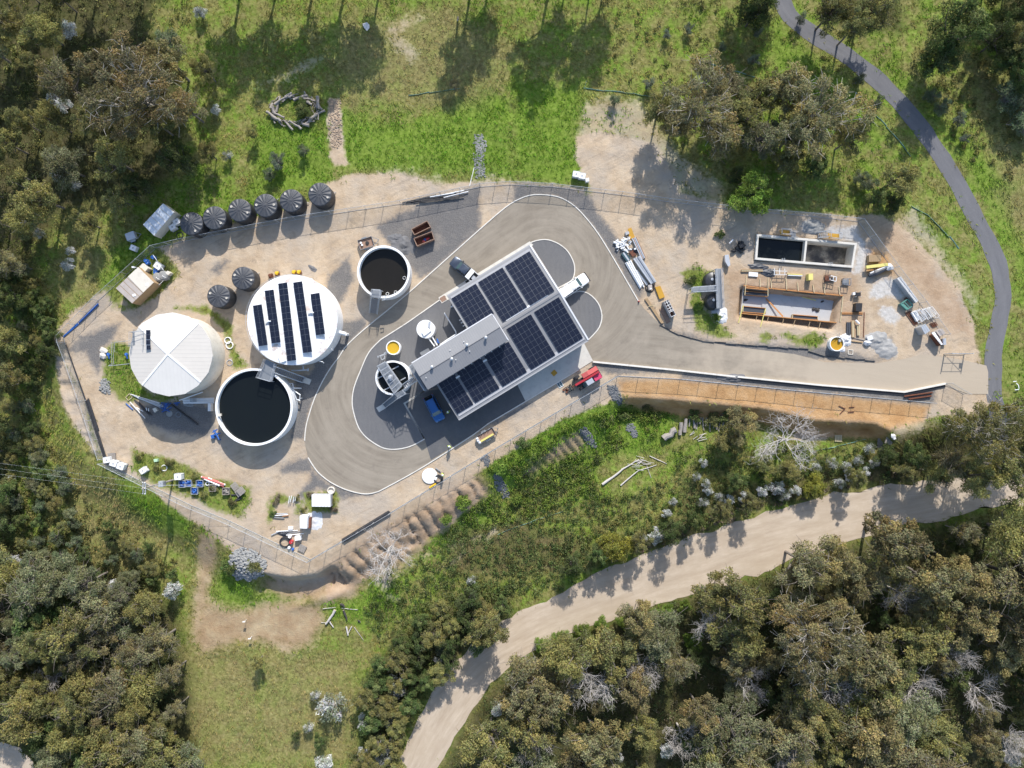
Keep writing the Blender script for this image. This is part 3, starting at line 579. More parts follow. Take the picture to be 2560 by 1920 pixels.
Lr = resample(L_, 120); Rr = resample(R_, 120); LW = Wp([tuple(p) for p in Lr], ZL); RW = Wp([tuple(p) for p in Rr], ZL)
tt = np.linspace(0, 1, 13)[None, :]; LA = np.array(LW); RA = np.array(RW)
wob = fbm(np.arange(120)*.55, np.zeros(120)+2)*.9; wob2 = fbm(np.arange(120)*.55, np.zeros(120)+9)*.9
DX = LA[:, :1]*(1-tt)+RA[:, :1]*tt; DY = LA[:, 1:]*(1-tt)+RA[:, 1:]*tt; DY[:, 0] += wob; DY[:, -1] += wob2
dm = grid_mesh('dirt_road', DX[:, ::-1].copy(), DY[:, ::-1].copy(), gzv(DX, DY)[:, ::-1].copy()+.05); uvl = dm.uv_layers.new(name='UVMap')
sl_ = np.cumsum(np.r_[0, np.hypot(*np.diff((LA+RA)/2, axis=0).T)]); vi = np.zeros(len(dm.loops), int); dm.loops.foreach_get('vertex_index', vi)
uvl.data.foreach_set('uv', np.stack([sl_[vi//13], (vi % 13)/13*8.0], 1).astype(np.float32).ravel()); dm.materials.append(M['road_dirt'])
if dm.polygons[0].normal.z < 0: dm.flip_normals()
o = bpy.data.objects.new('dirt_road', dm); C.objects.link(o); o['kind'] = 'structure'
ribsheet('dirt_road', Wp(smoothline([(-260,1900),(0,1905),(40,1960),(60,2090)],4), ZL), 3.6, .05, 'road_dirt', zf=lambda x, y: gz(x, y))
# ring road inside the fence: outer edge, islands
outW = smoothline(T(4,(1005,985),(985,900),(975,835),(985,720),(1010,620),(1060,470),(1130,320),(1210,190),(1290,90)),3)[:-1]+smoothline(T(3,(945,1640),(1040,1490),(1200,1335),(1560,1040),(1820,810),(2212,460)),3)[3:-1]
outN = smoothline([T1(3,2212,460),(1262,520),(1300,497),(1335,487)]+T(6,(0,170),(100,200),(200,265),(300,370),(400,500),(500,660),(600,830),(745,1080)),3)
outE = T(6,(800,1150),(950,1300),(1100,1385),(1500,1465),(2100,1540))+T(7,(900,1470),(1350,1480),(1600,1440),(1750,1400),(1900,1420),(2100,1450),(2300,1500))+[(2470,930),(2470,985),(2420,985),(2365,965)]
wall_line = T('l',(1260,380))+T('k',(1930,345),(1200,285),(400,205),(0,160))+T(6,(350,1605))
outS = T(5,(1890,1190),(1430,1465),(1110,1655))+smoothline(T(8,(2160,0),(1600,360),(1250,555),(1170,590),(1100,603),(1020,595),(900,560),(780,500),(690,430),(640,370),(590,290)),3)[1:]
outer = outW+outN+outE+wall_line[1:]+outS[:-1]
island = T(5,(740,555),(700,580),(400,790),(180,930))+smoothline(T(5,(180,930),(100,1010),(50,1090),(0,1210)),3)[1:]+smoothline(T(4,(1451,242),(1400,380),(1385,500),(1400,600),(1440,720),(1500,800),(1580,860),(1660,900),(1750,910),(1850,895),(1930,865),(2010,820)),3)[1:]+T(4,(1840,515),(2010,405))+T(5,(700,1330),(1000,830))
isl_ne = smoothline(T('A',(1250,150),(1330,120),(1450,105),(1550,125),(1650,170),(1740,240),(1800,320),(1850,430),(1862,540),(1840,640),(1790,690),(1630,775)),2)
isl_se = smoothline(T(5,(1770,575),(1840,530),(1900,512),(1970,530),(2030,580),(2070,640),(2090,720),(2080,790),(2050,850),(1975,930)),2)
def ang_flow(x, y):
    return (x*.85+y*.5, -x*.5+y*.85)
sheet('gravel_road', Wp(outer), [], .05, 'road_gravel', ang_flow)
m, n, b = newmat('island_gravel'); pos = node(n, 'ShaderNodeNewGeometry').outputs['Position']; w_ = node(n, 'ShaderNodeTexWave'); w_.inputs['Scale'].default_value = .35; w_.inputs['Distortion'].default_value = 9; w_.inputs['Detail'].default_value = 4; w_.inputs['Detail Scale'].default_value = .6; n.links.new(pos, w_.inputs[0])
c = mixc(n, noise(n, 7, 4, .7, pos), (.068, .069, .073), (.165, .165, .17)); c = mixc(n, mth(n, 'MULTIPLY', noise(n, .3, 5, .6, pos), .5), c, (.20, .195, .19)); n.links.new(c, b.inputs['Base Color']); b.inputs['Roughness'].default_value = .95
bp = node(n, 'ShaderNodeBump'); bp.inputs['Strength'].default_value = .22; bp.inputs['Distance'].default_value = .12; n.links.new(w_.outputs[1], bp.inputs['Height']); n.links.new(bp.outputs[0], b.inputs['Normal'])
for P_ in (island, isl_ne+T('A',(1450,460)), isl_se+T(5,(1870,760))): sheet('gravel_island', Wp(P_), [], .065, 'island_gravel')
sheet('parking_asphalt', Wp(T(4,(1840,515),(2010,405))+T(5,(760,1350),(850,1590),(1370,1290),(1440,1455),(1110,1655))+T(8,(1960,120),(1650,310))+T(4,(2010,820))), [], .075, 'asphalt_dark')
sheet('concrete_apron', Wp(T(5,(1350,1300),(1750,1060),(1930,950),(2012,1112),(1890,1190),(1430,1462))), [], .085, 'apron')
sheet('concrete_footpath', Wp(T('A',(-20,905),(1240,130),(1290,180),(80,960))), [], .08, 'concrete')
mb = MB()
def kerb(name, pts, w=.16, h=.13): 
    q = MB(); strip(q, Wp(pts), w, -.1, h); o = q.build(name, 'kerb'); o['kind'] = 'structure'; return o
kerb('kerb', outW[2*3:]+outN); kerb('kerb', outS); kerb('kerb', island[:-2]); kerb('kerb', T(4,(2010,405),(1832,512),(2010,820))); kerb('kerb', isl_ne); kerb('kerb', isl_se)
q = MB(); strip(q, Wp(wall_line), .28, -1.2, .4); o = q.build('retaining_wall', 'kerb'); tag(o, 'long pale concrete edge wall beside the gravel entrance road', 'wall')
q = MB(); strip(q, Wp([(x, y+5) for x, y in wall_line[:-2]]), .45, -1.2, .18); o = q.build('wall_foot_strip', 'black'); tag(o, 'dark strip along the foot of the white edge wall', 'drain')  # plain black strip along the south side of the wall
# ================================================================ FENCES
def fence(base_px, label, h=2.1, step=3.0, name='chain_link_fence'):
    P = [gW(p) for p in base_px]; root = thing(name, P[0], label, 'fence'); rail = MB(); rail2 = MB(); vs = []; fs = []; uvs = []; s_ = 0
    post = MB(); post.tube([(0, 0, -.3), (0, 0, h+.05)], .045, 6); post.tube([(0, 0, h+.05), (0, 0, h+.1)], .055, 6); pm = None
    def put(p):
        nonlocal pm
        if pm is None: o = post.build('post', 'galv', root, local=True); pm = o.data
        else: o = bpy.data.objects.new('post', pm); C.objects.link(o); o.parent = root
        o.location = p-root.location
    for i, (a, b_) in enumerate(zip(P[:-1], P[1:])):
        L = (b_-a).length; k = max(1, round(L/step)); pts = []
        for j in range(k+1):
            q = a.lerp(b_, j/k); q.z = gz(q.x, q.y); pts.append(q)
            if j < k or i == len(P)-2: put(q)
        for q, r in zip(pts[:-1], pts[1:]):
            d = (r-q).length; n0 = len(vs); vs += [q+Vector((0, 0, .03)), r+Vector((0, 0, .03)), r+Vector((0, 0, h-.02)), q+Vector((0, 0, h-.02))]; fs.append((n0, n0+1, n0+2, n0+3)); uvs += [(s_, 0), (s_+d, 0), (s_+d, h), (s_, h)]; s_ += d
            for zz, rm in ((h, rail), (.06, rail2)): rm.tube([q+Vector((0, 0, zz)), r+Vector((0, 0, zz))], .03, 5, cap=False)
    rail.build('top_rail', 'galv', root); rail2.build('bottom_wire', 'galv', root)
    me = bpy.data.meshes.new('wire_mesh'); me.from_pydata([tuple(v-root.location) for v in vs], [], fs); u = me.uv_layers.new(name='UVMap')
    for l in me.loops: u.data[l.index].uv = uvs[l.vertex_index]
    me.materials.append(M['chain_mesh']); o = bpy.data.objects.new('wire_mesh', me); C.objects.link(o); o.parent = root; return root
fW = T(1,(205,1525),(505,1215),(1005,760),(1235,705)); fence(fW, 'galvanised chain-link fence behind the beige-roofed shed and the blue pipes')
fence(T(1,(1235,705),(1640,625),(2212,515))+T(3,(930,330),(1530,240),(2212,95)), 'galvanised chain-link fence running past the row of six black tanks')
fence([T1(3,2212,95)]+[(1275,462)]+T(6,(0,95),(600,165),(1000,222),(1650,300),(2212,345))+T(7,(1195,255)), 'galvanised chain-link fence between the sand tongue and the rectangular concrete tank')
fence(T(7,(1195,255),(1490,660),(1725,960),(1925,1235)), 'galvanised chain-link fence beside the wheel-marked tan track')
fence(T(1,(205,1525))+T(2,(215,60),(395,560),(560,1060)), 'galvanised chain-link fence with long black pipes lying along it')
fence(T(2,(560,1095),(930,1280))+T(4,(0,1395),(330,1530))+T(8,(610,1170)), 'galvanised chain-link fence below the power pole and weedy mound')
fence(T(8,(610,1170),(1300,765),(2212,207))+[(1543,940)], 'galvanised chain-link fence above the gullied dirt batter')
fence([(1543,940)]+T('k',(0,235),(1000,335),(2160,440)), 'galvanised chain-link fence above the orange earth bench', h=1.8)
# entrance gate, two leaves and posts
g0 = gW(T1(7,1935,1400)); g1 = gW(T1(7,2110,1400)); root = thing('entrance_gate', g0, 'open steel-framed site gate at the entrance beside the asphalt path', 'gate')
for q in (g0, g1): MB().tube([q-Vector((0, 0, .2)), q+Vector((0, 0, 2.4))], .07, 8).build('post', 'galv', root)
fr = MB(); A_ = g0+Vector((.1, 0, .15)); B_ = g1+Vector((-.1, 0, .15)); H_ = Vector((0, 0, 2.0))
for a, b_ in ((A_, B_), (A_+H_, B_+H_), (A_, A_+H_), (B_, B_+H_), (A_+H_/2, B_+H_/2), ((A_+B_)/2, (A_+B_)/2+H_), (A_, B_+H_)): fr.tube([a, b_], .035, 6)
fr.build('gate_frame', 'galv', root)
sg = MB(); sg.box(g1+Vector((-.3, .03, 1.5)), (.5, .02, .6)); sg.build('sign_plate', 'white', root)
g2 = gW((2352, 1010)); g3 = gW((2415, 980)); fence([(2362, 958), (2408, 985)], 'short chain-link panel beside the end of the white edge wall')
# ================================================================ TANKS
def ladder(mb, a, b_, w=.45, step=.3):
    a = Vector(a); b_ = Vector(b_); d = (b_-a); up = Vector((0, 0, 1)); s_ = d.cross(up); s_ = (s_.normalized() if s_.length > 1e-3 else Vector((1, 0, 0)))*w/2
    mb.tube([a+s_, b_+s_], .025, 5); mb.tube([a-s_, b_-s_], .025, 5)
    for i in range(1, int(d.length/step)): q = a.lerp(b_, i*step/d.length); mb.tube([q-s_, q+s_], .018, 5)
def open_tank(px, rpx, h, wl, t, label, wmat='water_dark', wallmat='tank_white', n=72):
    c = W(px, h); r = rpx/S*(CH-h)/CH; g = gz(c.x, c.y); c.z = g; root = thing('open_tank', c, label, 'tank')
    MB().lathe(c, [(r-t, -.1), (r-t, h), (r, h), (r, h-.12), (r-.04, h-.14), (r-.04, -.3)], n).build('wall', wallmat, root, smooth=True)
    MB().lathe(c, [(0, h-wl), (r-t+.02, h-wl)], n).build('water', wmat, root)
    return root, c, r
def P3(px, z): return W(px, z)
# -- big open tank with stair shared to the white tank
rootB, cB, rB = open_tank((634.8,1017.7), 97, 3.0, .75, .36, 'large round open concrete tank of dark water, stair platform on its rim')
bx_ = MB(); bx_.box(W(T1(4,240,613), 3.1), (.55, .4, .3), .2); bx_.build('level_sensor', 'cream', rootB)
def platform(root, quad_px, z, rails=(0, 1, 2, 3), rail_h=1.05, legs=True, matn='galv'):
    Q = [W(p, z) for p in quad_px]; m_ = MB(); m_.prism([(q.x, q.y) for q in Q], z-.08, z); m_.build('grating', 'galv_dark', root)
    r_ = MB()
    for i in rails:
        a, b_ = Q[i], Q[(i+1) % 4]
        for zz in (rail_h, rail_h*.5): r_.tube([a+Vector((0, 0, zz)), b_+Vector((0, 0, zz))], .03, 6)
        k = max(1, round((b_-a).length/1.3))
        for j in range(k+1): q = a.lerp(b_, j/k); r_.tube([q, q+Vector((0, 0, rail_h))], .027, 6)
    for i in range(4): a, b_ = Q[i], Q[(i+1) % 4]; r_.beam(a-Vector((0, 0, .1)), b_-Vector((0, 0, .1)), .07, .16)
    r_.build('handrail', matn, root)
    if legs:
        l_ = MB()
        for q in Q: g = gz(q.x, q.y); l_.beam((q.x, q.y, g-.1), (q.x, q.y, z-.1), .1, .1)
        l_.build('support_frame', matn, root)
    return Q
def stair(root, top2, bot2, zt, zb, n=None):        # top2, bot2: pixel pairs (left,right) of the stair's ends
    a0, a1 = W(top2[0], zt), W(top2[1], zt); b0, b1 = W(bot2[0], zb), W(bot2[1], zb); n = n or max(4, int(abs(zt-zb)/.19)); st = MB()
    for a, b_ in ((a0, b0), (a1, b1)): st.beam(a, b_, .05, .22)
    rl = MB()
    for a, b_ in ((a0, b0), (a1, b1)):
        for hh in (1.0, .5): rl.tube([a+Vector((0, 0, hh)), b_+Vector((0, 0, hh))], .028, 6)
        for j in range(5): q = a.lerp(b_, j/4); rl.tube([q, q+Vector((0, 0, 1.0))], .025, 6)
    st.build('stringer', 'galv', root); rl.build('stair_handrail', 'galv', root)
    tm = None
    for i in range(1, n):
        p = a0.lerp(b0, i/n); q = a1.lerp(b1, i/n); t_ = MB(); d = ((b0-a0)/n); d.z = 0
        t_.beam(p, q, min(.24, d.length*.62), .035); t_.build('tread', 'galv_dark', root)
stp = thing('access_stair', W(T1(4,650,250), 0), 'galvanised stair and landing between the white solar-topped tank and open tank', 'stair')
platform(stp, T(4,(640,135),(728,175),(690,325),(572,290)), 3.3, rails=(1, 2, 3))
stair(stp, T(4,(728,195),(712,245)), T(4,(985,290),(965,335)), 3.2, .1)
pad = thing('landing_pad', W(T1(4,1000,318), 0), 'pale concrete landing pad at the foot of the tank stair', 'pad'); MB().prism(Wp(T(4,(975,285),(1033,308),(1015,352),(952,330))), -.05, .12).build('slab', 'concrete', pad)
pp = MB(); zz = 1.2
for a in (T(4,(835,345),(870,340),(880,400),(935,440),(930,480),(905,480),(860,380)), T(4,(880,380),(945,383)), T(4,(905,480),(935,490))): pp.tube([W(p, zz) for p in a], .11, 8)
for p in T(4,(870,350),(935,470)): q = W(p, zz); pp.tube([q, (q.x, q.y, -.1)], .1, 8)
tag(pp.build('pipe_manifold', 'galv', loc=W(T1(4,880,400), 0)), 'looped galvanised pipework on the side of the big open tank', 'pipework')
pp = MB()
for a in (T(4,(860,230),(930,228),(1005,222)), T(4,(960,190),(962,225)), T(4,(1005,210),(1000,235))): pp.tube([W(p, .9) for p in a], .12, 8)
for p in T(4,(880,230),(990,223)): q = W(p, .9); pp.tube([q, (q.x, q.y, -.1)], .1, 8)
tag(pp.build('pipe_manifold', 'galv', loc=W(T1(4,940,228), 0)), 'straight valve pipework at the foot of the white solar-topped tank', 'pipework')
# -- second open tank
root2, c2, r2 = open_tank((958.7,679.6), 66, 3.0, 1.1, .34, 'round open concrete tank of brown water beside two rusty skip bins', 'water_brown')
fl = MB()
for p in T(3,(1412,1018),(1483,1005),(1558,880)):
    q = W(p, 1.95); k_ = MB(); k_.lathe(q, [(.20, 0), (.24, .08), (.28, 0), (.24, -.05), (.20, 0)], 16); k_.build('float_ring', 'white', root2)
st2 = thing('access_stair', W(T1(3,1320,1030), 0), 'galvanised cage platform and stair on the brown-water tank', 'stair')
platform(st2, T(3,(1285,985),(1360,990),(1352,1055),(1272,1045)), 3.3, rails=(0, 1, 3)); stair(st2, T(3,(1275,1055),(1345,1060)), T(3,(1262,1185),(1325,1195)), 3.2, .1)
q = MB(); q.tube([W(p, 3.6) for p in T(3,(1360,1040),(1395,1035),(1390,1070),(1365,1075))], .07, 8); q.build('pipe_bend', 'galv', st2)
# -- small clarifier with bridge
root3, c3, r3 = open_tank((981.9,944.6), 43.5, 3.3, .8, .30, 'small round clarifier tank crossed by a galvanised bridge')
bm = MB()
for a in (((640,275),(740,225)), ((405,420),(495,375)), ((515,600),(610,555)), ((770,450),(850,405))):
    p = [V1((880,880), 200/1269, *q) for q in a]; bm.beam(W(p[0], 2.6), W(p[1], 2.6), .16, .16)
bm.build('cross_beam', 'galv', root3)
br = thing('clarifier_bridge', W((980,945), 0), 'galvanised caged bridge with two stairs over the small clarifier', 'bridge')
e_ = lambda *q: [V1((880,880), 200/1269, *p) for p in q]
platform(br, e_((415,225),(540,155),(800,530),(680,660)), 3.75, legs=False); platform(br, e_((680,665),(810,600),(860,665),(730,740)), 3.75, rails=(1, 2))
tr = MB()
for i in range(1, 6):
    a = Vector(e_((415,225))[0]).lerp(Vector(e_((680,660))[0]), i/6); b_ = Vector(e_((540,155))[0]).lerp(Vector(e_((800,530))[0]), i/6); tr.beam(W(a, 4.75), W(b_, 4.75), .07, .07)
tr.build('cross_bar', 'galv', br)
q = MB(); v = W(e_((610,400))[0], 3.75); q.lathe(v, [(.0, .7), (.28, .66), (.32, .1), (.42, 0)], 14); q.box(v+Vector((.1, -.3, .3)), (.4, .5, .5), .4); q.build('drive_motor', 'galv', br)
stair(br, e_((725,745),(680,672)), e_((535,885),(490,830)), 3.7, .1); stair(br, e_((985,395),(1040,455)), e_((800,520),(820,610)), 5.2, 3.8, 9)
pd = MB(); pd.prism(Wp(e_((385,885),(490,825),(540,890),(430,955))), -.05, .12); tag(pd.build('landing_pad', 'concrete', loc=W(e_((460,890))[0])), 'concrete landing pad at the foot of the clarifier stair', 'pad')
# -- yellow tank, white lidded tank
rootY, cY, rY = open_tank((982.9,869), 18, 1.7, .22, .16, 'small white round tank of bright yellow liquid on dark gravel', 'water_yellow', n=40)
q = MB(); zz = 1.3
for a in (((850,890),(735,950)), ((735,950),(770,980)), ((860,920),(740,985)), ((660,1000),(740,970)), ((590,1030),(660,1000))): q.tube([W(p, zz) for p in T('D', *a)], .06, 6)
for a in (((655,1020),(735,985)), ((735,985),(760,1060)), ((760,1060),(685,1105)), ((685,1105),(655,1020)), ((590,1010),(600,1060))): q.tube([W(p, zz+.3) for p in T('D', *a)], .05, 6)
for p in T('D',(665,1025),(750,1050),(690,1095),(600,1040),(800,930)): v = W(p, zz+.3); q.tube([v, (v.x, v.y, -.1)], .05, 6)
tag(q.build('valve_stand', 'galv', loc=W(T1('D',700,1040))), 'galvanised valve frame and pipe beside the yellow-liquid tank', 'pipework')
c = W((1064,822.6), 2.7); c.z = 0; rL = 1.44; wl_ = thing('lidded_tank', c, 'white round lidded tank with two pipes running to the grey building', 'tank')
MB().lathe(c, [(rL, -.2), (rL, 2.6), (rL+.05, 2.62), (rL+.05, 2.7), (.15, 2.85), (0, 2.85)], 40).build('shell', 'tank_white', wl_, smooth=True)
q = MB(); q.prism(Wp(T('D',(1605,465),(1750,360),(1830,430),(1660,555)), 2.9), 2.75, 3.0); q.build('hatch', 'tank_white', wl_)
q = MB(); q.beam(W(T1('D',1790,220), 3.0), W(T1('D',1775,360), 3.0), .38, .1); q.build('step_tread', 'galv', wl_)
for a, z0 in ((((1720,530),(1790,640),(1900,790)), 2.3), (((1790,490),(1850,580),(1965,770)), 2.3)):
    q = MB(); q.tube([W(p, z0) for p in T('D', *a)], .10, 8)
    for p in T('D', a[1]): v = W(p, z0); q.tube([v, (v.x, v.y, -.1)], .05, 6); q.lathe(v, [(.16, -.05), (.16, .05)], 10)
    q.build('outlet_pipe', 'white', wl_, smooth=True)
q = MB(); q.prism(Wp(T('D',(1560,940),(1760,830),(1800,900),(1605,1010))), -.1, .16); tag(q.build('plinth', 'concrete', loc=W(T1('D',1680,920))), 'cream concrete plinth beside the grey building wall', 'plinth')
q = MB(); q.tube([W(T1('D',1955,615), .9), W(T1('D',1985,680), .9)], .12, 8); v = W(T1('D',1985,700), .9); q.tube([v, (v.x, v.y, -.1)], .12, 8); q.box(v+Vector((0, 0, .1)), (.5, .16, .25), -.5); tag(q.build('blue_valve', 'blue', loc=W(T1('D',1985,690))), 'blue pipe valve beside the lidded white tank', 'valve')
pipeN = MB(); zz = 1.6; pipeN.tube([W(p, zz) for p in T('A',(62,1120),(110,1200),(215,1370),(225,1410),(100,1490),(0,1560))], .10, 8)
for p in T('A',(62,1120),(120,1215),(218,1385)): v = W(p, zz); pipeN.tube([v, (v.x, v.y, -.1)], .06, 6)
tag(pipeN.build('air_pipe', 'white', loc=W(T1('A',120,1240)), smooth=True), 'long white pipe bending to the grey building wall', 'pipe')
# -- dome-roofed tank: low four-hip roof over a sixteen-sided rim
h5 = 5.6; c = W((428,886), h5); c.z = 0; R5 = 105/S*(CH-h5)/CH; dom = thing('roofed_tank', c, 'pale round tank with four-hip white sheet roof beside weedy mound', 'tank')
MB().lathe(c, [(R5-.35, -.3), (R5-.35, h5-.1)], 64).build('wall', 'concrete', dom, smooth=True)
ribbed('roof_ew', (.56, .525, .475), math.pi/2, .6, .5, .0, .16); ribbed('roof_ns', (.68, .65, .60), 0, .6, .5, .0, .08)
rf = MB(); a0 = math.radians(8); K = 16; zt = h5+1.15
def hipz(x, y): a = math.radians(3); u = x*math.cos(a)+y*math.sin(a); v = -x*math.sin(a)+y*math.cos(a); return zt-.155*max(abs(u), abs(v))
ring = []
for j in range(64): a = 2*math.pi*j/64+math.radians(3); k2 = round((a-a0)/(2*math.pi/K)); ph = a-a0-k2*2*math.pi/K; rr = R5*math.cos(math.pi/K)/math.cos(ph); ring.append((c.x+rr*math.cos(a), c.y+rr*math.sin(a), hipz(rr*math.cos(a), rr*math.sin(a))))
for j in range(64):
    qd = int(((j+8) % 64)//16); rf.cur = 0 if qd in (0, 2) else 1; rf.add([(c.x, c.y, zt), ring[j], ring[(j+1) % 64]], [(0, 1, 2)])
    rf.cur = 1; lo_ = [(p[0], p[1], p[2]-.25) for p in (ring[j], ring[(j+1) % 64])]; rf.add([ring[j], ring[(j+1) % 64], lo_[1], lo_[0]], [(3, 2, 1, 0)])
rf.build('roof', ['roof_ew', 'roof_ns'], dom)
for j in (8, 24, 40, 56): q = MB(); q.beam((c.x, c.y, zt+.03), Vector(ring[j])+Vector((0, 0, .03)), .28, .06); q.build('hip_cap', 'white', dom)
dst = thing('roof_platform', W((345,850), 0), 'galvanised ladder platform with small solar panels on the hip-roofed tank', 'platform')
Qp = platform(dst, T(1,(800,1490),(905,1480),(905,1600),(800,1600)), 5.9, rails=(0, 1, 3)); q = MB(); ladder(q, (Qp[3].x-.4, Qp[3].y, 0), (Qp[3].x-.2, Qp[3].y, 6.9)); ladder(q, Qp[0]+Vector((-1.2, .3, -5.6)), Qp[0]+Vector((0, .3, 0))); q.build('ladder', 'galv', dst)
q = MB()
for a, b_ in (((640,1575),(770,1560)), ((645,1659),(645,1580))): q.tube([W(p, 1.1) for p in T(1, a, b_)], .03, 6); q.tube([W(p, .55) for p in T(1, a, b_)], .03, 6)
for p in T(1,(640,1575),(705,1567),(770,1560),(645,1659)): v = W(p, 1.1); q.tube([v, (v.x, v.y, -.1)], .03, 6)
q.build('handrail', 'galv', dst)
# solar panel prototype meshes
def panel_mesh(w=1.512, d=.945):
    m_ = MB(); m_.cur = 1; m_.box((0, 0, 0), (w, d, .035)); m_.cur = 0
    for sx in (-1, 1): x0, x1 = (sx*.010, sx*(w/2-.014)); xa, xb = min(x0, x1), max(x0, x1); m_.add([(xa, -d/2+.009, .0205), (xb, -d/2+.009, .0205), (xb, d/2-.009, .0205), (xa, d/2-.009, .0205)], [(0, 1, 2, 3)])
    me = bpy.data.meshes.new('solar_panel'); me.from_pydata(m_.v, [], m_.f); me.materials.append(M['solar_cell']); me.materials.append(M['panel_frame']); me.polygons.foreach_set('material_index', m_.mi); return me
PM = panel_mesh()
def panel(parent, pos, R):
    o = bpy.data.objects.new('solar_panel', PM); C.objects.link(o); o.parent = parent; o.location = pos-parent.location; o.rotation_euler = R.to_euler(); return o
for i, p in enumerate(T(1,(935,1490),(935,1530),(935,1575),(938,1620))): v = W(p, 6.55); panel(dst, v, Matrix.Rotation(.0, 3, 'Z')).scale = (.42, .75, 1)
q = MB(); q.box(W(T1(1,935,1555), 6.45), (.7, 3.2, .1), 0); q.build('panel_rail', 'galv', dst)
# -- white tank with five solar rows
h6 = 4.2; c = W((730.7,800), h6); c.z = 0; R6 = 113/S*(CH-h6)/CH; wt = thing('solar_tank', c, 'large white flat-roofed round tank carrying five rows of solar panels', 'tank')
MB().lathe(c, [(R6-.08, -.3), (R6-.08, h6-.15), (R6, h6-.13), (R6, h6)], 80).build('wall', 'tank_white', wt, smooth=True)
m, n, b = newmat('tank_roof'); pos = node(n, 'ShaderNodeNewGeometry').outputs['Position']; g = noise(n, .45, 5, .6, pos); r = ramp(n, [(.56, (0, 0, 0)), (.63, (1, 1, 1))]); n.links.new(g, r.inputs[0])
cc = mixc(n, mth(n, 'MULTIPLY', r.outputs[0], .75), (.80, .80, .80), mixc(n, noise(n, 3, 4, .6, pos), (.62, .50, .42), (.36, .24, .18))); n.links.new(cc, b.inputs['Base Color']); b.inputs['Roughness'].default_value = .5
MB().lathe(c, [(R6, h6+.004), (R6-.3, h6+.06), (0, h6+.42)], 80).build('roof', 'tank_roof', wt, smooth=True)
q = MB()
pts = [(c.x+(R6-.1)*math.cos(a), c.y+(R6-.1)*math.sin(a), h6+.95) for a in np.linspace(math.radians(60), math.radians(260), 50)]
q.tube(pts, .025, 5)
for p in pts[::3]: q.tube([p, (p[0], p[1], h6)], .02, 5)
q.build('edge_rail', 'galv', wt)
Wt = lambda *p: [(600+x/4.5357, 680+y/4.5357) for x, y in p]
for (tl, tr_, bl, k_) in (((143,382),(245,367),(235,838),7), ((277,213),(382,199),(398,803),9), ((430,130),(532,118),(612,1000),13), ((600,120),(705,105),(765,910),12), ((797,250),(900,236),(893,712),7)):
    zz = h6+.62; A, B, D = (W(p, zz) for p in Wt(tl, tr_, bl)); eu = (B-A).normalized(); ev = (D-A); L = ev.length; ev.normalize(); ev = (ev-eu*ev.dot(eu)).normalized()
    tilt = math.radians(7); eut = eu*math.cos(tilt)-Vector((0, 0, 1))*math.sin(tilt)*-1; ez = eut.cross(-ev).normalized(); R = Matrix((eut, -ev, ez)).transposed()
    for i in range(k_): panel(wt, A+eu*.75+ev*(L*(i+.5)/k_)+Vector((0, 0, -.02)), R)
    rl = MB()
    for off in (.2, 1.3):
        a = A+eu*off+ev*.1; b_ = A+eu*off+ev*(L-.1); rl.beam(a-Vector((0, 0, .18-.12*off)), b_-Vector((0, 0, .18-.12*off)), .05, .06)
        for j in range(k_+1): p = a.lerp(b_, j/k_); rl.beam((p.x, p.y, h6+.05), (p.x, p.y, p.z-.15+.12*off), .04, .04)
    rl.build('panel_frame', 'galv', wt)
for p, s_ in (((320,562),.35), ((805,465),.5)): v = W(Wt(p)[0], h6+.5); q = MB(); q.tube([v+Vector((-.45, 0, 0)), v+Vector((.45, .05, 0))], .12, 10); q.box(v-Vector((0, 0, .15)), (.3, .3, .3)); q.build('roof_vent', 'white', wt)
q = MB(); v = W(Wt((735,905))[0], h6+.25); v = W(T1(4,780,128), h6+.25); q.box(v, (1.0, 1.0, .12), .35); q.build('roof_hatch', 'white', wt)
q = MB(); v0 = W(T1(3,990,1350), 1.6); v1 = W(T1(3,1050,1365), 1.6); q.tube([v0, v1], .32, 14); q.tube([v1, (v1.x, v1.y, -.1)], .25, 12); q.build('inlet_pipe', 'white', wt, smooth=True)
q = MB()
for p in T(3,(905,1490),(825,1600),(735,885)): v = W(p, 3.4); q.tube([v, v+Vector((.5*(1 if p[0] > 730 else 0), -.1, .1)), (v.x+.6, v.y-.3, 3.0)], .07, 7)
q.build('bracket_pipe', 'white', wt)
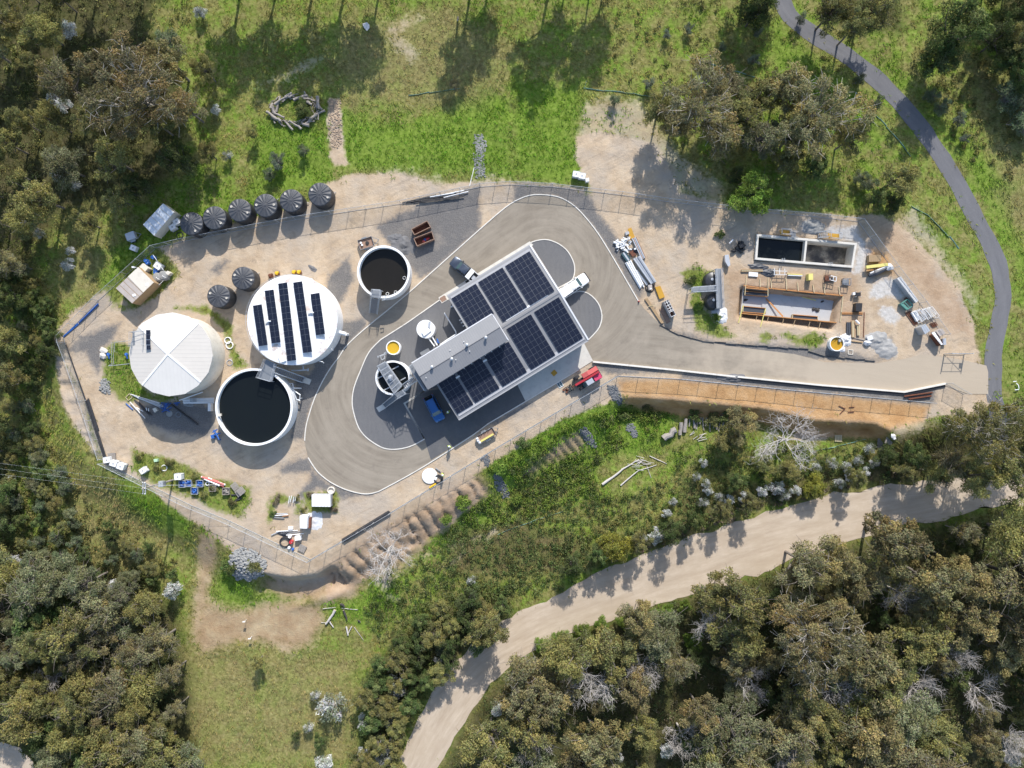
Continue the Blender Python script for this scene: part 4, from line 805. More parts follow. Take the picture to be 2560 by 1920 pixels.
# -- black rainwater tanks with ribbed lids
def poly_tank():
    root = thing('water_tank', (0, 0, 0), 'x', 'water tank', 'row of six black tanks along the fence')
    r, h = 1.86, 2.75; pr = [(r, -.2)]
    for i in range(9): z = .1+i*.28; pr += [(r, z), (r+.03, z+.06), (r+.03, z+.12), (r, z+.18)]
    pr += [(r, h-.12), (r+.02, h-.05), (r-.05, h)]
    MB().lathe((0, 0, 0), pr, 40).build('shell', 'black_poly', root, local=True, smooth=True)
    lid = MB(); n_ = 56; vs = []; fs = []
    rad = [(r-.05, h), (r-.12, h+.03), (1.2, h+.15), (.6, h+.25), (.30, h+.30)]
    for k_, (rr, z) in enumerate(rad):
        for j in range(n_): up = .075 if (j % 4 in (0, 1) and 1 <= k_ <= 3) else 0; a = 2*math.pi*(j+.5)/n_; vs.append((rr*math.cos(a), rr*math.sin(a), z+up))
    for k_ in range(len(rad)-1):
        for j in range(n_): fs.append((k_*n_+j, k_*n_+(j+1) % n_, (k_+1)*n_+(j+1) % n_, (k_+1)*n_+j))
    lid.add(vs, fs); lid.lathe((0, 0, 0), [(.30, h+.30), (.28, h+.34), (.16, h+.34), (.14, h+.38), (0, h+.4)], 14)
    lo = lid.build('lid', 'lid_poly', root, local=True)
    for a, nm, mt, rr in ((2.3, 'access_hatch', 'cream', .19), (-.75, 'inlet_strainer', 'cream', .17)): q = MB(); q.lathe((1.38*math.cos(a), 1.38*math.sin(a), h+.10), [(rr, 0), (rr, .12), (rr-.06, .13), (rr-.07, .09), (0, .09)], 16); q.build(nm, mt, root, local=True)
    q = MB(); q.tube([(r-.05, .3, .25), (r+.25, .3, .25), (r+.25, .3, .05)], .05, 8); q.build('outlet', 'pvc_grey', root, local=True)
    return root
proto = poly_tank(); lab = ['black ribbed rainwater tank beside the white site hut, end of row', 'black rainwater tank second from the white site hut', 'black rainwater tank third from the white site hut', 'black rainwater tank fourth from the white site hut', 'black rainwater tank fifth from the white site hut', 'black rainwater tank standing on bare sand at the far end from the hut']
tk = [(477.6,558.5),(535,544),(598,525),(663,513),(727,501),(799,485)]
for i, p in enumerate(tk):
    v = W(p, 2.9); v.z = gz(v.x, v.y)
    t_ = proto if i == 0 else dup(proto, v); t_.location = v; t_.rotation_euler[2] = (i*.37) % 1.2-.3; t_['label'] = lab[i]; t_.scale = (1.0+.02*(i % 2),)*2+(1,)
for p, l_ in (((545.6,740), 'black rainwater tank nearer the hip-roofed tank, in a pair'), ((607,695), 'black rainwater tank nearer the solar-topped tank, in a pair')):
    v = W(p, 2.9); v.z = gz(v.x, v.y); dup(proto, v, .5, label=l_, group='pair of black tanks by the white tanks')
# ================================================================ MAIN BUILDING
ze, zr = 3.7, 4.7
NWc, NE, SEc, SWc = (W(p, ze) for p in ((1118,741), (1325,614), (1470.7,849.4), (1144.7,1046.7)))
u = (NE-NWc).normalized(); v_ = Vector((u.y, -u.x, 0)); half = (SEc-NE).dot(v_)/2
RE = NE+v_*half; RE.z = zr; slope = (zr-ze)/half
def RP(a, b_, dz=0): q = RE+u*a+v_*b_; q.z = zr-slope*abs(b_)+dz; return q        # a along u from E gable, b from ridge towards SE
aNW = (NWc-NE).dot(u); aSW = (SWc-NE).dot(u)
bld = thing('treatment_building', (RE.x+aNW/2*u.x, RE.y+aNW/2*u.y, 0), 'long grey metal building with raised roof and blocks of solar panels', 'building')
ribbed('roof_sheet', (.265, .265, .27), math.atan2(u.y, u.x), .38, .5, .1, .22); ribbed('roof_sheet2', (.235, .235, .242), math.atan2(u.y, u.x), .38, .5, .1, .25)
def slab4(mb_, q, t): mb_.add([p for p in q]+[p-Vector((0, 0, t)) for p in q], [(0, 1, 2, 3), (7, 6, 5, 4), (0, 4, 5, 1), (1, 5, 6, 2), (2, 6, 7, 3), (3, 7, 4, 0)])
def fixq(q): return q if (q[1]-q[0]).cross(q[2]-q[0]).z > 0 else q[::-1]
q = MB(); slab4(q, fixq([RP(aNW, -half), RP(0, -half), RP(0, 0), RP(aNW, 0)]), .1); q.build('roof', 'roof_sheet', bld)
q = MB(); slab4(q, fixq([RP(aSW, 0), RP(0, 0), RP(0, half), RP(aSW, half)]), .1); q.build('roof', 'roof_sheet', bld)
q = MB(); q.beam(RP(aNW+6, -.62, .05), RP(-1.8, -.62, .05), .3, .06); q.build('ridge_walkway', 'white', bld)
q = MB(); q.beam(RP(aSW, .02, .04), RP(-.1, .02, .04), .3, .05); q.build('ridge_cap', 'roof_sheet2', bld)
q = MB()
for a, b_ in ((RP(.06, -half), RP(.06, 0)), (RP(.06, 0), RP(.06, half))): q.beam(a+Vector((0, 0, .02)), b_+Vector((0, 0, .02)), .26, .14)
q.build('barge_board', 'roof_trim', bld)
for a0_, b0_, nm in ((aNW, -half-.08, 'gutter'), (aSW, half+.1, 'gutter')): q = MB(); q.beam(RP(a0_, b0_, -.06), RP(0, b0_, -.06), .2, .14); q.build(nm, 'roof_grey', bld)
q = MB(); i_ = .35
def wallpoly(a0_, b0_, a1_, b1_): return [tuple((RE+u*a+v_*b_)[:2]) for a, b_ in ((a0_, b0_), (a1_, b0_), (a1_, b1_), (a0_, b1_))]
q.prism(wallpoly(aNW+i_, -half+i_, -i_, 0), -.2, ze+.12); q.prism(wallpoly(aSW+i_, 0.003, -i_-.003, half-i_), -.2, ze+.12); q.build('wall', 'wall_grey', bld)
for k_ in range(3): q = MB(); p = RE+u*(-4-6*k_)+v_*(half-i_+.03); q.box((p.x, p.y, 1.6), (3.6, .06, 3.2), math.atan2(u.y, u.x)); q.build('roller_door', 'galv', bld)
PU, PV = 1.533, .955
def block(corner_px, nu, nv, frm='TL'):
    c0 = W(corner_px, 4.25)-RE; a0_ = c0.dot(u); b0_ = c0.dot(v_)
    if frm == 'BL': b0_ -= nv*PV
    for i in range(nu):
        for j in range(nv):
            a = a0_+(i+.5)*PU; b_ = b0_+(j+.5)*PV; p = RP(a, b_, .14); nb = Vector((0, 0, -slope if b_ > 0 else slope)); ev = (v_+nb).normalized(); R = Matrix((u, -ev, u.cross(-ev))).transposed(); panel(bld, p, R)
    rl = MB()
    for j in range(nv+1):
        if j % 2 == 0: rl.beam(RP(a0_, b0_+j*PV*.98+.02, .075), RP(a0_+nu*PU, b0_+j*PV*.98+.02, .075), .05, .06)
    rl.build('panel_rail', 'galv', bld)
for p, nu, nv, f_ in ((T1('A',900,465),3,8,'TL'), (T1('A',525,690),3,8,'TL'), (T1('A',155,915),3,6,'TL'), (T1('A',1300,1110),3,8,'TL'), (T1('B',1470,240),3,8,'TL'), (T1('B',1420,1035),3,6,'BL'), (T1('B',1040,1260),3,6,'BL'), (T1('B',790,1415),2,6,'BL')): block(p, nu, nv, f_)
# raised plant room
z2, z3 = 7.3, 7.75; Q = [W(p, z2) for p in ((1034,906.6), (1230.6,785.4), (1270.3,852.3), (1065,976))]
cQ = sum(Q, Vector())/4; la = ((Q[1]-Q[0]).length+(Q[2]-Q[3]).length)/4; lb = ((Q[3]-Q[0]).dot(v_)+(Q[2]-Q[1]).dot(v_))/4
def RQ(a, b_, dz=0): p = cQ+u*a+v_*b_; p.z = z3-(z3-z2)*abs(b_)/lb+dz; return p
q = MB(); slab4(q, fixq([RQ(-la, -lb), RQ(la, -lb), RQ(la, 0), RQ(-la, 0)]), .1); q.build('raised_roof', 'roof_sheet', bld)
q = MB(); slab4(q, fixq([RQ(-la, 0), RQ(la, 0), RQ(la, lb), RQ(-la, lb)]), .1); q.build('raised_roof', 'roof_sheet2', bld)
q = MB(); q.beam(RQ(-la, 0, .02), RQ(la, 0, .02), .10, .04); q.build('ridge_cap', 'wall_dark', bld)
q = MB(); q.beam(RQ(la+.05, -lb, .02), RQ(la+.05, lb, .02), .14, .16); q.build('barge_board', 'roof_trim', bld)
q = MB(); q.beam(RQ(-la, -lb-.1, -.08), RQ(la, -lb-.1, -.08), .16, .14); q.build('gutter', 'roof_trim', bld)
q = MB(); q.prism([tuple((cQ+u*a+v_*b_)[:2]) for a, b_ in ((-la+.3, -lb+.25), (la-.3, -lb+.25), (la-.3, lb-.25), (-la+.3, lb-.25))], -.2, z2-.02); q.build('raised_wall', 'wall_grey', bld)
for p in T('B',(445,760),(717,650),(927,455),(1188,355)):
    o_ = W(p, z3); a = (o_-cQ).dot(u); b_ = (o_-cQ).dot(v_); g = RQ(a, b_); q = MB(); q.lathe(g, [(.16, -.1), (.16, .3), (.22, .34), (.26, .45), (.22, .58), (.1, .64), (0, .64)], 12); q.build('roof_vent', 'galv', bld, smooth=True)
for p in T('B',(882,412),(693,528),(963,542),(773,660),(360,910)): o_ = W(p, z3); a = (o_-cQ).dot(u); b_ = (o_-cQ).dot(v_); g = RQ(a, b_); q = MB(); q.lathe(g, [(.07, -.05), (.07, .22), (0, .24)], 8); q.build('vent_pipe', 'white', bld)
q = MB(); q.prism([tuple(W(p, 6.2)[:2]) for p in T('B',(190,760),(230,745),(390,1045),(350,1060))], 6.1, 6.2); q.build('shadow_gap_strip', 'wall_dark', bld)  # dark strip standing in for the shadowed recess at the raised roof's end
q = MB()
for p in T('B',(1175,673),(800,898)): g = W(p, 4.6); q.box(g, (.7, .28, .25), math.atan2(u.y, u.x)); 
q.build('roof_duct', 'white', bld)
for p in T('B',(735,858),(885,778),(990,712),(1108,640),(1178,592),(1265,545),(1375,480)): g = W(p, 6.6); q = MB(); q.box(g, (.12, .25, .12), math.atan2(u.y, u.x)); q.build('light_fitting', 'white', bld)
ld = thing('upper_landing', W((1040,940), 0), 'galvanised railed landing at the raised end of the grey building', 'landing')
platform(ld, T('B',(130,755),(190,715),(375,1050),(345,1090)), 5.3, rails=(0, 3))
q = MB(); g = RP(-.3, 1.2); g = W(T1('A',1690,890), 4.4); q.tube([g+Vector((-.2, .9, .1)), g, g+Vector((0, -.3, -1.2))], .08, 8); q.box(g, (.5, .4, .3), .5); q.build('downpipe_head', 'white', bld)
for p in T('A',(150,1040),(265,1225),(290,1260),(315,1305)): g = W(p, 2.4); q = MB(); q.tube([g, g+u*.5+Vector((0, 0, 0))], .10, 8); q.build('wall_vent', 'white', bld)
# drain grates and lids by the building
def lidbox(p, sx, sy, rz, matn, label, z=.13, frame='concrete'):
    g = W(p); r_ = thing('inspection_pit', g, label, 'pit'); MB().box((g.x, g.y, z/2), (sx+.25, sy+.25, z), rz).build('surround', frame, r_); MB().box((g.x, g.y, z+.01), (sx, sy, .03), rz).build('lid', matn, r_)
ub = math.atan2(u.y, u.x)
lidbox(T1('A',45,925), .95, .8, ub, 'rust_light', 'rust-brown pit lid in a white concrete surround'); lidbox(T1('A',380,690), .6, .5, ub, 'black', 'black grate lid near the dark utility truck')
lidbox(T1('B',2130,843), .6, .55, ub+.2, 'ochre', 'ochre square lid on the shaded concrete apron', frame='ochre')
g = W(T1(5,1728,1317)); r_ = thing('panel_frame', g, 'small white-framed glazed panel lying beside the concrete apron', 'panel'); MB().box((g.x, g.y, .05), (.85, 1.0, .08), .55).build('frame', 'white', r_); q = MB(); [q.box((g.x+.2*s_*math.cos(.55), g.y+.2*s_*math.sin(.55), .1), (.32, .8, .03), .55) for s_ in (-1, 1)]; q.build('pane', 'glass_blue', r_)
# -- rectangular two-cell tank
zt_ = .45; O = [W(p, zt_) for p in T(7,(318,362),(1185,440),(1150,655),(303,583))]; rc = thing('rectangular_tank', sum(O, Vector())/4-Vector((0, 0, zt_)), 'rectangular two-cell concrete tank, one cell of black water, one nearly dry', 'tank')
def inset(P_, t):
    c_ = sum(P_, Vector())/len(P_); n_ = len(P_); out = []
    for i in range(n_):
        a, b_, d = P_[i-1], P_[i], P_[(i+1) % n_]; e1 = (b_-a).normalized(); e2 = (d-b_).normalized(); n1 = Vector((-e1.y, e1.x, 0)); n2 = Vector((-e2.y, e2.x, 0))
        if n1.dot(c_-b_) < 0: n1 = -n1; n2 = -n2
        m_ = (n1+n2); m_ = m_/m_.dot(n1); out.append(b_+m_*t)
    return out
I_ = inset(O, .36)
for i in range(4): q = MB(); a, b_, a2, b2 = O[i], O[(i+1) % 4], I_[i], I_[(i+1) % 4]; q.prism([(a.x, a.y), (b_.x, b_.y), (b2.x, b2.y), (a2.x, a2.y)], -2.8, zt_); q.build('wall', 'concrete', rc)
d0, d1 = W(T1(7,750,400), zt_), W(T1(7,728,612), zt_); q = MB(); q.beam((d0.x, d0.y, -1.2), (d1.x, d1.y, -1.2), .32, 3.2); q.build('divider_wall', 'concrete', rc)
q = MB(); q.prism([(p.x, p.y) for p in (I_[0], d0, d1, I_[3])], -.9, -.6); q.build('water', 'water_dark', rc)
m, n, b = newmat('wet_floor'); pos = node(n, 'ShaderNodeNewGeometry').outputs['Position']; r = ramp(n, [(.42, (.05, .045, .04)), (.55, (.16, .14, .11)), (.62, (.34, .30, .23))]); n.links.new(noise(n, .5, 5, .6, pos), r.inputs[0]); n.links.new(r.outputs[0], b.inputs['Base Color']); b.inputs['Roughness'].default_value = .4
q = MB(); q.prism([(p.x, p.y) for p in (d0, I_[1], I_[2], d1)], -2.75, -2.3); q.build('floor', 'wet_floor', rc)
for p in T(7,(540,590),(948,625)): 
    g = W(p, .5); q = MB()
    for s_ in (-.18, .18): q.tube([g+Vector((s_, .25, -.8)), g+Vector((s_, .25, .5)), g+Vector((s_, -.25, .5)), g+Vector((s_, -.25, -.05))], .04, 6)
    q.build('ladder_hoop', 'galv', rc)
for p0, p1, l_ in (((515,325),(600,375), 'ochre-floored steel stair landing at the black-water end of the rectangular tank'), ((935,355),(1030,410), 'ochre-floored steel stair landing at the nearly dry end of the rectangular tank')):
    r_ = thing('stair_landing', W(T1(7,(p0[0]+p1[0])/2,(p0[1]+p1[1])/2)), l_, 'landing'); zz = .95
    Q4 = [W(p, zz) for p in T(7, p0, (p1[0], p0[1]+8), p1, (p0[0]+8, p1[1]-5))]; q = MB(); q.prism([(p.x, p.y) for p in Q4], zz-.08, zz); q.build('deck', 'ochre', r_)
    q = MB()
    for i in range(4):
        a, b_ = Q4[i], Q4[(i+1) % 4]; q.tube([a+Vector((0, 0, 1)), b_+Vector((0, 0, 1))], .04, 6); q.tube([a+Vector((0, 0, .5)), b_+Vector((0, 0, .5))], .03, 6); q.tube([a+Vector((0, 0, 1)), (a.x, a.y, -.1)], .04, 6)
    q.build('handrail', 'galv', r_)
    xs = (610, 660) if p0[0] < 700 else (930, 835)
    stair(r_, T(7,(xs[0],340),(xs[0],390)), T(7,(xs[1],352),(xs[1],400)), zz, .08, 6)
# -- excavation with slab and formwork
sl_ = thing('tank_slab', W(T1('C',1000,560), -1.7), 'poured grey concrete slab in the formwork excavation', 'slab')
SZ = -1.45
SP = [W(p, SZ) for p in T('C',(225,330),(1900,430),(1845,860),(190,730))]; q = MB(); q.prism([(p.x, p.y) for p in SP], SZ-.5, SZ); q.build('slab', 'slab', sl_)
q = MB()
for a, b_ in (((255,255),(215,680)),): q.beam(W(T1('C',*a), SZ+.4), W(T1('C',*b_), SZ+.4), .12, .8)
q.build('edge_upstand', 'concrete', sl_)
for k_, (a, b_, zt2) in enumerate((((300,330),(690,395),-.7), ((265,590),(650,690),-.7), ((1120,735),(1550,800),-.95))):
    r_ = thing('form_box', W(T1('C',(a[0]+b_[0])/2,(a[1]+b_[1])/2), SZ), ['dark formwork trough against the upslope side of the excavation', 'dark formwork trough at the corner of the excavation with pale props', 'low dark shutter box on the sunlit edge of the slab'][k_], 'formwork')
    Q4 = [W(p, zt2) for p in T('C', (a[0], a[1]), (b_[0], a[1]+35), (b_[0], b_[1]+30), (a[0]-8, b_[1]))]; q = MB(); q.prism([(p.x, p.y) for p in Q4], SZ, zt2-.12); q.build('infill', 'tarp_black', r_)
    for i in range(4): q = MB(); q.beam(Q4[i]-Vector((0, 0, .2)), Q4[(i+1) % 4]-Vector((0, 0, .2)), .1, .5); q.build('board', 'orange_steel' if i in (0, 2) else 'timber_pale', r_)
# walers, props, boards
def bar(name, n_, a, b_, za, zb, w, h, matn, label, cat, group=None):
    q = MB(); A, B = W(T1(n_, *a), za), W(T1(n_, *b_), zb); q.beam(A, B, w, h); return tag(q.build(name, matn, loc=(A+B)/2), label, cat, group)
for (a, b_) in (((270,235),(690,290)), ((700,280),(1985,410)), ((300,270),(690,310))): bar('form_waler', 'C', a, b_, .12, .12, .16, .14, 'orange_steel', 'orange-brown timber waler along the upslope edge of the excavation', 'beam', 'walers on the upslope edge')
for (a, b_) in (((960,345),(1670,410)), ((1130,365),(1640,405))): bar('form_waler', 'C', a, b_, -.3, -.3, .12, .14, 'timber_pale', 'pale timber waler inside the upslope form wall', 'beam', 'inner walers of the form wall')
q = MB(); A, B = W(T1('C',700,300), -.9), W(T1('C',1940,425), -.9); q.beam(A, B, .1, 1.9); tag(q.build('form_wall', 'orange_steel', loc=(A+B)/2), 'long orange-brown form panel wall on the upslope side of the slab', 'formwork')
bar('form_waler', 'C', (215,712), (1925,880), -.15, -.15, .14, .14, 'orange_steel', 'long orange-brown waler along the lower side of the slab', 'beam')
q = MB(); A, B = W(T1('C',240,725), -1.1), W(T1('C',1900,880), -1.1); q.beam(A, B, .08, 1.6); tag(q.build('form_wall', 'timber', loc=(A+B)/2), 'long timber form panel wall on the lower side of the slab', 'formwork')
bar('form_waler', 'C', (1985,420), (1940,860), .1, .1, .12, .12, 'timber_pale', 'pale straight-edge timber across the end of the slab', 'beam'); bar('form_waler', 'C', (1945,425), (1895,1000), -.6, -.6, .1, .9, 'rust', 'rusty end shutter panel of the excavation', 'formwork')
for i, (a, b_) in enumerate((((320,60),(290,400)), ((550,110),(555,260)), ((690,90),(690,415)), ((740,140),(752,285)), ((1000,110),(1015,305)), ((1200,180),(1215,330)), ((1465,215),(1488,355)), ((1655,220),(1675,375)), ((1910,250),(1935,400)))): bar('form_prop', 'C', a, b_, .08, .3, .09, .09, 'timber_pale', 'pale timber prop bracing the upslope form wall', 'prop', 'timber props on the upslope side')
for i, (a, b_) in enumerate((((235,740),(215,900)), ((500,760),(465,900)), ((700,770),(655,935)), ((960,810),(925,960)), ((1160,830),(1110,970)), ((1415,860),(1370,1020)), ((1595,870),(1555,1030)))): bar('form_prop', 'C', a, b_, -.2, -.3, .09, .09, 'timber', 'brown timber prop bracing the lower form wall', 'prop', 'timber props on the lower side')
for a, b_ in (((265,570),(180,880)), ((650,630),(560,950))): bar('form_prop', 'C', a, b_, .25, .05, .12, .1, 'yellow_pale', 'yellowish timber prop leaning over the excavation corner', 'prop', 'yellow timber props at the corner')
bar('plank', 'C', (660,460), (950,770), SZ+.1, SZ+.7, .25, .06, 'orange_steel', 'orange-brown plank leaning diagonally across the slab', 'plank')
bar('plank', 'C', (1280,430), (1520,490), SZ+.05, SZ+.05, .14, .06, 'yellow_pale', 'yellow timber lying on the slab', 'plank')
for a, b_ in (((1950,705),(2330,705)), ((1950,725),(2330,728))): bar('form_waler', 'C', a, b_, .1, .1, .12, .12, 'orange_steel', 'orange-brown waler lying past the end of the slab', 'beam', 'walers beside the pit end')
for k_, (x, y, s_) in enumerate(((1480,640,.3),(1540,660,.35),(1625,512,.18),(300,485,.25),(1890,665,.2))):
    g = W(T1('C',x,y), SZ); q = MB(); q.blob(g+Vector((0, 0, s_*.3)), s_, k_, .5); q.box(g+Vector((.2, .1, .08)), (s_*1.6, s_*.5, .12), k_); q.box(g+Vector((-.15, -.1, .1)), (s_*.5, s_*1.4, .1), k_*.7); tag(q.build('tool_heap', 'char' if k_ != 4 else 'white', loc=g), ['dark tool heap on the sunlit half of the slab', 'larger dark tool heap next to another on the slab', 'small dark tool on the far half of the slab', 'dark pump with hose on the shaded end of the slab', 'white bag at the end edge of the slab'][k_], 'tool')
# -- twin dark tanks under a steel walkway
for p, l_ in (((1395,900), 'black domed tank under the walkway, nearer the pump rubble'), ((1408,1078), 'black domed tank under the walkway, nearer the white tarp')):
    g = W(T1(6, *p), 1.6); g.z = 0; r_ = thing('domed_tank', g, l_, 'tank'); MB().lathe(g, [(1.45, -.2), (1.45, 1.3), (1.3, 1.6), (.8, 1.85), (.25, 1.95), (0, 1.95)], 36).build('shell', 'black_poly', r_, smooth=True); MB().lathe(g+Vector((-.3, .1, 1.9)), [(.22, 0), (.22, .12), (0, .14)], 14).build('hatch', 'galv', r_)
wk = thing('steel_walkway', W(T1(6,1445,970)), 'T-shaped galvanised walkway over the two black domed tanks', 'walkway')
for Q4 in (T(6,(1412,805),(1462,800),(1475,1140),(1425,1145)), T(6,(1205,965),(1415,950),(1420,995),(1208,1005))):
    platform(wk, Q4, 2.5, rails=(1, 3) if Q4[0][0] > 1780 else (0, 2), rail_h=.9)
# -- yellow tank in the right yard
g = W(T1('C',1885,1240), 1.1); rootR, cR, rR = open_tank(T1('C',1885,1240), 18.5, 1.1, .3, .14, 'white round tank of ochre liquid beside the grassy strip', 'water_ochre', n=36)
q = MB(); ladder(q, W(T1('C',1905,1180), .4), W(T1('C',1905,1050), 1.9)); q.build('ladder', 'galv', rootR)
q = MB(); g = W(T1('C',1925,1185), .95); q.box(g, (.35, .4, .4), .3); q.tube([g, g+Vector((.1, .6, .5))], .06, 6); q.build('pump', 'wall_grey', rootR)
# ================================================================ VEHICLES
def ang(a, b_): return math.atan2(-(b_[1]-a[1]), b_[0]-a[0])
def loft(mb_, st, cap=True):
    k = len(st[0][1]); vs = []; fs = []
    for x, ring in st: vs += [(x, y, z) for y, z in ring]
    for i in range(len(st)-1):
        for j in range(k): fs.append((i*k+j, i*k+(j+1) % k, (i+1)*k+(j+1) % k, (i+1)*k+j))
    if cap: fs += [tuple(range(k))[::-1], tuple((len(st)-1)*k+j for j in range(k))]
    return mb_.add(vs, fs)
def sec(w, z0, z1, sh=.08, tum=.06):     # body section: half width, sill, top, shoulder roundness, tumblehome
    return [(-w+.06, z0), (w-.06, z0), (w, z0+.15), (w, z1-.25), (w-tum*.5, z1-sh), (w-tum-sh, z1), (-w+tum+sh, z1), (-w+tum*.5, z1-sh), (-w, z1-.25), (-w, z0+.15)]
def wheel(root, x, y, r=.37, w=.25):
    t = MB(); t.lathe((0, 0, 0), [(r*.62, -w/2), (r*.94, -w/2), (r, -w/2+.04), (r, w/2-.04), (r*.94, w/2), (r*.62, w/2)], 20)
    t.v = [(a+x, c_*(1)+y, b_+r) for a, b_, c_ in t.v]; o = t.build('wheel', 'rubber', root, local=True)
    h = MB(); h.lathe((0, 0, 0), [(0, -w/2+.03), (r*.62, -w/2+.02), (r*.62, w/2-.02), (0, w/2-.03)], 12); h.v = [(a+x, c_+y, b_+r) for a, b_, c_ in h.v]; h.build('rim', 'steel', o, local=True)
def vehicle(kind, name, p0, p1, label, body, length):    # p0 front pixel, p1 rear pixel
    pc_ = ((p0[0]+p1[0])/2, (p0[1]+p1[1])/2); g = W(pc_, .9); g.z = .05; root = thing(name, g, label, 'car' if kind == 'wagon' else 'utility truck', rz=ang(p1, p0)); k = length/5.3
    def X(l): return [(x*k, r) for x, r in l]
    q = MB()
    if kind == 'wagon':
        loft(q, X([(2.62, sec(.62, .35, .62)), (2.5, sec(.82, .25, .78)), (2.1, sec(.92, .22, .92)), (1.2, sec(.94, .22, 1.02)), (0, sec(.95, .22, 1.05)), (-1.8, sec(.94, .22, 1.06)), (-2.45, sec(.88, .25, 1.02)), (-2.6, sec(.78, .4, .92))]))
    else:
        loft(q, X([(2.64, sec(.66, .4, .78)), (2.5, sec(.86, .32, .98)), (2.0, sec(.93, .3, 1.1)), (1.1, sec(.95, .3, 1.16)), (0, sec(.95, .3, 1.16)), (-.75, sec(.95, .3, 1.14)), (-2.5, sec(.93, .35, 1.1)), (-2.6, sec(.9, .42, 1.05))]))
    q.build('body', body, root, local=True, smooth=True)
    # cabin
    if kind == 'wagon': xs = (1.35, .62, -1.75, -2.4); zt = 1.62; zb = 1.0
    else: xs = (1.25, .55, -.65, -.95); zt = 1.82; zb = 1.12
    wt, wb = .64, .86
    q = MB(); q.add([(xs[0]*k, -wb, zb), (xs[0]*k, wb, zb), (xs[1]*k, wt, zt-.05), (xs[1]*k, -wt, zt-.05), (xs[2]*k, -wt, zt-.05), (xs[2]*k, wt, zt-.05), (xs[3]*k, wb, zb), (xs[3]*k, -wb, zb)], [(0, 1, 2, 3), (3, 2, 5, 4), (4, 5, 6, 7), (1, 6, 5, 2), (0, 3, 4, 7), (0, 7, 6, 1)]); q.build('cabin', 'glass', root, local=True)
    rf_ = MB(); loft(rf_, [((xs[1]+.12)*k, [(-wt, zt-.06), (wt, zt-.06), (wt-.06, zt-.02), (-wt+.06, zt-.02)]), ((xs[1]-.15)*k, [(-wt-.03, zt-.07), (wt+.03, zt-.07), (wt-.1, zt+.03), (-wt+.1, zt+.03)]), ((xs[2]+.1)*k, [(-wt-.03, zt-.07), (wt+.03, zt-.07), (wt-.1, zt+.02), (-wt+.1, zt+.02)]), ((xs[2]-.1)*k, [(-wt, zt-.08), (wt, zt-.08), (wt-.06, zt-.04), (-wt+.06, zt-.04)])]); rf_.build('roof', body, root, local=True, smooth=True)
    pl_ = MB()
    for s_ in (-1, 1):
        for xa, xb in ((xs[0], xs[1]), (xs[3], xs[2])): pl_.beam((xa*k, s_*(wb+.01), zb), (xb*k, s_*(wt+.01), zt-.04), .07, .06)
        if kind == 'wagon': pl_.tube([(xs[1]*k-.1, s_*(wt-.04), zt+.06), (xs[2]*k, s_*(wt-.04), zt+.06)], .025, 6)
        pl_.beam(((xs[1]+xs[2])/2*k, s_*(wb+.01), zb), ((xs[1]+xs[2])/2*k, s_*(wt+.01), zt-.05), .06, .08)
    pl_.build('pillar', body, root, local=True)
    q = MB(); q.add([((xs[0]-.03)*k+.02, -wb+.1, zb+.05), ((xs[0]-.03)*k+.02, wb-.1, zb+.05), ((xs[1]+.06)*k+.02, wt-.06, zt-.09), ((xs[1]+.06)*k+.02, -wt+.06, zt-.09)], [(0, 1, 2, 3)]); q.build('windscreen', 'glass_blue', root, local=True)
    for s_ in (-1, 1):
        h_ = MB(); h_.box((2.42*k, s_*.62, .82 if kind != 'wagon' else .68), (.22, .3, .14), s_*.35); h_.build('headlight', 'lamp_clear', root, local=True)
        h_ = MB(); h_.box((-2.55*k, s_*.8, .9), (.1, .14, .3)); h_.build('tail_light', 'light_red', root, local=True)
        h_ = MB(); h_.box(((xs[0]-.35)*k, s_*(.98), 1.12 if kind == 'wagon' else 1.25), (.16, .2, .14), s_*.2); h_.build('mirror', 'black' if kind == 'ute_dark' else body, root, local=True)
    for x in (1.62*k, -1.6*k):
        for s_ in (-1, 1): wheel(root, x, s_*.8)
    if kind == 'ute_dark':
        q = MB(); q.box((-1.35*k, 0, 1.45), (.75*k, 1.72, .75)); q.box((-2.1*k, .8, 1.2), (1.0*k, .1, .5)); q.box((-2.1*k, -.8, 1.2), (1.0*k, .1, .5)); q.box((-2.58*k, 0, 1.15), (.08, 1.7, .35)); q.build('tray_box', 'white', root, local=True)
        q = MB(); q.box((-2.12*k, 0, 1.12), (.9*k, 1.5, .05)); q.build('tray_floor', 'black', root, local=True); q = MB(); q.box((-2.15*k, .1, 1.3), (.5, .62, .34)); q.build('toolbox', 'galv', root, local=True)
    elif kind == 'ute_white':
        q = MB(); loft(q, X([(-.7, [(-.86, 1.1), (.86, 1.1), (.72, 1.78), (-.72, 1.78)]), (-2.45, [(-.86, 1.1), (.86, 1.1), (.74, 1.74), (-.74, 1.74)]), (-2.58, [(-.84, 1.1), (.84, 1.1), (.7, 1.6), (-.7, 1.6)])])); q.build('canopy', body, root, local=True)
        q = MB(); q.box((-2.66*k, 0, .55), (.16, 1.7, .2)); q.box((2.72*k, 0, .6), (.16, 1.75, .35)); q.build('bumper', 'black', root, local=True)
        for s_ in (-1, 1): q = MB(); q.box((-1.5*k, s_*.815, 1.42), (1.2, .03, .3), 0, Matrix.Rotation(s_*.2, 3, 'X')); q.build('canopy_window', 'glass', root, local=True)
    else:
        q = MB(); q.box((-2.45*k, 0, 1.28), (.04, 1.3, .4), 0, Matrix.Rotation(-.55, 3, 'Y')); q.build('rear_window', 'glass', root, local=True)
    return root
vehicle('ute_dark', 'utility_truck', T1('A',205,415), T1('A',460,625), 'dark blue-grey dual-cab utility truck with white tray box', 'grey_car', 5.2)
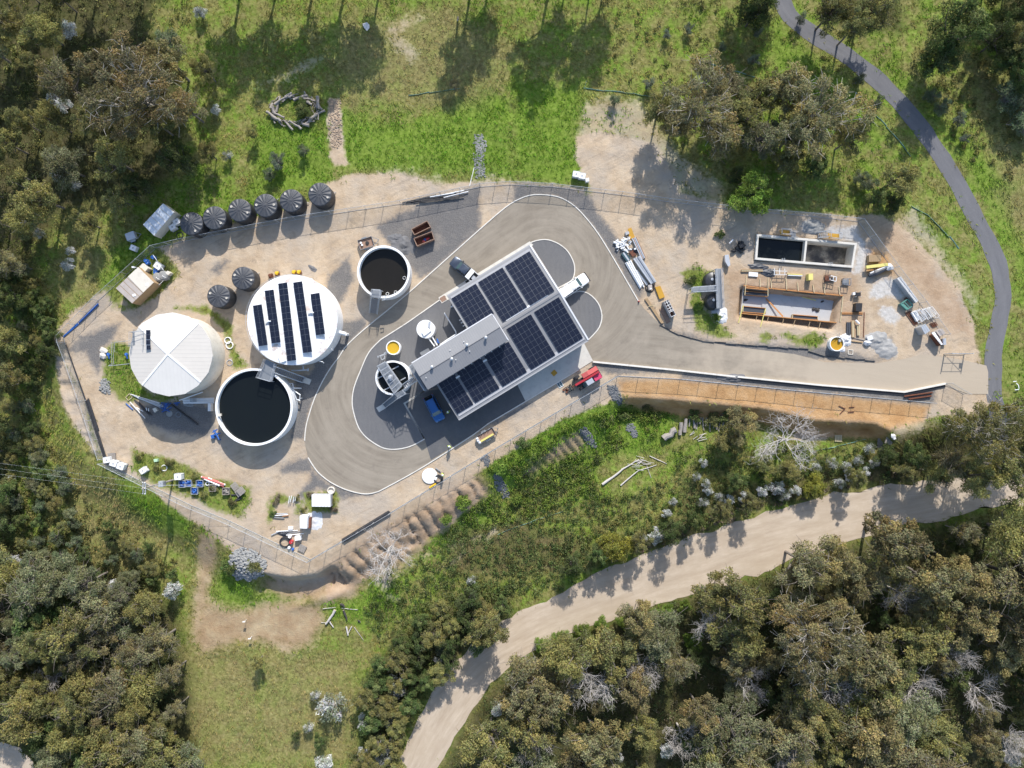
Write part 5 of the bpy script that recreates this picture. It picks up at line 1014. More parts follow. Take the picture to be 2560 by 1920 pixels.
vehicle('ute_white', 'utility_truck', T1('A',1995,645), T1('A',1705,845), 'white dual-cab utility truck with white canopy parked between gravel islands', 'white_car', 5.3)
vehicle('wagon', 'station_wagon', T1('B',545,1470), T1('B',400,1195), 'blue station wagon parked in the building shadow', 'blue_car', 4.7)
# telehandler: local x forward = towards the forks
v1p = lambda x, y: (1380+x*160/1269, 900+y*160/1269)
f0, r0 = v1p(520,470), v1p(890,250); g = W(((f0[0]+r0[0])/2, (f0[1]+r0[1])/2), 1.3); g.z = 0; th = thing('telehandler', g, 'red telehandler with forks lowered beside the concrete apron', 'telehandler', rz=ang(r0, f0))
q = MB(); q.box((0, 0, .85), (4.4, 1.1, .5)); q.box((-1.9, 0, 1.1), (.7, 2.0, .7)); q.build('chassis', 'black', th, local=True)
q = MB(); loft(q, [(-2.2, [(-1.05, .9), (-.3, .9), (-.3, 1.6), (-1.0, 1.55)]), (-.4, [(-1.05, .8), (-.3, .8), (-.3, 1.75), (-1.05, 1.7)]), (.6, [(-1.05, .8), (-.3, .8), (-.3, 1.55), (-1.0, 1.5)])]); q.build('engine_cover', 'red_faded', th, local=True)
q = MB(); loft(q, [(-.55, [(.25, .8), (1.1, .8), (1.02, 2.3), (.32, 2.3)]), (.75, [(.25, .8), (1.1, .8), (1.02, 2.3), (.32, 2.3)]), (1.2, [(.25, .8), (1.1, .8), (1.05, 1.3), (.28, 1.3)])]); q.build('cab', 'glass_blue', th, local=True)
q = MB(); q.box((.05, .67, 2.34), (1.2, .8, .08)); [q.beam((x, y, .9), (x*.9, y, 2.3), .07, .07) for x in (-.55, .8) for y in (.28, 1.08)]; q.build('cab_frame', 'galv', th, local=True)
q = MB(); q.box((-1.5, .68, 1.25), (1.3, .85, .7)); q.build('rear_cover', 'pink_red', th, local=True)
q = MB(); q.beam((-2.1, -.02, 1.95), (2.3, -.02, 1.15), .34, .36); q.build('boom', 'red', th, local=True); q = MB(); q.beam((1.5, -.02, 1.25), (2.9, -.02, .75), .26, .28); q.build('boom_extension', 'rust', th, local=True)
q = MB(); q.box((2.95, 0, .55), (.12, 1.3, .8)); q.build('carriage', 'black', th, local=True)
for s_ in (-.45, .45): q = MB(); q.box((3.6, s_, .2), (1.3, .12, .05)); q.build('fork', 'black', th, local=True)
for x in (1.5, -1.5):
    for s_ in (-1.0, 1.0): wheel(th, x, s_, .58, .42)
# ================================================================ PEOPLE
def person(px, rz, label, pose=0):
    g = gW(px, 0); root = thing('person', g, label, 'person', rz=rz); me = bpy.data.meshes.new('body')
    J = {'pel': (0, 0, .95), 'ch': (0, 0, 1.3), 'nk': (.01, 0, 1.5), 'hd': (.03, 0, 1.63), 'top': (.02, 0, 1.73), 'ls': (0, .2, 1.42), 'le': (.04, .27, 1.15), 'lh': (.2, .24, .95), 'lf': (.26, .23, .88), 'rs': (0, -.2, 1.42), 're': (-.03, -.27, 1.15), 'rh': (.1, -.27, .92), 'rf': (.13, -.27, .84), 'lhip': (0, .1, .92), 'lk': (.05, .12, .5), 'la': (.0, .12, .08), 'lt': (.17, .14, .04), 'rhip': (0, -.1, .92), 'rk': (.02, -.12, .5), 'ra': (-.1 if pose else -.02, -.12, .08), 'rt': (.08, -.15, .04)}
    E = [('pel','ch'),('ch','nk'),('nk','hd'),('hd','top'),('ch','ls'),('ls','le'),('le','lh'),('lh','lf'),('ch','rs'),('rs','re'),('re','rh'),('rh','rf'),('pel','lhip'),('lhip','lk'),('lk','la'),('la','lt'),('pel','rhip'),('rhip','rk'),('rk','ra'),('ra','rt')]
    K = list(J); me.from_pydata([J[k] for k in K], [(K.index(a), K.index(b_)) for a, b_ in E], [])
    R_ = {'pel': .15, 'ch': .16, 'nk': .06, 'hd': .1, 'top': .07, 'ls': .075, 'rs': .075, 'le': .05, 're': .05, 'lh': .035, 'rh': .035, 'lf': .03, 'rf': .03, 'lhip': .1, 'rhip': .1, 'lk': .065, 'rk': .065, 'la': .05, 'ra': .05, 'lt': .04, 'rt': .04}
    o = bpy.data.objects.new('body', me); C.objects.link(o); o.parent = root; md = o.modifiers.new('skin', 'SKIN')
    for i, k_ in enumerate(K): s_ = me.skin_vertices[0].data[i]; s_.radius = (R_[k_], R_[k_]); s_.use_root = (k_ == 'pel')
    o.modifiers.new('sub', 'SUBSURF').levels = 1; me.materials.append(M['navy'])
    q = MB(); loft(q, [(0, []), (0, [])][:0] or [(-.001, [(0, 0), (0, 0), (0, 0)]), (.001, [(0, 0), (0, 0), (0, 0)])], cap=False); q = MB()
    q.lathe((0, 0, 0), [(.19, .88), (.21, 1.1), (.225, 1.35), (.16, 1.5), (.09, 1.53)], 16); q.v = [(x*.8, y*1.12, z) for x, y, z in q.v]; q.build('vest', 'hivis', root, local=True, smooth=True)
    q = MB(); q.tube([(0, .2, 1.45), (.02, .25, 1.28), (.04, .28, 1.14)], [.095, .085, .075], 8); q.build('sleeve', 'hivis', root, local=True); q = MB(); q.tube([(0, -.2, 1.45), (0, -.25, 1.28), (-.02, -.28, 1.14)], [.095, .085, .075], 8); q.build('sleeve', 'hivis', root, local=True)
    q = MB(); q.lathe((.03, 0, 1.68), [(.17, 0), (.14, .02), (.125, .08), (.07, .14), (0, .155)], 16); q.build('hard_hat', 'white', root, local=True, smooth=True)
    q = MB(); q.lathe((.05, 0, 1.6), [(0, -.1), (.07, -.07), (.095, 0), (.09, .07)], 12); q.box((.145, 0, 1.6), (.035, .03, .05)); q.build('face', 'skin', root, local=True, smooth=True)
    return root
person(T1(8,1815,190), 1.2, 'person in yellow hi-vis shirt walking at the road kerb', 1); person(T1('B',675,1378), 2.4, 'person in yellow hi-vis shirt beside the blue station wagon'); person(T1(8,1757,432), .4, 'person in yellow hi-vis vest by the round white lid and tyre')
# ================================================================ SMALL BUILDERS
def ibc_proto():
    r_ = thing('liquid_tote', (0, 0, 0), 'x', 'tote tank'); q = MB(); q.prism([(x*.55+y*0, y*.47) for x, y in ((-1, -.85), (-.85, -1), (.85, -1), (1, -.85), (1, .85), (.85, 1), (-.85, 1), (-1, .85))], .16, 1.08); q.build('bottle', 'white', r_, local=True)
    q = MB(); q.lathe((0, 0, 1.08), [(.14, 0), (.14, .05), (0, .06)], 12); q.build('cap', 'wall_grey', r_, local=True)
    q = MB()
    for z in (.2, .5, .8, 1.12): q.tube([(-.59, -.5, z), (.59, -.5, z), (.59, .5, z), (-.59, .5, z), (-.59, -.5, z)], .012, 4)
    for x in (-.59, -.2, .2, .59):
        for y in (-.5, .5): q.tube([(x, y, .14), (x, y, 1.12)], .012, 4)
    q.build('cage', 'galv', r_, local=True); q = MB()
    for y in (-.44, 0, .44): q.box((0, y, .05), (1.2, .12, .1))
    q.box((0, 0, .12), (1.2, 1.0, .03)); q.build('pallet_base', 'galv_dark', r_, local=True); return r_
IB = ibc_proto(); IBC_N = 0
def ibc(p, rz, label, sc_=1.0, z=0.0):
    v = gW(p, 0); v = W(p, v.z+.9); v.z = gz(v.x, v.y)+z; return dup(IB, v, rz, sc_, label=label)
def pallet_proto(matn):
    r_ = thing('pallet', (0, 0, 0), 'x', 'pallet')
    pm = MB(); pm.box((0, 0, 0), (1.2, .125, .022)); bm_ = MB(); bm_.box((0, 0, 0), (.1, 1.1, .09)); pme = None
    for i in range(7):
        o = pm.build('board', matn, r_, local=True) if i == 0 else bpy.data.objects.new('board', pme); pme = pme or o.data
        if i: C.objects.link(o); o.parent = r_
        o.location = (0, -.5+i*.1667, .125)
    for x in (-.55, 0, .55): o = bm_.build('bearer', matn, r_, local=True); o.location = (x, 0, .068)
    return r_
PA = pallet_proto('timber_grey'); PB = pallet_proto('timber_pale')
def pallet(p, rz, label, proto_=None, z=0.0):
    v = gW(p); v.z += z; return dup(proto_ or PA, v, rz, label=label)
def pipe(P_, a, b_, r, matn, label, group=None, z=None, cat='pipe', name='pipe', n_=8):
    A, B = gW(P_(*a)), gW(P_(*b_)); A.z += (z or r); B.z += (z or r); q = MB(); q.tube([A, A.lerp(B, .5), B], r, n_); o = q.build(name, matn, loc=(A+B)/2-Vector((0, 0, z or r)), smooth=True); return tag(o, label, cat, group)
def boxt(name, quad, z0, z1, matn, label, cat, P_=None, extra=None, group=None, zt=None):     # a box-like thing from its top outline in the photo
    pts = [P_(*p) if P_ else p for p in quad]; g = gW((sum(p[0] for p in pts)/len(pts), sum(p[1] for p in pts)/len(pts))); g0 = g.z
    tp = [W(p, g0+z1) for p in pts]; c_ = sum(tp, Vector())/len(tp); c_.z = g0; r_ = thing(name, c_, label, cat, group); q = MB(); q.prism([(p.x, p.y) for p in tp], g0+z0, g0+z1); q.build('body', matn, r_)
    if extra: extra(r_, tp, g0)
    return r_
t1 = lambda x, y: T1(1, x, y); t2 = lambda x, y: T1(2, x, y); t3 = lambda x, y: T1(3, x, y); t6 = lambda x, y: T1(6, x, y); t7 = lambda x, y: T1(7, x, y); t8 = lambda x, y: T1(8, x, y); tE = lambda x, y: T1('E', x, y); tG = lambda x, y: T1('G', x, y); tC = lambda x, y: T1('C', x, y)
tb = lambda x, y: T1('b', x, y); tc_ = lambda x, y: T1('c', x, y); tj = lambda x, y: T1('j', x, y); tk_ = lambda x, y: T1('k', x, y); tl = lambda x, y: T1('l', x, y)
z5 = lambda x, y: (380+x*280/1270, 1160+y*280/1270); z6 = lambda x, y: (660+x*200/1269, 1220+y*200/1269); z8 = lambda x, y: (300+x*260/1270, 980+y*260/1270); z4 = lambda x, y: (280+x*160/1269, 620+y*160/1269)
# ---- site hut and shed in the corner
def ribs(matn, k, nm='roof_sheet'):
    def f(r_, tp, g0):
        z = tp[0].z; a, b_, c_, d = tp
        for i in range(k):
            q = MB(); A = [a.lerp(b_, (i+.06)/k), a.lerp(b_, (i+.94)/k), d.lerp(c_, (i+.94)/k), d.lerp(c_, (i+.06)/k)]; q.prism([(p.x, p.y) for p in A], z, z+.05); q.build(nm, matn, r_)
    return f
hut = boxt('site_hut', ((890,560),(1065,375),(1160,450),(985,655)), 0, 2.55, 'cream', 'white sheet-roofed portable site hut next to the black tank row', 'hut', t1, ribs('sheet_white', 5))
q = MB(); A, B = W(t1(1060,640), .2), W(t1(1190,495), .2)
for f_ in (.3, .62): g = A.lerp(B, f_); q = MB(); q.box((g.x-.02, g.y-.02, 1.5), (.9, .3, .7), ang(t1(1060,640), t1(1190,495))); q.build('window', 'glass', hut)
def shed_extra(r_, tp, g0):
    ribs('beige_roof', 6)(r_, tp, g0); a, b_, c_, d = tp; q = MB(); A = [a.lerp(b_, .55), b_, c_, d.lerp(c_, .52)]; q.prism([(p.x, p.y) for p in A], tp[0].z+.06, tp[0].z+.09); q.build('pale_sheet', 'cream', r_)
    for f_ in ((.25, .2), (.8, .15)): g = a.lerp(b_, f_[0]).lerp(d.lerp(c_, f_[0]), 1-f_[1]); q = MB(); q.box((g.x, g.y, g.z+.08), (.5, .4, .06), .3); q.build('skylight', 'white', r_)
boxt('storage_shed', ((655,1110),(850,925),(985,1058),(795,1240)), 0, 2.6, 'timber', 'beige flat-roofed storage shed surrounded by tanks and blue drums', 'shed', t1, shed_extra)
boxt('water_tank', ((540,370),(610,300),(715,400),(640,480)), 0, 1.5, 'cream', 'cream moulded tank against the end of the beige shed', 'tank', z4)
ibc(z4(915,355), -.6, 'white tote tank beside blue drums near the beige shed', 1.05)
def drum(p, label, matn='blue', r=.3, h=.9):
    v = gW(p); v = W(p, v.z+h); v.z = gz(v.x, v.y); r_ = thing('drum', v, label, 'drum'); MB().lathe(v, [(0, 0), (r, 0), (r, h*.33), (r+.015, h*.35), (r, h*.37), (r, h*.66), (r+.015, h*.68), (r, h*.7), (r, h), (r-.03, h), (r-.04, h-.03), (0, h-.03)], 18).build('shell', matn, r_, smooth=True); MB().lathe(v+Vector((r*.5, 0, h-.03)), [(.04, 0), (.04, .04), (0, .04)], 8).build('bung', 'white', r_)
drum(z4(800,178), 'single blue drum in grass beyond the beige shed'); drum(z4(660,250), 'blue drum of a pair nearest the fence by the shed'); drum(z4(690,290), 'second blue drum of the pair by the shed fence', r=.27); drum(z4(848,430), 'blue drum in front of the white tote tank'); drum(z4(850,480), 'blue drum between tote tank and olive pump tank'); drum(z4(885,440), 'blue drum wedged beside the tote tank corner', r=.25)
for p, r, l_ in (((880,575), .75, 'grey-green round pump tank nearer the beige shed'), ((1005,540), .8, 'grey-green round pump tank nearer the white post')):
    v = W(z4(*p), 1.1); v.z = gz(v.x, v.y); r_ = thing('pump_tank', v, l_, 'tank'); MB().lathe(v, [(r, -.1), (r, .9), (r*.8, 1.1), (.2, 1.2), (0, 1.2)], 24).build('shell', 'green_pale' if 0 else 'stone_grey', r_, smooth=True); q = MB(); q.tube([v+Vector((0, 0, 1.1)), v+Vector((.2, -.2, 1.5)), v+Vector((.5, -.4, 1.3)), v+Vector((.6, -.5, .1))], .05, 6); q.build('hose', 'white', r_)
pipe(z4, (880,160), (1085,460), .045, 'white', 'long white conduit leaning on the pump tanks', z=1.1); boxt('meter_box', ((1050,490),(1100,450),(1160,490),(1110,540)), 0, 1.1, 'cream', 'small white meter box at the end of the pump tanks', 'box', z4)
boxt('floodlight_panel', ((380,370),(410,360),(480,380),(400,395)), 2.4, 2.9, 'white', 'white bent flashing on the shed roof edge', 'flashing', z4)
q = MB(); 
for a, b_ in (((830,640),(930,735)), ((930,735),(1045,620)), ((1045,620),(1030,600))): q.tube([W(z4(*a), .9), W(z4(*b_), .9)], .035, 6); [q.tube([W(z4(*p), .9), gW(z4(*p))], .03, 6) for p in (a, b_)]
tag(q.build('pipe_rail', 'white', loc=gW(z4(930,700))), 'bent white pipe guard rail in front of the pump tanks', 'rail')
ibc(t1(1180,535), .55, 'white tote tank nearest the hut, of two beside it', .95); ibc(t1(1145,580), .55, 'white tote tank against the hut wall, farther from the tanks', .95); ibc(t1(805,760), -.4, 'white tote tank alone in shaded grass near a small trailer', .9)
# small cage trailer
def trailer(p, rz, label, L=2.2, Wd=1.3, matn='galv', floor='rust', wall=.4, bar_=1.0):
    g = gW(p); r_ = thing('box_trailer', g, label, 'trailer', rz=rz); q = MB(); q.box((0, 0, .55), (L, Wd, .08)); q.build('floor', floor, r_, local=True); q = MB()
    for s_ in (-1, 1): q.box((0, s_*Wd/2, .55+wall/2), (L, .05, wall)); q.box((s_*L/2, 0, .55+wall/2), (.05, Wd-.05, wall))
    q.build('side_panel', matn, r_, local=True); q = MB(); q.beam((L/2, Wd/2-.1, .5), (L/2+bar_, 0, .5), .08, .08); q.beam((L/2, -Wd/2+.1, .5), (L/2+bar_, 0, .5), .08, .08); q.tube([(L/2+bar_*.8, 0, .5), (L/2+bar_*.8, 0, .02)], .04, 8); q.build('drawbar', 'galv_dark', r_, local=True)
    for s_ in (-1, 1): wheel(r_, -.1, s_*(Wd/2+.14), .32, .2); q = MB(); q.box((-.1, s_*(Wd/2+.14), .68), (.85, .24, .04)); q.build('mudguard', matn, r_, local=True)
    return r_
tr1 = trailer(t1(815,670), .35, 'small galvanised cage trailer standing in shaded grass', 1.5, 1.2, 'galv', 'galv', .7, .7); q = MB(); q.box((0, 0, 1.27), (1.5, 1.2, .04)); q.build('cover', 'galv', tr1, local=True)
tr2 = trailer(t3(1235,588), .30, 'box trailer with red-brown floor beside the brown-water tank', 2.4, 1.6, 'galv_dark', 'rust_light', .35); q = MB(); q.lathe((.2, 0, .62), [(0, 0), (.3, 0), (.3, .12), (.2, .14), (0, .14)], 14); q.build('spare_wheel', 'rubber', tr2, local=True)
for x, y in ((-.8, .3), (-.7, -.1)): q = MB(); q.lathe((x, y, .59), [(.17, 0), (.17, .3), (.14, .31), (.13, .27), (0, .27)], 12); q.build('bucket', 'white', tr2, local=True)
tr3 = trailer(t8(2130,95), .53, 'rust-floored tool trailer with a long yellow case by the kerb', 3.0, 1.4, 'galv_dark', 'rust_light', .3, .8); q = MB(); q.box((-.1, -.4, .72), (2.4, .3, .25)); q.build('tool_case', 'yellow_pale', tr3, local=True)
for x, y in ((-1.6, .3), (-1.65, -.1), (-1.55, -.5)): q = MB(); q.lathe((x, y, .3), [(0, 0), (.22, 0), (.25, .3), (.2, .5), (.05, .6), (0, .6)], 14); q.build('canister', 'white', tr3, local=True)
q = MB(); [q.tube([(x, .62, .6), (x+.3, .7, 1.1), (x+.7, .65, .6)], .04, 6) for x in (-.9, -.2, .5)]; q.build('hose_reel', 'galv', tr3, local=True)
# skip bins
def skip(quad, label, inner='rust'):
    P_ = [W(t3(*p), 1.2) for p in quad]; c_ = sum(P_, Vector())/4; c_.z = gz(c_.x, c_.y); r_ = thing('skip_bin', c_, label, 'skip bin'); I2 = inset(P_, .07)
    for i in range(4): q = MB(); a, b_, a2, b2 = P_[i], P_[(i+1) % 4], I2[i], I2[(i+1) % 4]; q.prism([(a.x, a.y), (b_.x, b_.y), (b2.x, b2.y), (a2.x, a2.y)], c_.z, 1.2); q.build('side', 'rust_light', r_)
    q = MB(); q.prism([(p.x, p.y) for p in I2], .05, .25); q.build('load', inner, r_)
    q = MB(); [q.beam(P_[i]+Vector((0, 0, .03)), P_[(i+1) % 4]+Vector((0, 0, .03)), .10, .06) for i in range(4)]; q.build('rim', 'rust_light', r_); return r_, c_
skip(((1620,460),(1755,388),(1785,440),(1645,508)), 'rusty open skip bin with brown rubbish, farther from the brown-water tank'); r_, c_ = skip(((1640,540),(1795,480),(1815,545),(1668,605)), 'rusty open skip bin holding red and blue rubbish')
for i, (x, y, mt) in enumerate(((.6, .25, 'red'), (.9, .0, 'black'), (.1, .05, 'blue'), (-.2, -.25, 'red_faded'), (.3, .1, 'red'))): q = MB(); q.blob((c_.x+x, c_.y+y, .4), .26, i, .6); q.box((c_.x+x*.8, c_.y+y*.8, .4), (.5, .2, .12), i); q.build('rubbish', mt, r_)
# gravel heap
def heap(cen, rx, ry, h, matn, label, name='gravel_pile', rz=0, seed=1, cat='pile', lobes=1):
    g = gW(cen); n_ = 26; vs = []; X_, Y_ = np.meshgrid(np.linspace(-1, 1, n_), np.linspace(-1, 1, n_)); R_ = np.hypot(X_, Y_)*(1+.45*fbm(np.cos(np.arctan2(Y_, X_))*1.6+seed*3, np.sin(np.arctan2(Y_, X_))*1.6+seed, 2))
    Zh = h*np.clip(1-R_, 0, 1)**.8*(.9+.9*fbm(X_*3.4+seed*7, Y_*3.4, 3))*(1 if lobes == 1 else (.6+.5*np.cos(X_*lobes*2.2)))-.06*(R_ > .95)
    cx, sx_ = math.cos(rz), math.sin(rz); xx = X_*rx; yy = Y_*ry; wx = g.x+xx*cx-yy*sx_; wy = g.y+xx*sx_+yy*cx
    me = grid_mesh(name, wx-g.x, wy-g.y, Zh+gzv(wx, wy)-g.z-.03); me.materials.append(M[matn]); o = bpy.data.objects.new(name, me); C.objects.link(o); o.location = g; return tag(o, label, cat)
heap(t3(1555,600), 2.1, 1.7, .75, 'gravel_pile', 'dark gravel heap with shovel grooves beside the skip bins', lobes=3); heap(t3(1480,540), 1.3, .9, .25, 'gravel_pile', 'low dark gravel spill touching the gravel heap'); heap(t3(765,800), .9, .45, .2, 'gravel_pile', 'tiny dark gravel mound on sand above the solar-topped tank', rz=-.6)
heap(N7(330,1350), 2.0, 1.7, .4, 'sludge', 'pale grey rubble heap near the entrance track', 'rubble_heap'); heap(N7(480,1500), 2.2, 1.6, .3, 'sludge', 'cracked grey slurry heap at the edge of the entrance track', 'rubble_heap', seed=4); heap(T1('k',450,225), 2.6, .8, .5, 'gravel_pile', 'grey gravel mound behind the white edge wall'); heap(T1(7,810,300), 2.2, 1.3, .45, 'stone_grey', 'grey broken stone mound above the rectangular tank', 'rubble_heap', seed=6)
# yellow hydrant boxes behind the white tank
for i, (x, y) in enumerate(((410,865),(465,845),(612,835),(655,835))): 
    g = gW(t3(x, y)); r_ = thing('pump_unit', g, ['rusty pump base left behind the solar-topped tank', 'yellow pump unit standing singly behind the solar-topped tank', 'yellow pump unit of the close pair, nearer the black tanks', 'yellow pump unit of the close pair, nearer the brown-water tank'][i], 'pump'); q = MB(); q.box((g.x, g.y, .25), (.7, .6, .5), .3); q.build('base', 'rust', r_)
    q = MB(); q.lathe((g.x, g.y, .5), [(.28, 0), (.28, .35), (.2, .5), (0, .52)], 12); q.box((g.x+.2, g.y+.15, .7), (.3, .25, .3), .4); q.build('motor', 'yellow' if i else 'rust', r_)
# ---- pipes
for i, (a, b_, z) in enumerate((((338,1412),(508,1248),.0), ((342,1402),(505,1240),.0), ((345,1405),(512,1242),.17), ((205,1530),(335,1420),0), ((208,1522),(330,1412),0))): pipe(t1, a, b_, .09, 'blue', 'long blue pipe of the bundle lying inside the fence', 'blue pipes along the fence', z=.1+z)
for a, b_ in (((222,75),(390,550)), ((229,80),(396,548))): pipe(t2, a, b_, .07, 'black_pipe', 'thin black pipe lying along the fence, upper run', 'thin black pipes along the fence')
for a, b_ in (((398,560),(555,1040)), ((412,550),(572,1045)), ((420,540),(508,810))): pipe(t2, a, b_, .14, 'black_pipe', 'thick black pipe lying along the fence near the tote tanks', 'thick black pipes along the fence')
for i in range(4): pipe(t8, (885+i*6,998+i*4), (1288+i*5,752+i*4), .16, 'black_pipe', 'long black pipe stacked against the fence above the gullied batter', 'black pipes by the lower fence', z=.16+.2*(i % 2))
rp = random.Random(5)
for i in range(8): a = (1540+rp.uniform(0, 160), 232-rp.uniform(-8, 22)); pipe(t3, a, (a[0]+rp.uniform(250, 400), a[1]-rp.uniform(40, 70)), .09, 'black_pipe', 'black pipe in the loose bundle against the upper fence', 'black pipes in the loose bundle', z=.1+.1*(i % 3))
for a, b_ in (((1850,175),(2075,128)), ((1900,190),(2112,138)), ((1780,185),(1990,150))): pipe(t3, a, b_, .09, 'white', 'white pipe in the loose bundle against the upper fence', 'white pipes in the loose bundle', z=.25)
pipe(tb, (1885,1450), (1845,1610), .06, 'white', 'white pipe lying in the grass just outside the upper fence')
# ---- pipe rack area beside the hip-roofed tank
for i in range(11): a = (120+i*12+rp.uniform(-10, 10), 20+i*6); pipe(z8, a, (a[0]+rp.uniform(300, 380), a[1]+rp.uniform(95, 130)), .05, ('white', 'pvc_grey', 'galv')[i % 3], 'pale pipe in the sloping pile beside the hip-roofed tank', 'pale pipes in the pile', z=.1+.06*(i % 3))
for i in range(7): a = (175+i*8, 90+i*5); pipe(z8, a, (340+i*6+rp.uniform(-10, 30), 250+i*6), .08, 'black_pipe', 'black pipe in the fan-shaped pile beside the hip-roofed tank', 'black pipes in the fan', z=.1+.06*(i % 3))
for a, b_, l_ in (((135,120),(320,320), 'long white pipe at the edge of the fan-shaped pile'), ((215,190),(295,235), 'short white pipe crossing the black fan pile'), ((330,190),(342,225), 'short white offcut on the black pipes'), ((360,200),(365,235), 'second short white offcut on the black pipes')): pipe(z8, a, b_, .07, 'white', l_, z=.35)
pipe(z8, (75,140), (160,215), .09, 'blue', 'short blue pipe beside the square timber frame'); pipe(z8, (630,155), (955,395), .16, 'black_pipe', 'single thick black pipe lying in the tank shade'); pipe(z8, (755,100), (1040,0), .09, 'white', 'slanted white pipe above the long white pipe stack', z=.9)
q = MB(); [q.beam(gW(z8(*a), .1), gW(z8(*b_), .1), .1, .1) for a, b_ in (((120,20),(155,65)), ((155,65),(105,105)), ((105,105),(75,65)), ((75,65),(120,20)))]; tag(q.build('timber_square', 'timber_pale', loc=gW(z8(115,65))), 'square timber frame lying at the end of the pale pipe pile', 'frame')
for i in range(5): pipe(z8, (770+i*3,85+i*13), (1155,75+i*14), .10, 'white', 'long white pipe in the stack against the big open tank', 'white pipes in the stack', z=.15+.12*(i % 2))
q = MB(); [q.beam(gW(z8(880+i*16,65), .5), gW(z8(880+i*16,120), .5), .05, .05) for i in range(5)]; q.beam(gW(z8(875,70), .5), gW(z8(950,70), .5), .06, .06); q.beam(gW(z8(875,115), .5), gW(z8(950,115), .5), .06, .06); tag(q.build('steel_grate', 'galv_dark', loc=gW(z8(915,90))), 'steel grate lying over the long white pipe stack', 'grate')
boxt('control_box', ((1072,140),(1108,140),(1108,235),(1072,235)), 0, 1.0, 'white', 'narrow white cabinet at the side of the big open tank', 'cabinet', z8); boxt('plastic_box', ((395,205),(430,190),(455,225),(420,250)), 0, .5, 'cream', 'pale plastic box near the black pipe fan', 'box', z8)
heap(z8(840,155), .9, .4, .35, 'stone_grey', 'grey sack heap beside the white pipe stack', 'sack_heap')
q = MB(); g = gW(z8(570,190)); [q.tube([g+Vector((rp.uniform(-.9, .9), rp.uniform(-.9, .9), .1)), g+Vector((rp.uniform(-.9, .9), rp.uniform(-.9, .9), .35)), g+Vector((rp.uniform(-.9, .9), rp.uniform(-.9, .9), .1))], .07, 6) for _ in range(7)]; tag(q.build('hose_tangle', 'blue', loc=g), 'tangled blue hose near the pale round lid', 'hose')
q = MB(); g = gW(z8(605,262)); q.lathe(g, [(0, .1), (.5, .1), (.55, .04), (.5, 0)], 20); tag(q.build('manhole_cover', 'stone_grey', loc=g), 'pale grey round lid on the ground by the blue hose', 'lid')
q = MB(); g = gW(z8(700,150)); q.lathe(g+Vector((0, 0, .15)), [(.2, 0), (.2, .12), (.12, .12), (.12, 0)], 14); q.tube([g+Vector((-.5, .2, .12)), g+Vector((.5, .3, .12))], .1, 8); tag(q.build('gate_valve', 'blue', loc=g), 'blue valve body lying in shade beside the tank wall', 'valve')
g = gW(z8(1190,520)); q = MB(); q.tube([g+Vector((-.4, .8, .5)), g+Vector((0, .1, .5)), g+Vector((.5, -.8, .5))], .14, 8); q.tube([g+Vector((-.5, -.1, .5)), g+Vector((.7, .3, .5))], .12, 8); q.tube([g+Vector((.2, .9, .5)), g+Vector((-.6, .4, .5))], .1, 8); q.box(g+Vector((-.6, -.3, .3)), (.5, .6, .6), .3); q.tube([g+Vector((0, .1, .5)), g], .1, 8); q.tube([g+Vector((.5, -.8, .5)), g+Vector((.5, -.8, 0))], .1, 8); tag(q.build('valve_cluster', 'blue', loc=g), 'blue valve pipework at the foot of the big open tank', 'pipework')
def coil(p, R_, r, turns, matn, label, tilt=0):
    g = gW(p); q = MB()
    for i in range(turns): rr = R_*(1-.07*(i % 3)); q.tube([(g.x+rr*math.cos(a), g.y+rr*math.sin(a), g.z+r+.9*r*i*.6) for a in np.linspace(0, 2*math.pi, 26)], r, 6, cap=False)
    return tag(q.build('pipe_coil', matn, loc=g), label, 'coil')
coil(t1(1625,1560), .55, .05, 5, 'white', 'white hose coil beside the hip-roofed tank, nearer the black pair'); coil(t2(1640,80), .6, .05, 5, 'white', 'white hose coil beside the hip-roofed tank, lower of two'); coil(t2(1640,230), .5, .04, 3, 'galv', 'thin grey cable coil beside the hip-roofed tank wall'); coil(z6(335,855), .85, .07, 6, 'black_pipe', 'black poly pipe coil at the corner of the lower yard'); coil(t2(1075,1140), .5, .04, 5, 'white', 'pale cable coil in the weedy mound'); coil(t1(1210,650), .55, .04, 5, 'black_pipe', 'black hose coil at the foot of the end tank')
coil(z8(715,275), .45, .03, 3, 'galv_dark', 'dark cable coil on the ground in tank shade')
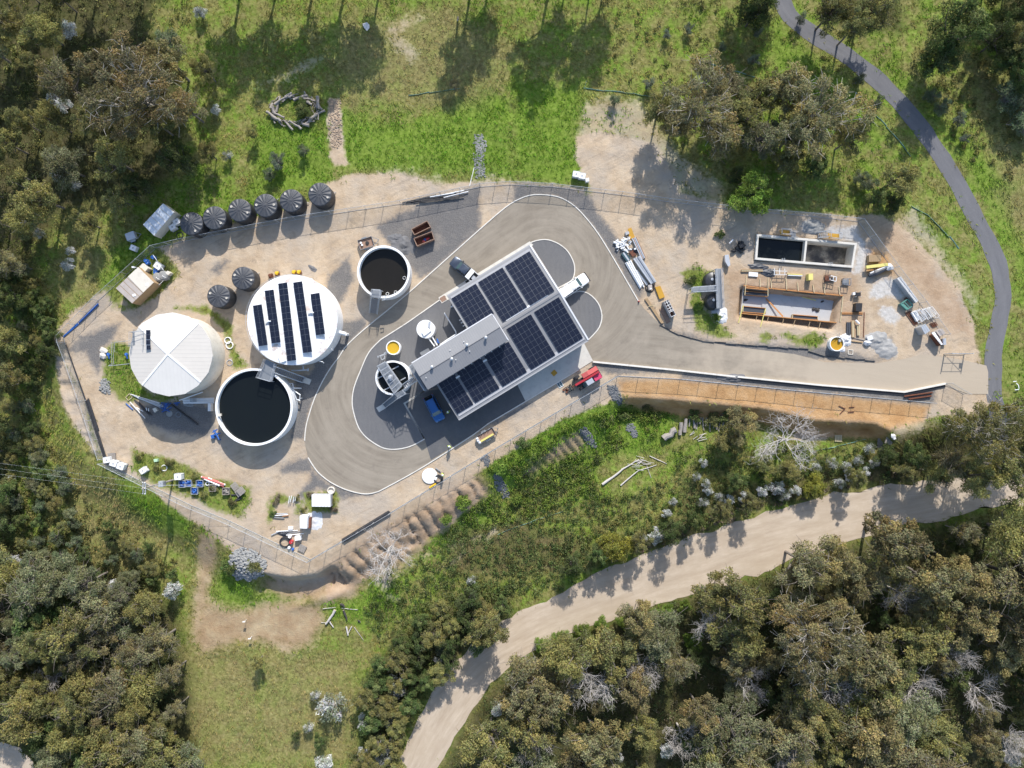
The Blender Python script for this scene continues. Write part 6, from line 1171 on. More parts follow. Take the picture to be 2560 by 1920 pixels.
# ---- totes, pallets, barriers around the weedy mound
ibc(t2(580,1070), .15, 'white tote tank at the corner of the fence, next to the stacked slats', 1.0); ibc(t2(637,1100), -.3, 'white tote tank between two others along the fence', 1.0); ibc(t2(700,1125), -.35, 'white tote tank at the mound end of the three along the fence', 1.05)
for i in range(3): pallet(t2(628,1038), .05, ['weathered pallet at the bottom of the stack by the tote tanks', 'weathered pallet in the middle of the stack by the tote tanks', 'weathered pallet on top of the stack by the tote tanks'][i], z=i*.14)
ibc(t2(890,1162), .6, 'white tote tank tilted in the weedy mound', .95); ibc(t2(1195,1215), .02, 'white tote tank on a blue base near the power pole', 1.05)
boxt('plastic_crate', ((980,1065),(1015,1062),(1015,1085),(985,1090)), 0, .6, 'green_pale', 'pale green plastic crate in the weedy mound', 'crate', t2)
for i, (x, y, mt) in enumerate(((360,222,'blue'),(425,215,'blue'),(555,218,'blue'),(497,300,'galv'),(700,268,'timber_grey'),(850,305,'timber_grey'))):
    g = gW(z5(x, y)); r_ = thing('fittings_crate', g, ['open crate of blue fittings nearest the power pole', 'crate of blue fittings with a white board', 'crate of blue and white fittings near the striped barriers', 'wire-sided crate of blue hose on the mound', 'grey timber crate under the striped barriers', 'grey weathered crate beside the stacked pallets'][i], 'crate'); s_ = .55
    q = MB(); [q.box((g.x+a*s_, g.y+b_*s_, g.z+.3), (d, e, .6)) for a, b_, d, e in ((1, 0, .05, 1.1), (-1, 0, .05, 1.1), (0, 1, 1.05, .05), (0, -1, 1.05, .05))]; q.build('side', 'timber_grey' if i > 3 else 'galv', r_)
    q = MB(); q.box((g.x, g.y, g.z+.2), (1.0, 1.0, .1)); [q.tube([(g.x+rp.uniform(-.45, .45), g.y+rp.uniform(-.45, .45), g.z+.35), (g.x+rp.uniform(-.45, .45), g.y+rp.uniform(-.45, .45), g.z+.55)], .1, 7) for _ in range(8)]; q.build('contents', 'blue' if i < 4 else 'timber_grey', r_)
for i in range(11): a = (560+i*9, 110+i*5+rp.uniform(-10, 40)); pipe(z5, a, (a[0]+rp.uniform(170, 220), a[1]+rp.uniform(55, 80)),   .17, ('red_faded', 'white')[i % 2], 'faded red barrier plank in the pile by the mound' if i % 2 == 0 else 'white barrier plank in the red-and-white pile by the mound', 'red barrier planks' if i % 2 == 0 else 'white barrier planks', z=.18+.12*(i % 3), cat='barrier', name='barrier_plank', n_=4)
pallet(z5(950,250), -.9, 'weathered pallet leaning beside the stacked pallets on the mound', z=.3); pallet(z5(1025,300), .7, 'weathered pallet on the stack at the mound corner', z=.6)
for i in range(3): pallet(z5(1000,320), .6, ['weathered pallet lowest of the mound corner stack', 'weathered pallet second of the mound corner stack', 'weathered pallet third of the mound corner stack'][i], z=i*.14)
for a, b_ in (((905,460),(1000,370)), ((915,440),(1020,385)), ((900,350),(990,350))): pipe(z5, a, b_, .13, 'black_pipe', 'thick black pipe offcut beside the pallet stack', 'black offcuts by the pallets')
coil(z5(632,222), .3, .08, 2, 'white', 'small white hose ring beside the striped barriers')
# ---- lower yard pads
wr = boxt('equipment_skid', ((755,105),(1055,108),(1057,298),(757,294)), .1, 1.5, 'wall_grey', 'white ribbed rectangular container skid on weedy ground', 'container', z6, ribs('white', 6, 'rib_panel'))
boxt('box_tank', ((565,445),(692,450),(680,645),(570,640)), 0, 1.7, 'white', 'white box tank beside a spilled white powder patch', 'tank', z6); boxt('pump_rack', ((700,470),(745,470),(735,640),(695,640)), 0, .8, 'rust', 'rusty pump rack beside the white box tank', 'rack', z6)
heap(z6(790,520), 1.7, 1.8, .18, 'tarp_white', 'spilled white powder patch beside the box tank', 'powder_spill')
q = MB(); g = gW(z6(1070,35)); q.lathe(g, [(.62, 0), (.62, .35), (.5, .38), (.45, .1), (0, .08)], 22); tag(q.build('round_basin', 'cream', loc=g, smooth=True), 'small round cream basin near the road kerb', 'basin')
for i, (a, b_) in enumerate((((420,120),(405,235)), ((455,115),(430,215)), ((490,130),(475,225)), ((520,130),(505,200)))): pipe(z6, a, b_, .06, 'white', 'white ladder rail leaning at the weedy pad corner', 'ladder rails', z=.5)
for a, b_, mt, l_ in (((180,405),(380,400),'galv','grey channel lying across the dirt pad'), ((165,435),(390,420),'white','white channel lying across the dirt pad'), ((300,445),(395,435),'orange_steel','orange-brown rod on the dirt pad'), ((170,465),(330,475),'galv_dark','dark bar below the white channel'), ((200,685),(540,670),'white','long white pipe below the dirt pads'), ((360,745),(635,720),'white','wide white channel above the pipe coil'), ((120,745),(240,690),'galv','slanting grey pipe at the pad corner'), ((380,720),(580,690),'galv_dark','dark channel among the white ones')): pipe(z6, a, b_, .08, mt, l_, z=.2)
boxt('sheet_stack', ((382,615),(455,615),(458,660),(382,662)), 0, .4, 'white', 'small white sheet stack on the lower dirt pad', 'sheets', z6); boxt('generator', ((485,770),(575,765),(582,825),(490,838)), 0, .9, 'tank_white', 'white generator box beside the black pipe coil', 'generator', z6)
heap(z6(310,725), 1.0, .5, .4, 'tarp_black', 'dark tarpaulin heap above the black coil', 'tarp_heap'); drum(z6(425,860), 'red and white drum beside the black pipe coil', 'red', .3, .7); drum(z6(405,770), 'white drum above the red drum', 'white', .28, .6)
for i in range(2): pallet(t8(540,1072), -.45, ['weathered pallet under another at the fence corner', 'weathered pallet on top at the fence corner'][i], z=i*.15)
q = MB(); g = gW(t8(430,1065)); q.lathe(g, [(.25, 0), (.25, .4), (.2, .5), (0, .5)], 14); tag(q.build('bucket', 'white', loc=g), 'white bucket beside the lower fence corner', 'bucket'); q = MB(); g = gW(t8(460,1078)); q.lathe(g, [(.22, 0), (.22, .35), (.18, .38), (0, .38)], 14); tag(q.build('bucket', 'blue', loc=g), 'blue-rimmed bucket beside the lower fence corner', 'bucket')
boxt('sand_pad', ((130,500),(560,480),(560,650),(110,660)), 0, .08, 'cream', 'rectangular raised dirt pad above the black coil', 'pad', z6) if 0 else None
q = MB(); g = gW(t8(1640,448)); q.lathe(g, [(0, .32), (.7, .28), (1.28, .2), (1.3, .1), (1.25, 0)], 36); tag(q.build('manhole_cover', 'tank_white', loc=g, smooth=True), 'large round white lid lying near the kerb', 'lid')
q = MB(); g = gW(t8(1712,477)); q.lathe(g, [(.45, .02), (.72, .0), (.82, .12), (.72, .25), (.45, .22), (.45, .02)], 24); tag(q.build('tyre', 'rubber', loc=g, smooth=True), 'black tyre lying beside the round white lid', 'tyre')
pipe(t8, (1640,550), (1695,515), .16, 'yellow', 'yellow barrier bar lying against the lower fence', cat='barrier', name='barrier_bar'); pipe(t8, (1690,380), (1735,410), .09, 'galv_dark', 'dark pipe bend behind the round white lid', z=.2)
q = MB(); g = gW(T1(5,1775,1375)); [q.box(g+Vector((rp.uniform(-.3, .3), rp.uniform(-.4, .4), .12)), (.4, .3, .2), rp.random()*3) for _ in range(4)]; tag(q.build('scrap_heap', 'rust', loc=g), 'small dark scrap heap on sand beside the telehandler', 'scrap')
# two bins with fence
for i, p in enumerate(((555,1505),(605,1520))): ibc(tc_(*p), -.15, ['white tote tank on blue base by the upper fence, left of its twin'.replace(', left of its twin', ', nearer the black tanks'), 'white tote tank on blue base by the upper fence, nearer the small bin'][i], 1.0)
boxt('small_bin', ((635,1540),(665,1535),(668,1565),(638,1570)), 0, .9, 'white', 'small white bin beside twin tote tanks at the upper fence', 'bin', tc_)
# white stones, blocks by mound
for p, l_ in (((555,125), 'white boulder at the mound edge, nearer the tank ladder'), ((548,170), 'white boulder at the mound edge, farther from the tank ladder')): g = gW(t2(*p)); q = MB(); q.blob(g+Vector((0, 0, .2)), .65, int(p[1]), .5); tag(q.build('boulder', 'concrete', loc=g), l_, 'boulder')
# blue hydrants near dome tank
for p, l_ in (((760,160), 'blue standpipe in a white ring beside the hip-roofed tank'), ((605,160), 'blue pipe stub on the grassy mound edge')): g = gW(t2(*p)); q = MB(); q.tube([g-Vector((0, 0, .1)), g+Vector((0, 0, .8)), g+Vector((.3, -.2, 1.0)), g+Vector((.35, -.7, .8))], .13, 8); q.lathe(g+Vector((0, 0, .5)), [(.28, 0), (.28, .08), (0, .09)], 12); tag(q.build('standpipe', 'blue', loc=g), l_, 'standpipe')
q = MB(); g = gW(t2(650,150)); pts = [gW(t2(*p)) for p in ((645,60),(650,240),(620,260),(800,240))]
for a, b_ in zip(pts[:-1], pts[1:]):
    for hh in (1.0, .5): q.tube([a+Vector((0, 0, hh)), b_+Vector((0, 0, hh))], .03, 6)
for a in pts: q.tube([a-Vector((0, 0, .1)), a+Vector((0, 0, 1.0))], .03, 6)
tag(q.build('handrail', 'galv', loc=g), 'galvanised handrail around the grassy mound by the tank ladder', 'handrail')
# ---- power pole, wires
g = gW((432,1200)); pol = thing('power_pole', g, 'timber power pole with two crossarms and a transformer', 'power pole'); q = MB(); q.tube([g-Vector((0, 0, .5)), g+Vector((0, 0, 9.8))], .17, 10, r1=.11); q.build('pole', 'timber_grey', pol)
for dx, z in ((.25, 9.3), (-.25, 9.0)): q = MB(); q.box(g+Vector((dx, 0, z)), (.12, 1.9, .14)); q.build('crossarm', 'galv', pol)
for dx, z in ((.25, 9.3), (-.25, 9.0)):
    for y in (-.85, 0, .85): q = MB(); q.lathe(g+Vector((dx, y, z+.07)), [(.04, 0), (.07, .05), (.04, .1), (.07, .15), (0, .2)], 8); q.build('insulator', 'white', pol)
q = MB(); v = g+Vector((.45, 0, 4.6)); q.box(v, (.7, .9, .9)); [q.lathe(v+Vector((.1, y, .45)), [(.07, 0), (.05, .25), (0, .27)], 8) for y in (-.28, 0, .28)]; q.build('transformer', 'galv', pol); q = MB(); q.box(v+Vector((.45, 0, -.05)), (.12, .8, .6)); q.build('cooling_fins', 'galv_dark', pol)
for i, y in enumerate((-.85, 0, .85)):
    a = g+Vector((-.25, y, 9.25)); b_ = a+Vector((-58, 7.5, .6)); q = MB(); q.tube([a.lerp(b_, t)-Vector((0, 0, 1.0*4*t*(1-t))) for t in np.linspace(0, 1, 14)], .007, 4); tag(q.build('power_line', 'galv', loc=a), ['power line on the end insulator nearer the grass slope', 'power line on the middle insulator of the crossarm', 'power line on the end insulator nearer the tote tanks'][i], 'wire')
a = g+Vector((.25, 0, 6.4)); b_ = W(z5(840,240), 5.5); q = MB(); q.tube([a.lerp(b_, t)-Vector((0, 0, .4*4*t*(1-t))) for t in np.linspace(0, 1, 10)], .022, 4); tag(q.build('power_line', 'galv', loc=a), 'service wire running from the pole over the weedy mound', 'wire')
# ---- signs on posts, sheet
for p, l_ in (((2130,375), 'small white marker sign on the pink dirt patch'), ((2178,520), 'small white marker sign at the edge of the pink dirt patch')): g = gW(T1('e',*p)); r_ = thing('marker_sign', g, l_, 'sign'); MB().tube([g, g+Vector((0, 0, 1.2))], .03, 6).build('post', 'white', r_); MB().box(g+Vector((0, 0, 1.2)), (.45, .04, .4)).build('plate', 'white', r_)
g = gW(tb(952,232)); q = MB(); pts = [gW(tb(*p)) for p in ((922,208),(958,196),(980,215),(982,245),(960,270),(935,245))]; q.prism([(p.x, p.y) for p in pts], g.z+.05, g.z+.14); tag(q.build('plastic_sheet', 'tarp_white', loc=g), 'pale plastic sheet lying in shaded grass', 'sheet')
g = gW(tl(630,1010)); q = MB(); q.blob(g+Vector((0, 0, .3)), .45, 3, .7); q.box(g+Vector((.1, -.3, .3)), (.4, .5, .4), .4); tag(q.build('waste_bag', 'tarp_white', loc=g), 'white waste bag beside the grey pallets below the orange bank', 'bag')
pallet(tl(490,1080), -.1, 'grey weathered pallet below the orange bank, beside another', z=.05); pallet(tl(492,1150), .4, 'grey weathered pallet below the orange bank, farther down', z=.05); pallet(tl(585,1070), -.35, 'grey pallet next to the white waste bag', z=.05); pallet(tk_(1365,745), 0, 'brown pallet on sand below the orange bank', PB, z=.05)
q = MB(); g = gW(tl(2100,400)); [q.beam(gW(tl(*a), .3), gW(tl(*b_), .3), .12, .08) for a, b_ in (((2065,355),(2105,352)), ((2105,375),(2130,400)), ((2130,400),(2135,440)), ((2135,450),(2085,455)))]; tag(q.build('broken_sign_frame', 'white', loc=g), 'broken white frame lying in bright grass beside the path', 'frame')
for a, b_, l_ in (((1370,465),(1425,490), 'rusty angle iron forming a V on the orange bench, upper'), ((1425,490),(1380,535), 'rusty angle iron forming a V on the orange bench, lower'), ((1460,478),(1505,476), 'short rusty bar on the orange bench, upper of two'), ((1450,520),(1502,518), 'short rusty bar on the orange bench, lower of two')): A, B = gW(tk_(*a), .08), gW(tk_(*b_), .08); q = MB(); q.beam(A, B, .12, .1); tag(q.build('steel_bar', 'rust', loc=(A+B)/2), l_, 'bar')
for a, b_, l_ in (((1930,385),(2175,350), 'long rusty steel beam beside the bent edge wall, upper'), ((1970,408),(2165,380), 'long rusty steel beam beside the bent edge wall, lower')): A, B = gW(tk_(*a), .2), gW(tk_(*b_), .2); q = MB(); q.beam(A, B, .32, .06); q.beam(A+Vector((0, 0, .12)), B+Vector((0, 0, .12)), .05, .25); tag(q.build('steel_beam', 'rust', loc=(A+B)/2), l_, 'beam')
# ================================================================ STOCKPILES BESIDE THE ROAD
def stack(P_, quad, z1, matn, label, name, cat, k, nm='sheet', axis=0):      # pile of long members side by side
    pts = [W(P_(*p), z1) for p in quad]; c_ = sum(pts, Vector())/4; c_.z = gz(c_.x, c_.y); r_ = thing(name, c_, label, cat); a, b_, c2_, d = pts
    for i in range(k):
        t = (i+.5)/k; A, B = a.lerp(b_, t), d.lerp(c2_, t); w = (b_-a).length/k*.86; zt2 = z1*(1-.1*((i*7) % 3)); q = MB(); q.beam((A.x, A.y, zt2/2), (B.x, B.y, zt2/2), w, zt2); q.build(nm, matn if not isinstance(matn, list) else matn[i % len(matn)], r_)
    return r_
stack(tE, ((770,400),(900,350),(1160,920),(1040,980)), .45, ['galv', 'rust_light', 'galv'], 'long stack of galvanised channels beside the ochre sheet', 'channel_stack', 'steel', 5, 'channel'); stack(tE, ((805,960),(1000,870),(1450,1590),(1300,1659)), .7, ['galv', 'steel'], 'broad stack of shiny galvanised roof purlins with dark straps', 'purlin_stack', 'steel', 5, 'purlin')
stack(tE, ((470,830),(600,740),(740,960),(640,1050)), .4, ['glass_blue', 'galv'], 'short stack of blue-grey sheets below the pipe fittings', 'sheet_stack', 'sheets', 3); 
for i in range(6): pipe(lambda x, y: (x, y), (tE(590+i*26,1075-i*12)), tuple(np.array(tG(420+i*24,430-i*10))+rp.uniform(-3, 3)), .13, 'white', 'long white pipe of the bundle beside the purlin stack', 'white pipes by the purlins', z=.15+.14*(i % 2))
for i in range(3): pipe(lambda x, y: (x, y), tE(850+i*25,1290-i*12), tG(620+i*20,370-i*8), .07, 'galv', 'grey steel rail between white pipes and purlins', 'grey rails', z=.2)
def panel_sheet(quad, P_, label, h=.12): return boxt('ochre_board', quad, .02, h, 'ochre', label, 'panel', P_)
panel_sheet(((665,130),(755,100),(855,370),(705,420)), tE, 'ochre sheet panel beside the white pipe fittings'); panel_sheet(((862,420),(1005,380),(1130,690),(985,748)), tG, 'ochre sheet panel beside the steel cage bin', .35)
boxt('steel_box', ((585,225),(680,195),(705,265),(610,310)), 0, .6, 'wall_grey', 'brown-grey box on the edge of the ochre sheet', 'box', tE)
for i in range(60):
    x = rp.gauss(560, 120); y = rp.gauss(580, 110)
    if not (300 < x < 800 and 380 < y < 820): continue
    g = gW(tE(x, y)); a = rp.random()*6.3; L = rp.uniform(.25, .6); q = MB(); r = rp.uniform(.07, .13); d = Vector((math.cos(a), math.sin(a), 0)); e = Vector((-d.y, d.x, 0)); zz = Vector((0, 0, .15+rp.random()*.35)); q.tube([g-d*L/2+zz, g+zz, g+d*L*.3+e*L*.35*(i % 2)+zz, g+d*L*.4+e*L*.6*(i % 2)+zz+Vector((0, 0, .05))], r, 7); q.tube([g-d*L/2+zz-d*.02, g-d*L/2+zz+d*.05], r*1.35, 8); tag(q.build('pipe_fitting', 'white' if i % 4 else 'galv', loc=g, smooth=True), 'white pipe fitting in the jumbled heap beside the road' if i % 4 else 'grey metal pipe fitting in the jumbled heap beside the road', 'pipe fitting', 'white fittings in the heap' if i % 4 else 'grey fittings in the heap')
for p, R_ in (((335,545), .5), ((390,505), .45), ((500,545), .5)): g = gW(tE(*p)); q = MB(); q.tube([g+Vector((-R_, .2, .3)), g+Vector((0, 0, .3)), g+Vector((R_*.9, -.2, .3))], .17, 10); tag(q.build('duct_bend', 'white', loc=g, smooth=True), ['large white duct bend at the road end of the fittings heap', 'large white duct piece next to the duct bend', 'large white duct tee amid the fittings heap'][{335: 0, 390: 1, 500: 2}[p[0]]], 'duct')
boxt('grate_stack', ((700,780),(800,720),(900,860),(790,900)), 0, .35, 'rust', 'dark rusty mesh stack between fittings and purlins', 'mesh', tE); boxt('waste_box', ((830,680),(870,650),(890,690),(850,715)), 0, .7, 'white', 'small white carton beside the channel stack', 'carton', tE); heap(tE(880,720), .9, .6, .5, 'tarp_black', 'black plastic heap beside the channel stack', 'tarp_heap')
r_ = boxt('pump_skid', ((665,360),(775,345),(785,470),(690,500)), 0, .7, 'beige_roof', 'dark-edged pump skid at the end of the purlins', 'skid', tG); boxt('waste_box', ((720,460),(750,440),(770,470),(735,490)), .7, .8, 'white', 'white bag on the dark-edged pump skid', 'bag', tG)
coil(tG(710,440), .75, .06, 3, 'black_pipe', 'black hose coiled around the pump skid')
# steel cage bin
P_ = [W(tG(*p), 1.5) for p in ((1100,820),(1225,760),(1440,1185),(1310,1250))]; c_ = sum(P_, Vector())/4; c_.z = 0; cb = thing('cage_bin', c_, 'long dark steel bin with white cross bars on top', 'bin'); I2 = inset(P_, .06)
for i in range(4): q = MB(); a, b_, a2, b2 = P_[i], P_[(i+1) % 4], I2[i], I2[(i+1) % 4]; q.prism([(a.x, a.y), (b_.x, b_.y), (b2.x, b2.y), (a2.x, a2.y)], -.05, 1.5); q.build('side', 'wall_grey', cb)
q = MB(); q.prism([(p.x, p.y) for p in I2], 0, .3); q.build('floor', 'rust', cb)
for t in (.12, .3, .48, .62, .7, .98): q = MB(); q.beam(P_[0].lerp(P_[3], t)+Vector((0, 0, .04)), P_[1].lerp(P_[2], t)+Vector((0, 0, .04)), .07, .06); q.build('cross_bar', 'white', cb)
q = MB(); q.beam(P_[0].lerp(P_[1], .5)+Vector((0, 0, .04)), P_[3].lerp(P_[2], .5).lerp(P_[0].lerp(P_[1], .5), .3)+Vector((0, 0, .04)), .06, .05); q.build('centre_bar', 'white', cb)
boxt('steel_sheet', ((985,1020),(1080,975),(1290,1370),(1190,1430)), 0, .2, 'rust_light', 'pale rusty steel sheet lying beside the long steel bin', 'sheet', tG)
for i in range(3): A, B = gW(tG(575+i*28,745-i*8), .15), gW(tG(1035+i*24,1425-i*6), .15); q = MB(); q.beam(A, B, .14, .24); tag(q.build('timber_beam', 'timber', loc=(A+B)/2), 'long brown timber beam beside the rusty steel sheet', 'beam', 'timber beams beside the road')
A, B = gW(tG(650,960), .3), gW(tG(890,925), .3); q = MB(); q.beam(A, B, .08, .06); tag(q.build('batten', 'timber_pale', loc=(A+B)/2), 'pale batten lying across the timber beams', 'batten')
q = MB(); g = gW(tG(405,815)); q.lathe(g, [(.18, 0), (.06, .5), (0, .52)], 12); tag(q.build('traffic_cone', 'red_faded', loc=g), 'red traffic cone at the end of the road kerb', 'cone')
# ---- right yard stores
boxt('timber_crate', ((1285,545),(1390,542),(1392,600),(1287,603)), 0, .8, 'timber', 'long brown timber crate beside the white slurry', 'crate', t7, ribs('timber', 6, 'board'))
A, B = gW(N7(120,192), .8), gW(N7(462,148), .8); q = MB(); q.beam(A, B, .5, .35); o = q.build('form_beam', 'yellow_pale', loc=(A+B)/2); tag(o, 'yellow timber form beam on trestles above the wrapped bundle', 'beam')
q = MB(); [q.beam(gW(N7(*p), 0), gW(N7(*p), .65), .1, .5) for p in ((160,190),(300,170),(430,155))]; tag(q.build('trestle_set', 'timber', loc=gW(N7(300,170))), 'brown trestles under the yellow form beam', 'trestle')
A, B = gW(N7(180,320), .5), gW(N7(470,195), .5); q = MB(); q.tube([A, A.lerp(B, .3)+Vector((0, 0, .1)), A.lerp(B, .7), B], [.3, .5, .45, .35], 8); wrp = thing('wrapped_bundle', A, 'long bundle wrapped in white and black plastic on timber bearers', 'bundle'); q.build('wrap', 'tarp_black', wrp); q = MB(); q.tube([A.lerp(B, .05)+Vector((-.1, .25, .3)), B+Vector((-.1, .25, .3))], .14, 7); q.blob(B+Vector((.3, .1, .1)), .75, 3, .6); q.build('white_wrap', 'tarp_white', wrp)
sc_ = stack(N7, ((655,360),(715,325),(995,715),(955,745)), 1.3, ['galv', 'steel'], 'tall stack of pale galvanised mesh frames along the fence', 'frame_stack', 'frames', 4, 'frame'); 
A, B, D, E_ = [W(N7(*p), 1.36) for p in ((655,360),(715,325),(995,715),(955,745))]; q = MB(); [q.beam(A.lerp(E_, t), B.lerp(D, t), .1, .08) for t in np.linspace(.02, .98, 24)]; q.build('cross_rung', 'white', sc_)
gf = thing('machine_base', gW(N7(810,770)), 'green steel base frame with cross members', 'frame'); P_ = [W(N7(*p), .7) for p in ((710,765),(820,690),(905,790),(810,855))]
for i in range(4): q = MB(); q.beam(P_[i], P_[(i+1) % 4], .14, .2); q.build('rail', 'green_steel', gf)
q = MB(); q.beam(P_[0].lerp(P_[1], .5), P_[3].lerp(P_[2], .5), .1, .1); [q.beam(p, (p.x, p.y, 0), .1, .1) for p in P_]; q.build('leg_frame', 'green_steel', gf); q = MB(); q.prism([(p.x, p.y) for p in (P_[0], P_[0].lerp(P_[1], .3), P_[3].lerp(P_[2], .3), P_[3])], .1, .68); q.build('panel', 'green_steel', gf)
wf = thing('rail_stack', gW(N7(1040,920)), 'jumbled stack of white handrail frames behind the grey shed box', 'rails')
for i in range(11): 
    a = N7(900+i*26+rp.uniform(-10, 10), 900-i*7+rp.uniform(-15, 15)); b_ = (a[0]+rp.uniform(13, 19), a[1]+rp.uniform(18, 26)); A, B = W(a, .5+.05*(i % 4)), W(b_, .5+.05*(i % 3)); q = MB(); q.tube([A, B, B+Vector((.5, .35, .1)), A+Vector((.5, .35, .1)), A], .05, 6); q.build('rail_frame', 'white', wf)
stack(N7, ((885,905),(955,865),(1030,1010),(970,1045)), .5, ['white'], 'white slatted cradle beside the rail frames', 'slat_cradle', 'cradle', 6, 'slat')
for i in range(7): pipe(N7, (775+i*14,905-i*5), (925+i*10,1110-i*6), .05, 'rust', 'rusty steel bar of the bundle on the slurry ground', 'rusty bars', z=.08+.05*(i % 2), cat='bar', name='steel_bar')
for i in range(6): pipe(N7, (1170+i*18,1080-i*5), (1225+i*14,1140-i*6), .07, 'rust', 'short rusty tube in the heap by the fence', 'rusty tubes by the fence', z=.1+.05*(i % 2), cat='tube', name='steel_tube')
for i in range(5): pipe(N7, (760+i*12,690+i*6), (810+i*16,660+i*18), .06, 'rust', 'rusty rod behind the green steel frame', 'rusty rods by the green frame', z=.1+.05*(i % 2), cat='bar', name='steel_bar')
boxt('storage_box', ((1035,1135),(1110,1085),(1182,1190),(1100,1250)), 0, 1.9, 'galv', 'pale blue-grey metal storage box with a long shadow', 'box', N7, ribs('galv', 3, 'lid_panel')); boxt('storage_box', ((1272,1205),(1370,1155),(1428,1228),(1332,1288)), 0, 1.2, 'beige_roof', 'beige flat-topped box beside the fence end', 'box', N7, ribs('beige_roof', 2, 'lid_panel'))
st_ = thing('slat_rack', gW(N7(1290,1320)), 'curved rack of white slats near the site gate', 'rack')
for i in range(9): t = i/8; A = W(N7(1210+t*140,1235+t*170), 1.3); B = W(N7(1260+t*118,1222+t*180), 1.3); q = MB(); q.beam(A, B, .26, .1); q.build('slat', 'white', st_)
q = MB(); A, B = W(N7(1215,1250), .6), W(N7(1340,1420), .6); q.beam(A, B, .5, 1.15); q.build('rack_frame', 'rust', st_)
boxt('mesh_rack', ((1382,1318),(1435,1310),(1440,1415),(1388,1420)), 0, .5, 'galv', 'small galvanised mesh rack beside the gate post', 'rack', N7)
boxt('black_bin', ((0,750),(103,752),(92,885),(0,880)), 0, 1.0, 'black', 'large black open box on the orange ground', 'box', N7)
stack(t7, ((1135,1115),(1165,1112),(1168,1255),(1138,1255)), .3, ['timber', 'timber_pale'], 'stack of brown planks near the ochre-liquid tank', 'plank_stack', 'planks', 3, 'plank'); stack(t7, ((1185,1150),(1210,1150),(1212,1240),(1188,1240)), .35, ['timber_pale', 'timber'], 'stack of pale planks beside the brown planks', 'plank_stack', 'planks', 3, 'plank'); stack(t7, ((1095,1125),(1130,1125),(1130,1235),(1092,1235)), .25, ['tarp_black'], 'stack of dark form plates beside the brown planks', 'plate_stack', 'plates', 2, 'plate')
pipe(t7, (1245,1040), (1238,1255), .07, 'rust', 'long rusty bar beside the pale planks'); pipe(t7, (1160,1110), (1190,1140), .16, 'white', 'white roll on the plank stacks', z=.5)
g = gW(t7(1178,888)); bx2 = thing('site_mixer', g, 'small framed mixer with dark hopper beside the excavation', 'mixer'); MB().box((g.x, g.y, .5), (.8, .6, .4)).build('hopper', 'black', bx2); q = MB(); [q.beam((g.x+a*.45, g.y+b_*.4, 0), (g.x+a*.45, g.y+b_*.4, .9), .06, .06) for a in (-1, 1) for b_ in (-1, 1)]; q.box((g.x-.7, g.y+.1, .45), (.4, .4, .5)); q.build('frame', 'white', bx2)
boxt('yellow_box', ((765,706),(804,704),(805,758),(767,760)), 0, 1.1, 'yellow_pale', 'bright yellow upright box above the excavation', 'box', t7)
stack(t7, ((588,705),(590,722),(714,728),(712,710)), .4, ['yellow_pale', 'white'], 'yellow and white timbers stacked above the excavation', 'timber_stack', 'timber', 2, 'timber'); stack(t7, ((185,668),(187,690),(372,688),(370,668)), .3, ['timber', 'timber_pale'], 'brown timbers lying above the excavation corner', 'timber_stack', 'timber', 3, 'timber')
boxt('white_sheet', ((250,690),(328,696),(326,732),(248,726)), .02, .25, 'white', 'white sheet on timbers at the excavation corner', 'sheet', t7); heap(t7(420,700), 1.3, .8, .4, 'tarp_black', 'dark tarpaulin heap above the excavation', 'tarp_heap'); heap(t7(330,650), 1.8, .6, .3, 'tarp_black', 'dark scrap strip along the foot of the rectangular tank', 'scrap_heap', seed=5)
rk = thing('trestle_rack', gW(t7(520,690)), 'white steel trestle rack against the rectangular tank', 'rack'); q = MB(); [q.beam(W(t7(*a), .8), W(t7(*b_), .8), .07, .07) for a, b_ in (((460,680),(580,685)), ((465,715),(575,715)), ((470,660),(470,718)), ((560,662),(560,718)), ((515,660),(515,716)))]; [q.beam(W(t7(*p), .8), gW(t7(*p)), .06, .06) for p in ((462,682),(578,686),(466,714),(574,714))]; q.build('frame', 'white', rk)
for quad, mt, l_ in ((((918,718),(952,715),(955,765),(920,768)), 'rust', 'rusty wire basket rack beside the white rack'), (((955,722),(1008,735),(1003,772),(950,760)), 'white', 'white framed rack with dark inside'), (((1072,745),(1132,748),(1130,805),(1070,800)), 'galv_dark', 'grey twin frame rack on sandy ground')):
    Q4 = [W(t7(*p), .9) for p in quad]; r_ = thing('open_rack', sum(Q4, Vector())/4-Vector((0, 0, .9)), l_, 'rack'); q = MB(); [q.beam(Q4[i], Q4[(i+1) % 4], .08, .08) for i in range(4)]; [q.beam(p, (p.x, p.y, 0), .07, .07) for p in Q4]; q.beam(Q4[0].lerp(Q4[1], .5), Q4[3].lerp(Q4[2], .5), .08, .06); q.build('frame', mt, r_); q = MB(); q.prism([(p.x, p.y) for p in inset(Q4, .05)], .1, .3); q.build('tray', 'black' if mt == 'white' else mt, r_)
g = gW(t7(155,480)); dp = thing('pump_set', g, 'black pump set with a white pipe in the scrubby corner', 'pump'); q = MB(); [q.blob((g.x+rp.uniform(-.9, .9), g.y+rp.uniform(-.8, .8), .35), rp.uniform(.3, .5), i, .8) for i in range(9)]; q.box((g.x+.3, g.y+.1, .7), (.7, .6, .5), .3); q.build('machine', 'black', dp); q = MB(); q.beam((g.x-1.6, g.y+.6, .6), (g.x-1.0, g.y+1.2, .6), .2, .2); q.build('white_pipe', 'white', dp)
